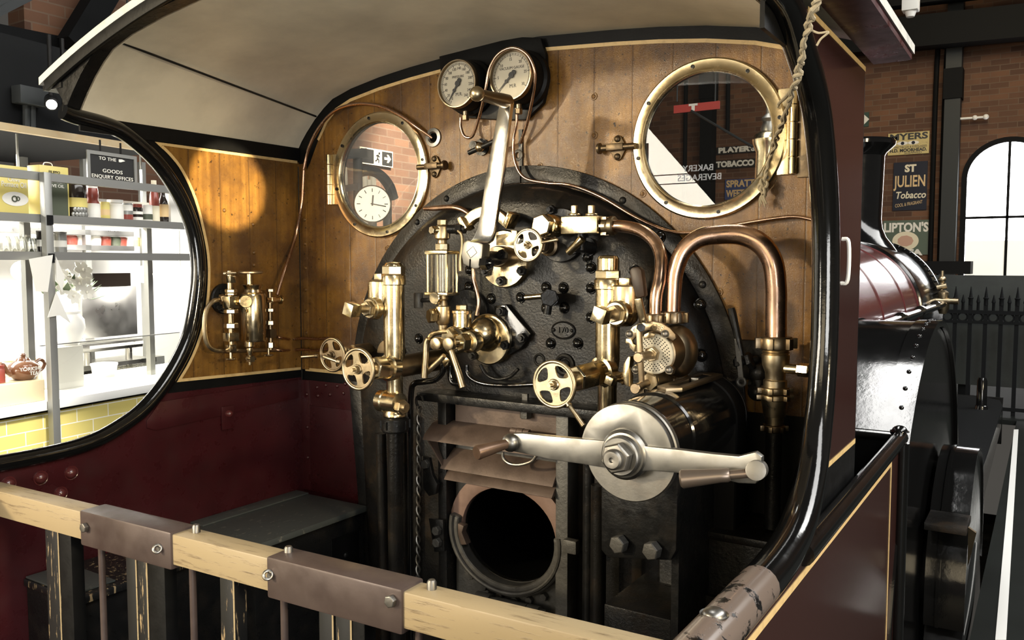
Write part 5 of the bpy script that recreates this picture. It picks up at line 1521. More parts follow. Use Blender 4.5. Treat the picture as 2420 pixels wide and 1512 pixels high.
# its bracket
bq = px([(1420, 1070), (1600, 1090), (1602, 1150), (1598, 1300), (1585, 1325), (1435, 1318), (1420, 1300)], -.50)
brk = part('bracket', MB().prism(bq, (0, .03, 0)), 'iron_black', rv, bev=.006)
part('bracket_web', MB().box2(V((at(1590, 1100, Y=-.47).x, -.47, .62)), V((at(1590, 1100, Y=-.47).x + .02, -.10, d0.z - .05))), 'iron_black', rv)
part('bracket_foot', MB().box2(V((at(1430, 1100, Y=-.47).x, -.47, .02)), V((at(1590, 1100, Y=-.47).x, -.12, .72))), 'iron_rough', rv, bev=.004)
for u, v in [(1470, 1282), (1548, 1297)]:
    p = at(u, v, Y=-.50)
    part('bracket_bolt', MB().hexa(p, p + V((-.004, -.028, 0)), .024), 'grey_iron', brk, bev=.001)

# upright black pipes and standards each side of the firehole
for i, (u, y, r, m, lab) in enumerate([(905, -.16, .020, 'iron_rough', 'rough black upright pipe next to the maroon corner panel, outermost of the left bunch'),
                          (952, -.15, .016, 'iron_rough', 'rough black upright pipe just right of the left column pipe'),
                          (1392, -.20, .018, 'iron_black', 'black upright rod right of the firehole post'),
                          (1416, -.24, .024, 'iron_rough', 'rough black upright pipe beside the reversing bracket')]):
    p = at(u, 1040, Y=y)
    ztop = {0: 1.02, 1: 1.10, 2: 1.12, 3: .98}[i]
    solo('upright_pipe', MB().tube([V((p.x, y, .01)), V((p.x, y, .5)), V((p.x - (.01 if i == 0 else 0), y, ztop))], r, 12), m, lab, 'pipe', loc=V((p.x, y, .01)))
solo('rusty_lump', MB().prism(px([(862, 1470), (875, 1475), (880, 1490), (868, 1498), (860, 1488)], -.2), (0, .03, 0)), 'grey_iron', 'small jagged iron bracket low between the black pipes', 'bracket', bev=.004) if False else None

# twine from the roof to the window hinge
tw = thing('twine', 'frayed pale twine knotted to the right window hinge and hung from the roof', 'twine', at(1806, 470, Y=-.05))
main = px([(1942, -30, -1.02), (1925, 20, -1.0), (1908, 70, -.96), (1898, 110, -.92), (1893, 150, -.87), (1882, 190, -.82), (1870, 225, -.70), (1858, 265, -.48), (1843, 305, -.28), (1829, 345, -.12), (1815, 390, -.05), (1806, 430, -.045), (1805, 462, -.045)], 0)
strand_a, strand_b = MB(), MB()
P = smooth_path(main, 8)
for mbx, ph in ((strand_a, 0), (strand_b, PI)):
    pts = []
    for i, p in enumerate(P):
        a = i * 1.05 + ph
        k = .0038 + .002 * math.sin(i * .21)
        pts.append(p + RGT * math.cos(a) * k + V((0, -1, 0)) * math.sin(a) * k + UPV * .004 * math.sin(i * .5 + ph))
    mbx.tube(pts, [.0040 + .0008 * math.sin(i * .9) for i in range(len(pts))], 7, 1)
part('strand', strand_a, 'twine', tw)
part('strand', strand_b, 'twine', tw)
part('loose_strand', MB().tube(px([(1893, 150, -.84), (1880, 195, -.6), (1858, 228, -.30), (1842, 243, -.06), (1838, 252, -.035)], 0), .0045, 7), 'twine', tw)
part('loose_strand', MB().tube(px([(1915, 70, -.96), (1935, 78, -.96), (1958, 76, -.96), (1940, 92, -.96), (1930, 108, -.96)], 0), .002, 6), 'twine', tw)
kn = MB()
for i in range(5):
    c = at(1806 + random.uniform(-6, 6), 432 + i * 5, Y=-.045)
    kn.torus(c, V((random.uniform(-1, 1), random.uniform(-1, 1), random.uniform(-.4, 1))), .010, .0045, 16, 7)
part('knot', kn, 'twine', tw)
for i in range(5):
    a = [(1804, 455), (1801 + i * 3 - 6, 470), (1806 + i * 4 - 10, 488 - (i % 3) * 6)]
    part('frayed_end', MB().tube(px(a, -.045), .0022, 6), 'twine', tw)
# ================================================================ the engine ahead of the cab
AX0 = V((0, 0, 1.19))
def ring(R, y):
    return [V((R * math.cos(2 * PI * k / 96), y, 1.19 + R * math.sin(2 * PI * k / 96))) for k in range(96)]
bo = thing('engine_boiler', 'glossy maroon boiler barrel running forward from the cab', 'boiler', (0, 3, .55))
part('barrel', MB().rings([ring(.64, y) for y in (.50, 1.6, 3.0, 4.4, 5.30)]), 'maroon_gloss', bo)
for y in (1.45, 2.5, 3.5, 4.5, 5.22):
    part('boiler_band', MB().rings([ring(.6405, y), ring(.646, y + .004), ring(.646, y + .05), ring(.6405, y + .054)], closed=True), 'maroon_gloss', bo)
part('smokebox', MB().rings([ring(r, y) for r, y in [(.62, 5.31), (.665, 5.33), (.67, 5.37), (.67, 6.50), (.66, 6.55), (.62, 6.57)]]), 'black_gloss', bo)
part('smokebox_ring', MB().rings([ring(r, y) for r, y in [(.668, 6.49), (.70, 6.495), (.70, 6.54), (.668, 6.545)]], closed=True), 'black_gloss', bo)
reps('ring_rivet', MB().dome((0, 0, 0), NY, .016, .014, 12), 'black_gloss', bo, [V((.685 * math.cos(a), 6.495, 1.19 + .685 * math.sin(a))) for a in [R_(10 + 5 * k) for k in range(30)]])
dm_ = thing('steam_dome', 'rounded maroon dome on the boiler top, seen through the right window', 'dome', (0, 3.6, 1.8))
part('shell', MB().lathe((0, 3.6, 1.72), EZ, [(0, .44), (.05, .36), (.10, .32), (.16, .30), (.34, .30), (.44, .275), (.52, .22), (.57, .13), (.585, .01)], 48), 'maroon_gloss', dm_)
sf = thing('safety_valve', 'slender brass safety valve column in front of the dome', 'safety valve', (0, 2.9, 1.8))
part('column', MB().lathe((.02, 2.9, 1.80), EZ, [(0, .16), (.06, .11), (.14, .085), (.55, .075), (.60, .095), (.63, .10), (.66, .085), (.68, .05)], 32), 'brass', sf)
part('spring_top', MB().lathe((.02, 2.9, 2.47), EZ, [(0, .045), (.03, .05), (.07, .035), (.09, .05), (.12, .02), (.22, .012)], 20), 'steel', sf)
chm = thing('chimney', 'tall black chimney with a flared cap at the front of the boiler', 'chimney', (0, 5.95, 1.85))
part('stack', MB().lathe((0, 5.95, 1.70), EZ, [(0, .36), (.05, .36), (.12, .315), (.19, .26), (.27, .225), (.36, .212), (.9, .225), (.96, .225)], 56), 'black_gloss', chm)
part('cap', MB().lathe((0, 5.95, 2.64), EZ, [(0, .225), (.03, .24), (.07, .285), (.10, .315), (.13, .318), (.15, .30), (.155, .22)], 56), 'black_gloss', chm)
ep = thing('ejector_pipe', 'black glossy pipe with collars along the right side of the boiler', 'pipe', (.72, 3.3, 1.27))
part('tube', MB().cyl((.72, .3, 1.285), (.72, 6.25, 1.27), .032, n=20), 'black_gloss', ep)
for y in (1.2, 1.9, 2.7, 3.6, 4.6, 5.6):
    part('pipe_collar', MB().cyl((.72, y, 1.283), (.72, y + .06, 1.283), .042, n=20), 'black_gloss', ep)
    part('pipe_bracket', MB().cyl((.60, y + .03, 1.26), (.72, y + .03, 1.28), .012, n=10), 'black_gloss', ep)
cv2 = thing('clack_valve', 'cluster of small brass valves on the smokebox side', 'valve', (.72, 6.3, 1.25))
part('body', MB().lathe((.72, 6.25, 1.18), EZ, [(0, .03), (.05, .05), (.10, .055), (.13, .035), (.17, .045), (.20, .045), (.22, .02)], 20).cyl((.6, 6.25, 1.30), (.85, 6.22, 1.30), .028), 'brass_dull', cv2)
part('upper_cock', MB().cyl((.66, 6.3, 1.42), (.74, 6.3, 1.44), .028).sphere((.70, 6.3, 1.50), .035).cyl((.70, 6.3, 1.36), (.70, 6.3, 1.58), .014), 'brass_dull', cv2)

part('firebox_cladding', MB().rings([ring(.655, .014), ring(.655, .5), ring(.642, .52)], False, False), 'maroon_gloss', bo)
# driving wheel splasher
SC = V((0, 1.70, .15))
SR = 1.235
def sarc(r, x, a0, a1, n=40):
    return [V((x, SC.y - r * math.cos(a0 + (a1 - a0) * k / n), SC.z + r * math.sin(a0 + (a1 - a0) * k / n))) for k in range(n + 1)]
sp = thing('wheel_splasher', 'big glossy black riveted splasher curving over the driving wheel', 'splasher', (.9, 1.7, -.4))
a0, a1 = -.42, PI + .2
part('crown_plate', MB().rings([[p, q, r2, s2] for p, q, r2, s2 in zip(sarc(SR, .60, a0, a1), sarc(SR, 1.13, a0, a1), sarc(SR - .012, 1.13, a0, a1), sarc(SR - .012, .60, a0, a1))]), 'black_gloss', sp)
part('edge_strip', MB().rings([[p, q, r2, s2] for p, q, r2, s2 in zip(sarc(SR + .008, 1.05, a0, a1), sarc(SR + .008, 1.145, a0, a1), sarc(SR - .02, 1.145, a0, a1), sarc(SR - .02, 1.05, a0, a1))]), 'black_gloss', sp)
part('side_plate', MB().prism(sarc(SR - .025, 1.115, a0, a1), (.012, 0, 0)), 'black_gloss', sp)
part('joint_strip', MB().rings([[p, q, r2, s2] for p, q, r2, s2 in zip(sarc(SR + .008, .74, a0, a1), sarc(SR + .008, .80, a0, a1), sarc(SR - .002, .80, a0, a1), sarc(SR - .002, .74, a0, a1))]), 'black_gloss', sp)
for k in range(26):
    a = a0 + .06 + k * .083
    rv_ = V((1.10, SC.y - (SR + .008) * math.cos(a), SC.z + (SR + .008) * math.sin(a)))
    part('rivet', MB().dome(rv_, V((0, -math.cos(a), math.sin(a))), .009, .007, 12), 'black_gloss', sp)
for k in range(5):
    a = .35 + k * .3
    rv_ = V((.77, SC.y - (SR + .008) * math.cos(a), SC.z + (SR + .008) * math.sin(a)))
    part('rivet', MB().dome(rv_, V((0, -math.cos(a), math.sin(a))), .011, .008, 12), 'black_gloss', sp)
# running plate rising over the axle, step, front plate
ab = thing('axle_cover', 'small glossy black stepped casing beside the big splasher', 'casing', (1.24, 1.7, -.9))
AC = V((0, 1.95, .22))
def aarc(r, x, a0=-.2, a1=PI + .2, n=28):
    return [V((x, AC.y - r * math.cos(a0 + (a1 - a0) * k / n), AC.z + r * math.sin(a0 + (a1 - a0) * k / n))) for k in range(n + 1)]
def cover(x0, x1, rt):
    return MB().rings([[p, q, r2, s2] for p, q, r2, s2 in zip(aarc(rt, x0), aarc(rt, x1), aarc(rt - .012, x1), aarc(rt - .012, x0))])
part('crown', cover(1.147, 1.30, .56), 'black_gloss', ab)
part('front_face', MB().prism(aarc(.545, 1.28), (.012, 0, 0)), 'black_gloss', ab)
part('crown_band', cover(1.19, 1.205, .566), 'black_gloss', ab)
part('tread', MB().box2((1.15, 1.28, .555), (1.305, 1.50, .585)), 'iron_rough', ab, bev=.003)
part('lower_casing', MB().lathe((1.147, 1.95, -.30), EX, [(0, .62), (.145, .62), (.15, .61)], 56), 'black_gloss', ab)
part('tread_bracket', MB().prism([V((1.306, 1.34, .575)), V((1.335, 1.33, .56)), V((1.335, 1.36, .55)), V((1.312, 1.37, .42)), V((1.306, 1.38, .40))], (0, .02, 0)), 'brass_dark', ab)
fp = thing('front_running_plate', 'flat dark running plate with rounded corner at the engine front', 'running plate', (.6, 5, -.9))
part('plate', MB().prism([V((-1.2, 3.2, .29)), V((1.22, 3.2, .29)), V((1.22, 6.6, .29)), V((1.18, 6.95, .29)), V((1.05, 7.1, .29)), V((-1.2, 7.1, .29))], (0, 0, .02)), 'dark_steelwork', fp)
part('valance', MB().prism([V((1.20, 3.2, .29)), V((1.20, 6.8, .29)), V((1.20, 6.6, .10)), V((1.20, 4.4, .0)), V((1.20, 3.8, -.25)), V((1.20, 3.2, -.3))], (.012, 0, 0)), 'black_gloss', fp)
part('buffer_beam', MB().box2((-1.25, 7.1, -.15), (1.2, 7.16, .31)), 'black_satin', fp)
part('lamp_iron', MB().lathe((1.06, 6.3, .31), EZ, [(0, .055), (.03, .05), (.035, .045), (.26, .042), (.29, .03)], 20), 'black_gloss', fp)

# ================================================================ the museum hall (setting)
struct('floor', MB().box2((1.31, -6, -.05), (16, 17.3, 0)).box2((-8, -6, -.05), (-1.31, 17.3, 0)).box2((-1.31, 7.7, -.05), (1.31, 17.3, 0)), 'hall_floor')
struct('floor_pit', MB().box2((-1.31, -6, -1.08), (1.31, 7.7, -1.03)), 'iron_black')
struct('floor_cab', MB().box2((-1.09, -2.1, -.02), (1.09, -.002, .004)), 'iron_black')
FWY = 17.3
struct('wall_far', MB().box2((-8, FWY, -1), (16, FWY + .3, 8.2)), 'brickwork')
struct('wall_left', MB().box2((-7.3, 2.0, -1), (-7.0, FWY, 8.2)), 'brickwork')
struct('ceiling', MB().box2((-9, -4.5, 8.2), (16, FWY + .3, 8.35)), 'dark_steelwork')
# arched window in the far wall
wcx = at(2375, 650, Y=FWY)
wl_, wtop = at(2282, 500, Y=FWY), at(2375, 335, Y=FWY)
rw = wcx.x - wl_.x
zspr = wtop.z - rw * .95
zb = .9
def arch_poly(r, y, z0):
    return [V((wcx.x - r, y, z0))] + [V((wcx.x - r * math.cos(PI * k / 24), y, zspr + r * .95 * math.sin(PI * k / 24))) for k in range(25)] + [V((wcx.x + r, y, z0))]
win = solo('window_1', MB().prism(arch_poly(rw, FWY - .01, zb), (0, -.01, 0)), 'window_sky', None, None, loc=V((wcx.x, FWY, zb)))
win['kind'] = 'structure'
zbl = at(2375, 568, Y=FWY).z
part('blind', MB().box2((wcx.x - rw + .02, FWY - .035, zb), (wcx.x + rw - .02, FWY - .022, zbl)), 'window_blind', win)
fr_ = MB().ribbon(arch_poly(rw + .04, FWY - .022, zb), NY, .10, .06)
part('window_frame', fr_, 'dark_steelwork', win)
gb_ = MB().box2((wcx.x - .025, FWY - .07, zb), (wcx.x + .025, FWY - .04, wtop.z))
for v in (513,):
    z_ = at(2375, v, Y=FWY).z
    gb_.box2((wcx.x - rw, FWY - .07, z_ - .025), (wcx.x + rw, FWY - .04, z_ + .025))
part('glazing_bar', gb_, 'dark_steelwork', win)

def wall_sign(name, label, u0, v0, u1, v1, m, y=FWY - .02):
    a, b = at(u0, v1, Y=y), at(u1, v0, Y=y)
    t = thing(name, label, 'sign', V(((a.x + b.x) / 2, y, a.z)))
    part('panel', MB().box2((a.x, y - .012, a.z), (b.x, y + .012, b.z)), m, t)
    t['_b'] = (a.x, a.z, b.x, b.z)
    return t
def sign_text(t, body, fx, fz, h, m, sx=1, bold=0, y=FWY - .034, fit=None, roll=0, shear=0, space=1):
    x0, z0, x1, z1 = t['_b']
    H = z1 - z0
    mb = text_mb(body, (0, 0, 0), h * H, depth=.003, bold=bold, roll=roll, shear=shear, space=space)
    if fit:
        xs_ = [v.co.x for v in mb.bm.verts]
        k = fit * (x1 - x0) / max(1e-6, max(xs_) - min(xs_))
        bmesh.ops.transform(mb.bm, matrix=Matrix.Diagonal((k, 1, 1, 1)), verts=mb.bm.verts[:])
    bmesh.ops.translate(mb.bm, verts=mb.bm.verts[:], vec=V((x0 + fx * (x1 - x0), y, z0 + fz * H)))
    part('lettering', mb, m, t)
s = wall_sign('enamel_sign', 'yellow enamel sign with a pair of painted eyes, topmost on the far brick wall', 2098, 309, 2197, 368, 'sign_yellow')
sign_text(s, 'MYERS', .5, .80, .40, 'sign_black', fit=.92, bold=.006)
x0, z0, x1, z1 = s['_b']
for fx in (.36, .62):
    c = V((x0 + fx * (x1 - x0), FWY - .036, z0 + .52 * (z1 - z0)))
    e = part('painted_eye', MB().rings([[c + V((a * math.cos(2 * PI * k / 24), y, b * math.sin(2 * PI * k / 24))) for k in range(24)] for a, b, y in [(.11, .04, 0), (.11, .04, -.003)]]), 'label_white', s)
    part('iris', MB().cyl(c + V((0, -.003, 0)), c + V((0, -.006, 0)), .035), 'sign_navy', e)
sign_text(s, 'SPECTACLES & EYEGLASSES', .55, .34, .13, 'sign_black', fit=.8)
sign_text(s, 'H.D. MOORHEAD.', .5, .19, .20, 'sign_black', fit=.9, bold=.004)
sign_text(s, 'SHEFFIELD', .62, .06, .12, 'sign_black', fit=.42)
s = wall_sign('enamel_sign', 'navy enamel tobacco sign with gold lettering, middle of the wall column of signs', 2109, 380, 2193, 498, 'sign_navy')
sign_text(s, 'ST', .5, .86, .20, 'sign_cream', fit=.34, bold=.01)
sign_text(s, 'JULIEN', .5, .59, .33, 'sign_gold', fit=.93, bold=.006)
sign_text(s, 'Tobacco', .52, .31, .20, 'sign_cream', fit=.88, bold=.004, shear=.2)
sign_text(s, 'COOL & FRAGRANT', .48, .13, .10, 'sign_gold', fit=.8, roll=.08)
s = wall_sign('enamel_sign', 'green enamel tea sign with a pale pink oval, lowest on the far brick wall', 2085, 519, 2197, 602, 'sign_green')
sign_text(s, "LIPTON'S", .5, .78, .36, 'label_white', fit=.96, bold=.01)
x0, z0, x1, z1 = s['_b']
c = V((x0 + .5 * (x1 - x0), FWY - .036, z0 + .40 * (z1 - z0)))
part('oval_badge', MB().rings([[c + V((a * math.cos(2 * PI * k / 28), y, b * math.sin(2 * PI * k / 28))) for k in range(28)] for a, b, y in [(.26, .20, 0), (.26, .20, -.003)]]), 'sign_cream', s)
part('badge_crest', MB().rings([[c + V((a * math.cos(2 * PI * k / 9), y, b * math.sin(2 * PI * k / 9))) for k in range(9)] for a, b, y in [(.16, .12, -.003), (.16, .12, -.006)]]), 'skin_pink', s)
sign_text(s, 'TEA', .62, .06, .22, 'label_white', fit=.5, bold=.01)
s = wall_sign('exit_sign', 'green exit sign with a white arrow on the wall right of the cab', 2012, 265, 2054, 302, 'exit_green')
x0, z0, x1, z1 = s['_b']
c = V(((x0 + x1) / 2 + .06, FWY - .036, (z0 + z1) / 2))
k_ = (z1 - z0)
part('arrow', MB().prism([c + V((x * k_, 0, z * k_)) for x, z in [(-.45, .10), (.02, .10), (-.12, .34), (.08, .34), (.42, 0), (.08, -.34), (-.12, -.34), (.02, -.10), (-.45, -.10)]], (0, -.004, 0)), 'label_white', s)
# signs glimpsed through the right round window
s = wall_sign('enamel_sign', "black upper half of a tobacco sign reading PLAYER'S, through the right window", 1694, 341, 1790, 366, 'sign_black')
sign_text(s, "PLAYER'S", .5, .5, .92, 'label_white', fit=.92, bold=.01)
s = wall_sign('enamel_sign', 'black lower half of a tobacco sign reading TOBACCO, through the right window', 1690, 374, 1786, 400, 'sign_black')
sign_text(s, 'TOBACCO', .5, .5, .92, 'label_white', fit=.94, bold=.01)
s = wall_sign('enamel_sign', 'blue enamel sign with yellow words at the bottom of the right window', 1713, 420, 1800, 472, 'sign_blue')
sign_text(s, "SPRATT'S", .5, .76, .46, 'sign_gold', fit=.92, bold=.008)
sign_text(s, 'WEETMEET', .5, .28, .46, 'sign_gold', fit=.92, bold=.008)
# hanging red sign with a T
y_ = 9.0
a, b = at(1592, 268, Y=y_), at(1700, 238, Y=y_)
hs = thing('hanging_sign', 'red hanging sign with a white letter T seen through the right window', 'sign', V((a.x, y_, a.z)))
part('panel', MB().box2((a.x, y_, a.z), (b.x, y_ + .03, b.z)), 'sign_red', hs)
part('letter', text_mb('T', at(1638, 254, Y=y_ - .004), (b.z - a.z) * 1.05, depth=.003, bold=.01, sx=1.5), 'label_white', hs)
part('suspension_rod', MB().cyl(at(1600, 240, Y=y_ + .015), V((at(1600, 240, Y=y_).x, y_ + .015, 8.2)), .012, n=8).cyl(at(1690, 240, Y=y_ + .015), V((at(1690, 240, Y=y_).x, y_ + .015, 8.2)), .012, n=8), 'grey_steelwork', hs)
pipe('stay_rod', 'thin diagonal rod crossing the view in the right round window', [at(1634, 262, Y=8.99), at(1779, 347, Y=8.6)], .018, 'grey_steelwork', 'rod', sub=1)
# wall columns, pipes
for u, wpx, lab in [(2247, 30, 'black steel column against the far brick wall beside the arched window'), (1672, 26, 'black steel column seen through the right round window')]:
    c = at(u, 400, Y=FWY - .2)
    hw = wpx * mpp(c) / 2 * 1.1
    t = thing('steel_column', lab, 'column', V((c.x, FWY - .2, 0)))
    part('shaft', MB().box2((c.x - hw, FWY - .36, 0), (c.x + hw, FWY - .03, 7.2)), 'grey_steelwork' if u > 2000 else 'dark_steelwork', t)
    part('cover_band', MB().box2((c.x - hw * 1.2, FWY - .40, at(u, 240, Y=FWY).z), (c.x + hw * 1.2, FWY - .02, at(u, 170, Y=FWY).z)), 'dark_steelwork', t)
for u, lab in [(2206, 'dark wall pipe just right of the column of enamel signs'), (2228, 'dark wall pipe close against the black steel column'), (1619, 'dark wall pipe left of centre in the right round window'), (1718, 'thin dark wall pipe right of centre in the right round window')]:
    c = at(u, 400, Y=FWY - .06)
    ztop = 6.2 if u > 2000 else 7.0
    z0_ = at(1718, 312, Y=FWY).z if u == 1718 else 0
    solo('wall_pipe', MB().tube([V((c.x, FWY - .06, z0_)), V((c.x, FWY - .06, ztop - .4)), V((c.x + .1, FWY - .06, ztop - .08)), V((c.x + .4, FWY - .06, ztop))], .05, 10), 'dark_steelwork', lab, 'pipe')
r0, r1 = at(2262, 281, Y=FWY - .2), at(2330, 276, Y=FWY - .2)
rd_ = thing('bracket_rod', 'thin pale rod with a ball end above the arched window', 'rod', r0)
part('rod', MB().cyl(r0, r1, .022, n=10), 'white_paint', rd_)
part('ball', MB().sphere(r1, .055).sphere(r0.lerp(r1, .62), .05), 'white_paint', rd_)
def beam(name, label, p, q, wd, th, m='dark_steelwork'):
    return solo(name, MB().bar(p, q, wd, th), m, label, 'beam', loc=p)
beam('roof_beam', 'heavy dark roof beam across the top of the far brick wall', at(1900, 105, Y=16.6), at(2500, 45, Y=16.6), .62, .4)
beam('roof_beam', 'upper dark roof beam above the far wall at the top right corner', at(1950, 18, Y=16.2), at(2500, -50, Y=16.2), .35, .3)
bl = at(2152, 22, Y=10)
lf = thing('hall_light', 'small white ceiling light hanging at the top right', 'light fitting', bl)
part('body', MB().box(bl + V((0, 0, .14)), (.20, .2, .34)), 'white_paint', lf, bev=.02)
part('lens', MB().cyl(bl + V((0, 0, -.03)), bl + V((.0, 0, -.10)), .075, .05), 'white_paint', lf)
# boards, railing and platform edge
yb2 = 8.35
a = at(2232, 905, Y=yb2); b = at(2232, 650, Y=yb2)
br_ = thing('hoarding', 'dark green-grey board wall standing behind the railings', 'hoarding', V((2.6, yb2, 0)))
part('boarding', MB().box2((-.4, yb2, a.z), (5.6, yb2 + .04, b.z)), 'board_green', br_)
part('post', MB().box2((.7, yb2 + .04, 0), (.82, yb2 + .12, b.z)), 'dark_steelwork', br_)
part('post', MB().box2((4.6, yb2 + .04, 0), (4.72, yb2 + .12, b.z)), 'dark_steelwork', br_)
yf_ = 8.0
zt1, zt2, zb1 = at(2330, 738, Y=yf_).z, at(2330, 762, Y=yf_).z, at(2330, 975, Y=yf_).z
fn = thing('railing', 'black ornamental iron railing with spear heads across the hall', 'railing', V((2.6, yf_, 0)))
part('rail', MB().box2((-.3, yf_ - .02, zt1 - .02), (5.6, yf_ + .02, zt1 + .02)), 'dark_steelwork', fn)
part('rail', MB().box2((-.3, yf_ - .02, zt2 - .015), (5.6, yf_ + .02, zt2 + .015)), 'dark_steelwork', fn)
part('rail', MB().box2((-.3, yf_ - .02, .05), (5.6, yf_ + .02, .09)), 'dark_steelwork', fn)
bx0, bx1 = at(2287, 900, Y=yf_).x, at(2323, 900, Y=yf_).x
stp = bx1 - bx0
bar_mb = MB().box2((-.020, -.012, 0), (.020, .012, zt1 + .10)).lathe((0, 0, zt1 + .08), EZ, [(0, .022), (.06, .020), (.075, .030), (.085, .018), (.20, .003)], 8)
k0_ = int((-.3 - bx0) / stp) + 1
k1_ = int((5.6 - bx0) / stp)
reps('bar', bar_mb, 'dark_steelwork', fn, [V((bx0 + stp * k, yf_, 0)) for k in range(k0_, k1_ + 1)])
half_mb = MB().lathe((0, 0, zt1), EZ, [(0, .014), (.10, .014), (.11, .02), (.19, .003)], 8)
reps('short_spike', half_mb, 'dark_steelwork', fn, [V((bx0 + stp * (k + .5), yf_, 0)) for k in range(k0_, k1_)])
reps('ring_ornament', MB().torus((0, 0, (zt1 + zt2) / 2), NY, (zt1 - zt2) * .42, .009, 20, 6), 'dark_steelwork', fn, [V((bx0 + stp * (k + .5), yf_, 0)) for k in range(k0_, k1_)])
struct('floor_stripe', MB().prism([at(2352, 1512, Z=.002), at(2378, 1512, Z=.002), at(2407, 1015, Z=.002), at(2396, 1015, Z=.002)], (0, 0, .002)), 'line_white')
# bookcase top behind the boards
c = at(2210, 632, Y=15.5)
tb_ = thing('side_table', 'dark shelf unit standing by the wall below the green sign', 'shelf unit', V((c.x, 15.5, 0)))
part('top', MB().box2((c.x - .75, 15.2, c.z - .12), (c.x + .62, 15.8, c.z + .12)), 'dark_steelwork', tb_)
part('ledge', MB().box2((c.x - .75, 15.1, c.z - .22), (c.x + .70, 15.8, c.z - .17)), 'pale_wood', tb_)
part('body', MB().box2((c.x - .7, 15.25, 0), (c.x + .6, 15.8, c.z - .22)), 'dark_steelwork', tb_)

# ---------------------------------------------------------------- seen through the left round window
XW = -6.98
cl_ = at(880, 482, X=-5.2)
ck = thing('station_clock', 'round white station clock seen through the left round window', 'clock', cl_)
rk = 38 * mpp(cl_) / .92
TOC = (CAM - cl_); TOC.z = 0; TOC = (TOC.normalized() + V((.25, -.2, 0))).normalized()
part('case', MB().lathe(cl_ - TOC * .10, TOC, [(0, rk * .9), (.02, rk * 1.06), (.09, rk * 1.08), (.11, rk * 1.02), (.112, rk * .98)], 48), 'brass_dark', ck)
part('face', MB().lathe(cl_ + TOC * .008, TOC, [(0, rk), (.005, rk)], 48), 'clock_face', ck)
ta, tb2, _ = basis(TOC)
rt_ = V((0, 0, 1)).cross(TOC).normalized()
tk = MB()
for k in range(12):
    a = PI / 6 * k
    d = rt_ * math.sin(a) + V((0, 0, 1)) * math.cos(a)
    w_ = .016 if k in (0, 3, 4, 6, 7, 8, 9, 10, 11) else .010
    tk.bar(cl_ + TOC * .014 + d * rk * .68, cl_ + TOC * .014 + d * rk * .88, w_ * rk / .2 * .6, .002, d.cross(TOC))
part('numerals', tk, 'ink', ck)
hd_ = MB()
for a, L, w_ in [(R_(5), .5, .018), (R_(100), .78, .012)]:
    d = rt_ * math.sin(a) + V((0, 0, 1)) * math.cos(a)
    hd_.bar(cl_ + TOC * .018 - d * rk * .1, cl_ + TOC * .018 + d * rk * L, w_ * rk / .2, .002, d.cross(TOC))
part('hands', hd_, 'ink', ck)
part('clock_post', MB().cyl(V((cl_.x, cl_.y, 0)), cl_ - V((0, 0, rk)), .05), 'grey_steelwork', ck)
# exit sign on the left wall
a, b = at(848, 346, X=XW), at(926, 366, X=XW)
zh = at(848, 382, X=XW).z
xs2 = thing('exit_sign', 'black and cream running-man exit sign seen through the left round window', 'sign', V((XW, a.y, zh)))
ztop_ = a.z
part('border', MB().box2((XW, a.y, zh - .02), (XW + .02, b.y, ztop_)), 'sign_cream', xs2)
dy = (b.y - a.y)
part('panel', MB().box2((XW + .02, a.y + dy * .03, zh), (XW + .028, a.y + dy * .40, ztop_ - .02)), 'sign_black', xs2)
part('panel', MB().box2((XW + .02, a.y + dy * .66, zh), (XW + .028, b.y - dy * .03, ztop_ - .02)), 'sign_black', xs2)
c = V((XW + .03, a.y + dy * .82, (zh + ztop_) / 2 - .01)); k_ = (ztop_ - zh) * .8
part('arrow', MB().prism([c + V((0, y * k_, z * k_)) for y, z in [(-.45, .10), (.02, .10), (-.12, .34), (.08, .34), (.42, 0), (.08, -.34), (-.12, -.34), (.02, -.10), (-.45, -.10)]], (.004, 0, 0)), 'sign_cream', xs2)
c = V((XW + .022, a.y + dy * .53, (zh + ztop_) / 2 - .01))
fig = MB().cyl(c + V((0, .03, k_ * .36)), c + V((.006, .03, k_ * .36)), k_ * .10)
for p, q in [((.0, .22), (-.06, -.08)), ((-.06, -.08), (.12, -.22)), ((.12, -.22), (.08, -.45)), ((-.06, -.08), (-.18, -.28)), ((-.18, -.28), (-.34, -.30)), ((0, .2), (.2, .05)), ((0, .2), (-.2, .12))]:
    fig.bar(c + V((.002, p[0] * k_, p[1] * k_)), c + V((.002, q[0] * k_, q[1] * k_)), .10 * k_, .006, (0, q[1] - p[1], -(q[0] - p[0])))
part('running_figure', fig, 'sign_black', xs2)
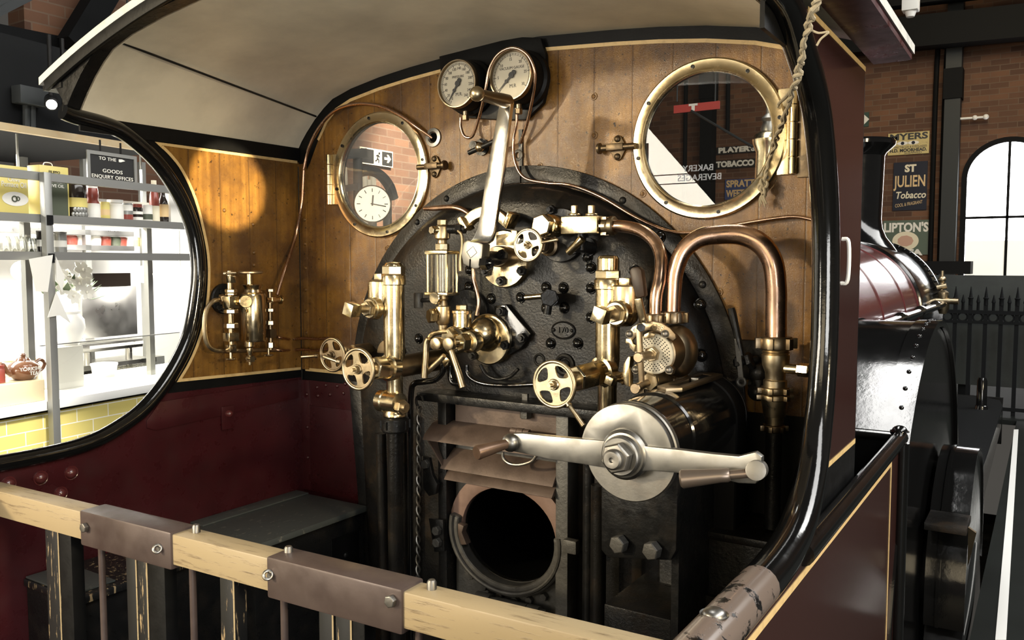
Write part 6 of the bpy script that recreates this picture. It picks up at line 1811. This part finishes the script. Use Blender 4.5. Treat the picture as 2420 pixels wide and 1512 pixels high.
# platform canopy: arch bracket, beam and posts
XB = -6.0
ca = thing('canopy_bracket', 'grey arched iron bracket and posts above the station clock', 'bracket', at(900, 470, X=XB))
part('arch', MB().tube([at(u, v, X=XB) for u, v in [(850, 405), (875, 403), (900, 415), (920, 440), (930, 470)]], .07, 8), 'grey_steelwork', ca)
part('beam', MB().bar(at(800, 365, X=XB), at(860, 362, X=XB), .12, .12), 'grey_steelwork', ca)
for u, v0 in [(845, 365), (915, 470)]:
    q = at(u, v0, X=XB)
    part('post', MB().cyl(q, V((q.x, q.y, 0)), .06), 'grey_steelwork', ca)
part('lower_beam', MB().bar(at(800, 448, X=XB), at(850, 440, X=XB), .08, .08), 'grey_steelwork', ca)
for i, (u, v0, v1) in enumerate([(812, 395, 440), (860, 405, 440), (870, 425, 455), (880, 412, 450)]):
    c0, c1 = at(u, v0, X=-6.6), at(u, v1, X=-6.6)
    solo('canopy_post', MB().lathe(V((c1.x, c1.y, 0)), EZ, [(0, .07), (c1.z - .05, .055), (c1.z, .06), (c0.z, .05)], 14), 'sign_cream', 'cream upright post behind the arched bracket in the left window', 'post', group='cream posts in the left window', loc=V((c1.x, c1.y, 0)))

# cafe lettering behind the viewer, caught as a faint mirror image in the right round window
yb3 = 4.6
m_ = thing('cafe_sign', 'backlit white cafe words on thin rails, mirrored faintly in the right round window', 'sign', V((-2.0, -yb3, 0)))
for word, u, v in (('BAKERY', 1652, 398), ('BEVERAGES', 1655, 420)):
    c = at(u, v, Y=yb3)
    part('lettering', text_mb(word, (c.x, -yb3, c.z), .078, face='+Y', depth=.004), 'sign_glow', m_)
    part('sign_rail', MB().box2((c.x - .55, -yb3 - .02, c.z - .045), (c.x + .55, -yb3 - .008, c.z - .037)), 'dark_steelwork', m_)
c = at(1655, 424, Y=yb3)
for k in (-.5, .5):
    part('sign_post', MB().box2((c.x + k - .01, -yb3 - .03, 0), (c.x + k + .01, -yb3 - .018, c.z + .35)), 'dark_steelwork', m_)
# ================================================================ cafe counter on the left
# the cafe stands at a slight angle to the engine: it is laid out square, then turned as a whole
PIV, TURN = V((-3.0, -.2, 0)), R_(8.9)
_before = set(bpy.data.objects)
_at0 = at
_RI = Matrix.Rotation(-TURN, 3, 'Z')
CAMC = _RI @ (CAM - PIV) + PIV
def at(u, v, Y=None, X=None, Z=None):
    d = _RI @ (FWD + RGT * ((u - CX) / FPX) - UPV * ((v - CY) / FPX))
    t = (Y - CAMC.y) / d.y if Y is not None else (X - CAMC.x) / d.x if X is not None else (Z - CAMC.z) / d.z
    return CAMC + d * t
struct('wall_kitchen', MB().box2((-5.1, -3.6, -1), (-5.0, 3.2, at(250, 535, X=-5.0).z)), 'white_paint')
struct('trim_1', MB().box2((-5.0, -3.9, 2.42), (-3.45, 1.3, 2.95)), 'dark_steelwork')
struct('trim_2', MB().box2((-3.44, -3.9, 2.40), (-3.40, 1.3, 2.44)), 'lit_edge_orange')  # strip coloured to stand for the lit orange lower edge of the fascia
XC = -3.0
cz = at(0, 965, X=XC).z
ct = thing('cafe_counter', 'yellow-tiled cafe counter with a thick white top', 'counter', (XC - .3, -1, 0))
part('tiled_front', MB().box2((XC - .5, -3.2, 0), (XC - .02, 1.6, cz - .06)), 'yellow_tiles', ct)
part('worktop', MB().box2((XC - .75, -3.2, cz - .05), (XC + .02, 1.6, cz)), 'white_paint', ct, bev=.006)
part('shadow_gap', MB().box2((XC - .5, -3.2, cz - .062), (XC - .005, 1.6, cz - .05)), 'black_satin', ct)  # solid black strip stands for the shade under the worktop edge
# shelf frame
zr1, zs1, zs2 = at(0, 408, X=XC).z, at(0, 510, X=XC).z, at(0, 602, X=XC).z
yp = at(135, 1050, X=-2.93).y
sh = thing('shelf_frame', 'grey steel open shelving frame standing before the cafe counter', 'shelving', (-3.1, yp, 0))
def yat(u, v=600, x=XC):
    return at(u, v, X=x).y
part('upright', MB().box2((-2.965, yp - .022, 0), (-2.925, yp + .022, zr1 + .02)), 'shelf_steel', sh, bev=.003)
part('top_rail', MB().box2((-3.0, -1.5, zr1 - .022), (-2.968, 1.5, zr1 + .022)), 'shelf_steel', sh)
part('back_rail', MB().box2((-3.36, -1.5, zr1 - .10), (-3.34, 1.5, zr1 - .06)), 'shelf_steel', sh)
for z in (zs1, zs2):
    part('shelf', MB().box2((-3.36, -2.6, z - .012), (-2.968, 1.5, z + .012)), 'stainless', sh)
    part('shelf_edge', MB().box2((-3.0, -2.6, z - .026), (-2.967, 1.5, z + .018)), 'shelf_steel', sh)
for u in (65, 352):
    y = yat(u, 700, -3.34)
    part('rear_upright', MB().box2((-3.36, y - .02, cz), (-3.32, y + .02, zs1)), 'shelf_steel', sh)
for v in (520, 610):
    p = at(124, v, X=-2.925)
    part('end_cap', MB().box((-2.92, yp + .0, p.z), (.012, .03, .05)), 'black_satin', sh)
# goods on the upper shelf
XG = -3.14
z1 = zs1 + .0125
G = 'groceries on the upper shelf'
def span(u0, u1, v=500, x=XG):
    return at(u0, v, X=x).y, at(u1, v, X=x).y
def height(u, v, x=XG):
    return at(u, v, X=x).z
def tin(u0, u1, vt, label, m, front=None, words=(), d=.10, tab=True):
    y0, y1 = span(u0, u1)
    zt = height((u0 + u1) / 2, vt)
    t = thing('oil_tin', label, 'tin', V((XG - d / 2, (y0 + y1) / 2, z1)), G)
    b = part('body', MB().box2((XG - d, y0, z1), (XG, y1, zt)), m, t, bev=.004)
    if front:
        part('label_panel', MB().box2((XG, y0 + .01, z1 + .01), (XG + .0015, y1 - .01, zt - (zt - z1) * front[1])), front[0], b)
    for s, fz, sz, mm in words:
        mb = text_mb(s, (0, 0, 0), sz, face='+X', depth=.0008)
        ys = [v.co.y for v in mb.bm.verts]
        k = min(1.0, (y1 - y0) * .84 / max(1e-5, max(ys) - min(ys)))
        bmesh.ops.transform(mb.bm, matrix=Matrix.Translation(V((XG + .002, (y0 + y1) / 2, z1 + fz * (zt - z1)))) @ Matrix.Diagonal((1, k, 1, 1)), verts=mb.bm.verts[:])
        part('lettering', mb, mm, b)
    if tab:
        part('carry_handle', MB().tube([V((XG - d / 2, (y0 + y1) / 2 - .03, zt)), V((XG - d / 2, (y0 + y1) / 2 - .02, zt + .02)), V((XG - d / 2, (y0 + y1) / 2 + .02, zt + .02)), V((XG - d / 2, (y0 + y1) / 2 + .03, zt))], .003, 6, 4), 'white_paint', t)
    return t, y0, y1, zt
t, y0, y1, zt = tin(0, 69, 392, 'large yellow oil tin with a white oval, leftmost on the upper cafe shelf', 'tin_yellow', words=[('Olive', .72, .032, 'label_white'), ('Pomace Oil', .62, .042, 'label_white')], tab=False)
c = V((XG + .001, (y0 + y1) / 2 + .005, z1 + (zt - z1) * .34))
ov = part('white_oval', MB().rings([[c + V((x, .075 * math.cos(2 * PI * k / 28), .038 * math.sin(2 * PI * k / 28))) for k in range(28)] for x in (0, .001)]), 'label_white', t)
part('olive_motif', MB().torus(c + V((.002, -.005, 0)), EX, .014, .004, 18, 6).torus(c + V((.002, .014, .002)), EX, .010, .003, 14, 6), 'tin_green', ov)
tin(97, 165, 393, 'tall yellow and dark green oil tin behind the shelf upright', 'tin_yellow', ('tin_green', .22), [('FILIPPO', .88, .022, 'sign_black'), ('BERIO', .81, .034, 'sign_black'), ('EXTRA VIRGIN', .70, .018, 'label_white'), ('OLIVE OIL', .62, .026, 'label_white')])
def can(name, u0, u1, vt, label, cat, prof, m, parts=(), vb=None):
    """prof: (height fraction, radius fraction)"""
    y0, y1 = span(u0, u1)
    r = (y1 - y0) / 2 * .93
    yc = (y0 + y1) / 2
    zt = height((u0 + u1) / 2, vt)
    H = zt - z1
    t = thing(name, label, cat, V((XG - .03, yc, z1)), G)
    part('body', MB().lathe((XG - .03, yc, z1), EZ, [(f * H, r * q) for f, q in prof], 28), m, t)
    for nm, f0, f1, q, mm in parts:
        part(nm, MB().lathe((XG - .03, yc, z1), EZ, [(f0 * H, r * q), (f1 * H, r * q)], 28), mm, t)
    return t, yc, r, H
CANP = [(0, .95), (.03, 1), (.95, 1), (1, .95)]
JAR = [(0, .9), (.05, 1), (.78, 1), (.84, .85), (1, .85)]
BOT = [(0, .92), (.03, 1), (.55, 1), (.70, .82), (.82, .5), (.88, .42), (1, .42)]
t, yc, r, H = can('olive_jar', 167, 211, 437, 'wide black jar printed with pale olives on the upper shelf', 'jar', CANP, 'glass_dark', [('label', .35, .62, 1.01, 'tin_yellow')])
for i in range(9):
    a = -.9 + .3 * (i % 5) + (.15 if i > 4 else 0)
    part('printed_olive', MB().sphere((XG - .03 + r * 1.0 * math.cos(a), yc + r * 1.0 * math.sin(a), z1 + H * (.14 if i < 5 else .28)), .016, (.5, 1, 1), 12), 'shelf_steel', t)
can('sauce_bottle', 213, 243, 438, 'red sauce bottle with a white label beside the black olive jar', 'bottle', [(0, .92), (.03, 1), (.45, 1), (.6, .75), (.7, .85), (.9, .75), (1, .6)], 'sauce_red', [('label', .08, .48, 1.01, 'label_white'), ('bottle_cap', .9, 1.02, .72, 'label_white')])
can('food_can', 245, 266, 477, 'small yellow can on the upper shelf', 'can', CANP, 'tin_yellow', [('label', .3, .6, 1.01, 'sign_gold')])
can('white_jar', 265, 297, 472, 'white lidded jar in the middle of the upper shelf', 'jar', JAR, 'label_white', [('jar_lid', .86, 1.0, .98, 'white_paint')])
can('food_can', 298, 320, 480, 'can with red and grey bands right of the white jar', 'can', CANP, 'shelf_steel', [('label', .06, .4, 1.01, 'sauce_red'), ('label', .6, .9, 1.01, 'label_white')])
can('spread_jar', 321, 343, 482, 'dark banded jar with a red lid on the upper shelf', 'jar', JAR, 'glass_dark', [('label', .1, .3, 1.01, 'label_white'), ('label', .45, .6, 1.01, 'label_white'), ('jar_lid', .82, 1.0, .92, 'sauce_red')])
can('food_can', 344, 366, 484, 'pale can with dark spots before the tall sauce bottle', 'can', CANP, 'label_white', [('label', .2, .5, 1.01, 'tin_green')])
can('sauce_bottle', 364, 383, 428, 'tall sauce bottle with a pale cap toward the right end of the shelf', 'bottle', BOT, 'sauce_red', [('label', .05, .42, 1.01, 'sign_cream'), ('bottle_cap', .84, 1.02, .52, 'sign_cream')])
can('sauce_bottle', 384, 404, 452, 'black bottle with an orange label near the cab edge', 'bottle', BOT, 'glass_dark', [('label', .22, .6, 1.01, 'sign_gold')])
y0, y1 = span(406, 440)
solo('carton', MB().box2((XG - .09, y0, z1), (XG - .01, y1, height(420, 455))), 'label_white', 'plain white carton at the right end of the upper shelf', 'carton', G, bev=.003)
# lower shelf
z2 = zs2 + .0125
for i, (u, v, r, lab) in enumerate([(8, 560, .045, 'upturned glass at the left edge of the lower cafe shelf'), (28, 562, .045, 'second upturned glass from the left on the lower cafe shelf'), (48, 566, .045, 'third upturned glass from the left on the lower cafe shelf'), (68, 568, .045, 'upturned glass nearest the dark tins on the lower cafe shelf')]):
    p = at(u, v, X=-3.1)
    t = thing('drinking_glass', lab, 'glass', V((-3.1, p.y, z2)), 'glasses on the lower cafe shelf')
    part('bowl', MB().lathe((-3.1, p.y, z2), EZ, [(0, r), (.06, r * .8), (.085, r * .6), (.087, r * .55), (.06, r * .74), (.003, r * .94), (0, r * .94)], 20, cap=False), 'gauge_glass', t)
    part('foot', MB().lathe((-3.1, p.y, z2 + .085), EZ, [(0, r * .6), (.012, r * .6)], 20), 'gauge_glass', t)
for u0, u1, vt, m, lab in [(72, 92, 563, 'tin_green', 'small dark tin behind the upturned glasses'), (93, 111, 545, 'glass_dark', 'tall dark jar left of the shelf upright on the lower shelf'), (131, 162, 548, 'shelf_steel', 'printed grey tin right of the shelf upright on the lower shelf')]:
    y0, y1 = at(u0, 580, X=-3.12).y, at(u1, 580, X=-3.12).y
    zt = at((u0 + u1) / 2, vt, X=-3.12).z
    t = thing('tea_tin', lab, 'tin', V((-3.14, (y0 + y1) / 2, z2)))
    part('body', MB().lathe((-3.14, (y0 + y1) / 2, z2), EZ, [(0, (y1 - y0) * .45), ((zt - z2) * .9, (y1 - y0) * .45), ((zt - z2) * .92, (y1 - y0) * .47), (zt - z2, (y1 - y0) * .47)], 24), m, t)
    part('label', MB().lathe((-3.14, (y0 + y1) / 2, z2 + (zt - z2) * .3), EZ, [(0, (y1 - y0) * .455), ((zt - z2) * .3, (y1 - y0) * .455)], 24), 'label_white', t)
# back shelves of the kitchen, with pots
XK = -4.6
kb = thing('kitchen_rack', 'bright steel rack at the back of the cafe kitchen', 'rack', (XK, -.6, 0))
for v in (548, 583):
    z = at(250, v, X=XK).z
    part('rack_shelf', MB().box2((XK - .2, -2.2, z - .03), (XK + .02, 2.0, z + .01)), 'stainless', kb)
for u in (205, 340, 62):
    y = at(u, 580, X=XK).y
    part('rack_post', MB().box2((XK - .02, y - .025, 0), (XK + .02, y + .025, 2.5)), 'shelf_steel', kb)
zk = at(250, 583, X=XK).z + .01
for i, u in enumerate((172, 196, 228, 252, 275, 290, 305, 322)):
    p = at(u, 575, X=XK - .06)
    m = ['sauce_red', 'label_white', 'label_white', 'sauce_red', 'tin_green', 'sauce_red', 'label_white', 'tin_yellow'][i]
    solo('spice_pot', MB().lathe((XK - .08, p.y, zk), EZ, [(0, .045), (.05, .05), (.06, .05), (.075, .04)], 16), m, 'small pot in the row on the back kitchen rack', 'pot', 'pots on the back rack', loc=V((XK - .08, p.y, zk)))
ho = thing('serving_range', 'brushed stainless range with a slotted vent strip in the cafe kitchen', 'kitchen range', at(260, 800, X=-4.2))
XH = -4.2
a, b = at(196, 790, X=XH), at(322, 675, X=XH)
part('back_panel', MB().box2((XH - .04, a.y, at(260, 795, X=XH).z), (XH, b.y, at(260, 678, X=XH).z)), 'stainless', ho, bev=.004)
vs = part('vent_strip', MB().box2((XH - .3, a.y - .05, at(260, 826, X=XH).z), (XH + .03, b.y + .02, at(260, 806, X=XH).z)), 'stainless', ho, bev=.004)
for k in range(6):
    y = a.y + (b.y - a.y) * (.06 + .16 * k)
    part('vent_slot', MB().box2((XH + .03, y, at(260, 819, X=XH).z), (XH + .034, y + .09, at(260, 812, X=XH).z)), 'white_paint', vs)
for q in (.1, .85):
    y = a.y + (b.y - a.y) * q
    part('stand_leg', MB().cyl((XH - .02, y, at(260, 856, X=XH).z), (XH - .02, y, at(260, 826, X=XH).z), .025), 'stainless', ho)
part('lower_shelf', MB().box2((XH - .3, a.y - .2, at(260, 868, X=XH).z), (XH + .03, b.y + .15, at(260, 856, X=XH).z)), 'stainless', ho)
part('under_cabinet', MB().box2((XH - .35, a.y - .5, 0), (XH - .25, b.y + .5, at(260, 868, X=XH).z)), 'shelf_steel', ho)
a, b = at(232, 678, X=-4.9), at(318, 645, X=-4.9)
solo('menu_screen', MB().box2((-4.99, a.y, a.z), (-4.95, b.y, b.z)), 'glass_dark', 'black screen on the kitchen wall above the range', 'screen')
# cups in rows
zc0 = at(300, 888, X=-3.9).z
cs = thing('cup_shelf', 'steel shelf carrying rows of glasses behind the counter', 'shelf', V((-3.9, at(300, 888, X=-3.9).y, 0)))
part('shelf', MB().box2((-4.0, at(250, 888, X=-3.9).y, zc0 - .02), (-3.75, at(352, 888, X=-3.9).y, zc0)), 'stainless', cs)
part('support', MB().box2((-3.98, at(260, 888, X=-3.9).y, 0), (-3.9, at(345, 888, X=-3.9).y, zc0 - .02)), 'shelf_steel', cs)
for i in range(8):
    for j in range(2):
        p = at(266 + i * 11, 880, X=-3.82 - j * .1)
        solo('tumbler', MB().lathe((-3.82 - j * .1, p.y, zc0), EZ, [(0, .026), (.075, .032), (.075, .029), (.004, .024)], 14, cap=False), 'gauge_glass', 'clear tumbler in the rows under the steel range', 'glass', 'tumblers under the range', loc=V((-3.82 - j * .1, p.y, zc0)))
# white tub
p = at(247, 888, X=-3.55)
t = thing('white_tub', 'white plastic tub on the counter under the steel range', 'tub', V((-3.55, p.y, cz)))
part('body', MB().lathe((-3.55, p.y, cz), EZ, [(0, .07), (.075, .08)], 28), 'label_white', t)
part('tub_lid', MB().lathe((-3.55, p.y, cz + .075), EZ, [(0, .084), (.012, .084), (.014, .07)], 28), 'white_paint', t)
# glazed guard
a, b = at(95, 818, X=-3.25), at(425, 797, X=-3.25)
gg = thing('glass_guard', 'clear glass guard standing along the counter', 'glass guard', V((-3.25, (a.y + b.y) / 2, cz)))
part('pane', MB().box2((-3.256, a.y, cz), (-3.25, b.y, a.z)), 'pane_glass', gg)
part('top_edge', MB().box2((-3.257, a.y, a.z - .002), (-3.249, b.y, a.z + .004)), 'shelf_steel', gg)
# crate, teapot
XT = -3.12
a, b = at(-40, 946, X=XT + .1), at(105, 893, X=XT + .1)
crt = solo('display_crate', MB().box2((XT - .15, at(-40, 900, X=XT + .1).y, cz + .001), (XT + .1, b.y, cz + .115)), 'pale_wood', 'long pale box on the cafe counter under the teapots', 'box', bev=.004)
zc2 = cz + .116
def teapot(u, label, k=1.0):
    p = at(u, 880, X=XT)
    o = V((XT, p.y, zc2))
    t = thing('teapot', label, 'teapot', o, 'brown teapots on the box')
    part('body', MB().lathe(o, EZ, [(f * k, r * k) for f, r in [(0, .045), (.008, .055), (.03, .078), (.055, .084), (.08, .075), (.10, .05), (.105, .035)]], 32), 'teapot_brown', t)
    part('pot_lid', MB().lathe(o + V((0, 0, .104 * k)), EZ, [(f * k, r * k) for f, r in [(0, .038), (.012, .03), (.018, .012), (.022, .012), (.03, .016), (.038, .010), (.04, .002)]], 20), 'teapot_brown', t)
    part('pot_handle', MB().tube([o + V((0, .07 * k, .085 * k)), o + V((0, .10 * k, .098 * k)), o + V((0, .125 * k, .075 * k)), o + V((0, .11 * k, .045 * k)), o + V((0, .078 * k, .035 * k))], .009 * k, 10), 'teapot_brown', t)
    part('spout', MB().tube([o + V((0, -.07 * k, .04 * k)), o + V((0, -.10 * k, .06 * k)), o + V((0, -.115 * k, .09 * k)), o + V((0, -.13 * k, .10 * k))], [.02 * k, .015 * k, .011 * k, .010 * k], 10), 'teapot_brown', t)
    tt = text_mb('YORKSHIRE', (0, 0, 0), .028 * k, face='+X', depth=.002)
    tt.join(text_mb('TEA', (0, 0, -.024 * k), .028 * k, face='+X', depth=.002).bm)
    for v in tt.bm.verts:
        th = v.co.y / (.085 * k)
        rr = .0835 * k + v.co.x * .5
        v.co = V((rr * math.cos(th), rr * math.sin(th), v.co.z + .062 * k))
    bmesh.ops.translate(tt.bm, verts=tt.bm.verts[:], vec=o)
    part('lettering', tt, 'label_white', t)
teapot(56, 'brown glazed teapot with white lettering on the cafe counter box')
teapot(-22, 'brown teapot cut off by the left edge of the view') if False else None
o = V((XT, at(-6, 880, X=XT).y, zc2))
t = thing('jam_jar', 'dark red jar at the very left edge beside the teapot', 'jar', o)
part('body', MB().lathe(o, EZ, [(0, .035), (.07, .035), (.08, .03)], 20), 'sauce_red', t)
part('jar_lid', MB().lathe(o + V((0, 0, .08)), EZ, [(0, .033), (.014, .033)], 20), 'sauce_red', t)
# basket
XB2 = -3.5
a, b = at(48, 862, X=XB2), at(155, 820, X=XB2)
XB2 -= .1
bk = thing('wicker_basket', 'pale wicker basket on the counter behind the teapot', 'basket', V((XB2, (a.y + b.y) / 2, cz)))
wv_ = MB()
for k in range(9):
    z = cz + .012 + k * .017
    wv_.tube([V((XB2 + sx * (.12 + k * .003), y, z)) for sx, y in [(1, a.y), (1, b.y), (-1, b.y), (-1, a.y), (1, a.y)]], .009, 6, 1)
part('weave', wv_, 'pale_wood', bk)
part('base', MB().box2((XB2 - .12, a.y, cz), (XB2 + .12, b.y, cz + .02)), 'pale_wood', bk)
# vase of flowers
XV = -3.38
p = at(165, 815, X=XV)
zv = at(165, 815, X=XV).z
vt_ = at(165, 735, X=XV).z
pl_ = solo('plinth', MB().box2((XV - .09, p.y - .16, cz), (XV + .09, p.y + .02, zv)), 'white_paint', 'white stand under the flower vase', 'stand', bev=.004)
va = thing('flower_vase', 'white vase of pale lilies beside the shelf upright', 'vase', V((XV, p.y, zv)))
Hv = vt_ - zv
part('vase', MB().lathe((XV, p.y, zv), EZ, [(f * Hv, r) for f, r in [(0, .05), (.1, .065), (.5, .09), (.75, .085), (.92, .06), (1, .065)]], 32), 'white_paint', va)
lf_ = MB()
random.seed(3)
for i in range(26):
    d = V((random.uniform(-.5, .5), random.uniform(-1, 1), random.uniform(.2, 1))).normalized()
    o = V((XV, p.y, vt_ + .04)) + V((d.x * .08, d.y * .14, d.z * .10))
    s_ = d.cross(EZ).normalized() * .022
    lf_.prism([o, o + d * .05 + s_, o + d * .11, o + d * .05 - s_], d.cross(s_).normalized() * .002)
part('foliage', lf_, 'leaf_green', va)
def bloom(c, ax, r):
    ax = V(ax).normalized()
    a_, b_, z_ = basis(ax)
    m = MB()
    for k in range(6):
        an = k * PI / 3
        d = a_ * math.cos(an) + b_ * math.sin(an)
        sd = z_.cross(d) * r * .38
        rings = []
        for f, wd in ((.05, .2), (.4, .9), (.75, .8), (1.0, .1)):
            q = c + d * r * f + z_ * r * (.5 * f - .35 * f * f)
            rings.append([q + sd * wd, q - sd * wd, q - sd * wd - z_ * .003, q + sd * wd - z_ * .003])
        m.rings(rings)
    m.sphere(c + z_ * r * .2, r * .16)
    return m
for u, v, r in [(172, 700, .055), (160, 655, .06), (195, 640, .065), (205, 690, .05), (185, 670, .05), (150, 680, .05), (200, 655, .055)]:
    c = at(u, v, X=XV + .06)
    part('flower', bloom(c, (1, random.uniform(-.4, .4), random.uniform(0, .6)), r), 'petal', va)
# pennants tied to the upright
for pts, lab in [([(112, 750), (132, 690), (165, 762), (140, 745)], 'white folded paper pennant tied low on the shelf upright'), ([(68, 612), (124, 602), (112, 690), (84, 688)], 'white paper pennant hanging left of the shelf upright'), ([(131, 606), (152, 655), (146, 690), (132, 660)], 'narrow white pennant just right of the shelf upright')]:
    q = [at(u, v, X=-2.915) for u, v in pts]
    solo('paper_pennant', MB().prism(q, (.004, 0, 0)), 'label_white', lab, 'pennant')
# kitchen bulbs
for u, v, x, lab in [(340, 648, -3.6, 'bright round kitchen lamp right of the flowers'), (52, 640, -3.6, 'bright round kitchen lamp at the left edge behind the shelving'), (425, 655, -3.9, 'bright round kitchen lamp beside the cab edge')]:
    p = at(u, v, X=x)
    t = thing('kitchen_lamp', lab, 'lamp', p)
    part('bulb', MB().sphere(p, .06), 'lamp_glow', t)
    part('stem', MB().cyl(p + V((0, 0, .05)), V((p.x, p.y, 2.42)), .008, n=8), 'shelf_steel', t)
    light('kitchen_bulb', 'POINT', p + V((.10, 0, -.02)), p, 9, (1, .96, .88), .06)
# goods office sign
XS2 = -3.35
a, b = at(207, 358, X=XS2), at(318, 375, X=XS2)
zb_ = at(207, 424, X=XS2).z
y0, y1, zt = a.y, b.y, a.z
gs = thing('direction_sign', 'black framed sign pointing to the goods enquiry offices', 'sign', V((XS2, (y0 + y1) / 2, zb_)))
part('board', MB().box2((XS2 - .02, y0, zb_), (XS2, y1, zt)), 'sign_black', gs)
part('sign_frame', MB().ribbon([V((XS2, y0, zb_)), V((XS2, y1, zb_)), V((XS2, y1, zt)), V((XS2, y0, zt))], EX, .022, .008, closed=True), 'shelf_steel', gs)
H = zt - zb_
def gtext(s, fy, fz, h, fit):
    mb = text_mb(s, (0, 0, 0), h * H, face='+X', depth=.002, space=1.1)
    ys = [v.co.y for v in mb.bm.verts]
    k = fit * (y1 - y0) / (max(ys) - min(ys))
    bmesh.ops.transform(mb.bm, matrix=Matrix.Translation(V((XS2 + .003, y0 + fy * (y1 - y0), zb_ + fz * H))) @ Matrix.Diagonal((1, k, 1, 1)), verts=mb.bm.verts[:])
    part('lettering', mb, 'label_white', gs)
gtext('TO THE', .40, .82, .17, .36)
gtext('GOODS', .50, .38, .19, .42)
gtext('ENQUIRY OFFICES', .5, .16, .19, .88)
c = V((XS2 + .002, y0 + .70 * (y1 - y0), zb_ + .82 * H))
part('pointing_hand', MB().prism([c + V((0, y * H, z * H)) for y, z in [(-.13, .05), (.02, .06), (.16, .01), (.02, -.03), (-.04, -.05), (-.13, -.05)]], (.003, 0, 0)), 'label_white', gs)
for y in (y0 + .1, y1 - .1):
    part('hanger', MB().cyl((XS2 - .01, y, zt), (XS2 - .01, y, 2.42), .006, n=8), 'black_satin', gs)
rb = at(199, 383, X=XS2 - .1)
solo('notice_board', MB().box2((XS2 - .045, at(192, 380, X=XS2 - .1).y, at(199, 402, X=XS2 - .1).z), (XS2 - .02, at(212, 380, X=XS2 - .1).y, at(199, 362, X=XS2 - .1).z)), 'sign_red', 'small red notice panel tucked behind the goods office sign', 'notice')
# overhead: spotlights and roof steelwork
p = at(122, 247, X=-3.2)
sl = thing('spotlight', 'lit black track spotlight left of the cab roof corner', 'spotlight', p)
dsp = V((.75, -.55, -.45)).normalized()
part('housing', MB().lathe(p - dsp * .12, dsp, [(0, .025), (.02, .035), (.115, .038), (.12, .032)], 24), 'black_satin', sl)
part('lens', MB().lathe(p + dsp * .001, dsp, [(0, .028), (.004, .026)], 20), 'lamp_glow', sl)
part('yoke', MB().cyl(p - dsp * .06, V((p.x - dsp.x * .06, p.y - dsp.y * .06, 2.95)), .012, n=10), 'black_satin', sl)
p = at(152, 258, X=-3.25)
sl = thing('spotlight', 'unlit black track spotlight next to the lit one', 'spotlight', p)
part('housing', MB().lathe(p - dsp * .10, V((.3, .8, -.5)), [(0, .025), (.02, .035), (.12, .038), (.125, .032)], 24), 'black_satin', sl)
part('yoke', MB().cyl(p, V((p.x, p.y, 2.95)), .012, n=10), 'black_satin', sl)
def strut(label, p, q, r=.05, m='dark_steelwork', name='roof_strut'):
    return solo(name, MB().bar(p, q, r * 2, r * 1.4), m, label, 'roof strut', loc=p)
strut('pale blue-grey roof strut crossing the top left corner', at(-40, 45, X=-4.6), at(110, -30, X=-4.6), .03, 'grey_steelwork')
strut('second pale roof strut rising to the top left corner', at(-30, 20, X=-4.6), at(40, -25, X=-4.6), .03, 'grey_steelwork')
strut('pale roof strut slanting above the cab roof edge', at(300, -20, X=-5.5), at(372, 55, X=-5.5), .03, 'grey_steelwork')
strut('thin pale hanger rod above the left roof edge', at(301, -10, X=-5.4), at(299, 60, X=-5.4), .008, 'grey_steelwork')
strut('long dark purlin low across the upper left', at(-60, 75, X=-6.5), at(420, 165, X=-6.5), .10)
strut('second dark purlin under the first at upper left', at(-60, 130, X=-6.8), at(420, 200, X=-6.8), .05, 'grey_steelwork')
strut('dark diagonal rafter at upper left behind the cab roof', at(260, -40, X=-6.2), at(170, 110, X=-6.2), .12)
for i, (u, lab) in enumerate([(62, 'left of two pale pipes on the dark canopy fascia'), (76, 'right of two pale pipes on the dark canopy fascia')]):
    a, b = at(u, 315, X=-3.43), at(u, 245, X=-3.43)
    solo('canopy_pipe', MB().cyl(a, b, .02, n=10), 'grey_steelwork', lab, 'pipe', loc=a)
p = at(72, 228, X=-3.4)
solo('junction_box', MB().box(p, (.08, .18, .10)), 'grey_steelwork', 'grey junction box above the fascia pipes', 'box', bev=.005)

_turn = Matrix.Translation(PIV) @ Matrix.Rotation(TURN, 4, 'Z') @ Matrix.Translation(-PIV)
for o in list(bpy.data.objects):
    if o not in _before and o.parent is None:
        o.matrix_world = _turn @ o.matrix_basis
at = _at0
# custom bookkeeping used while building is dropped again
for o in bpy.data.objects:
    for k in ('_w', '_b'):
        if k in o:
            del o[k]
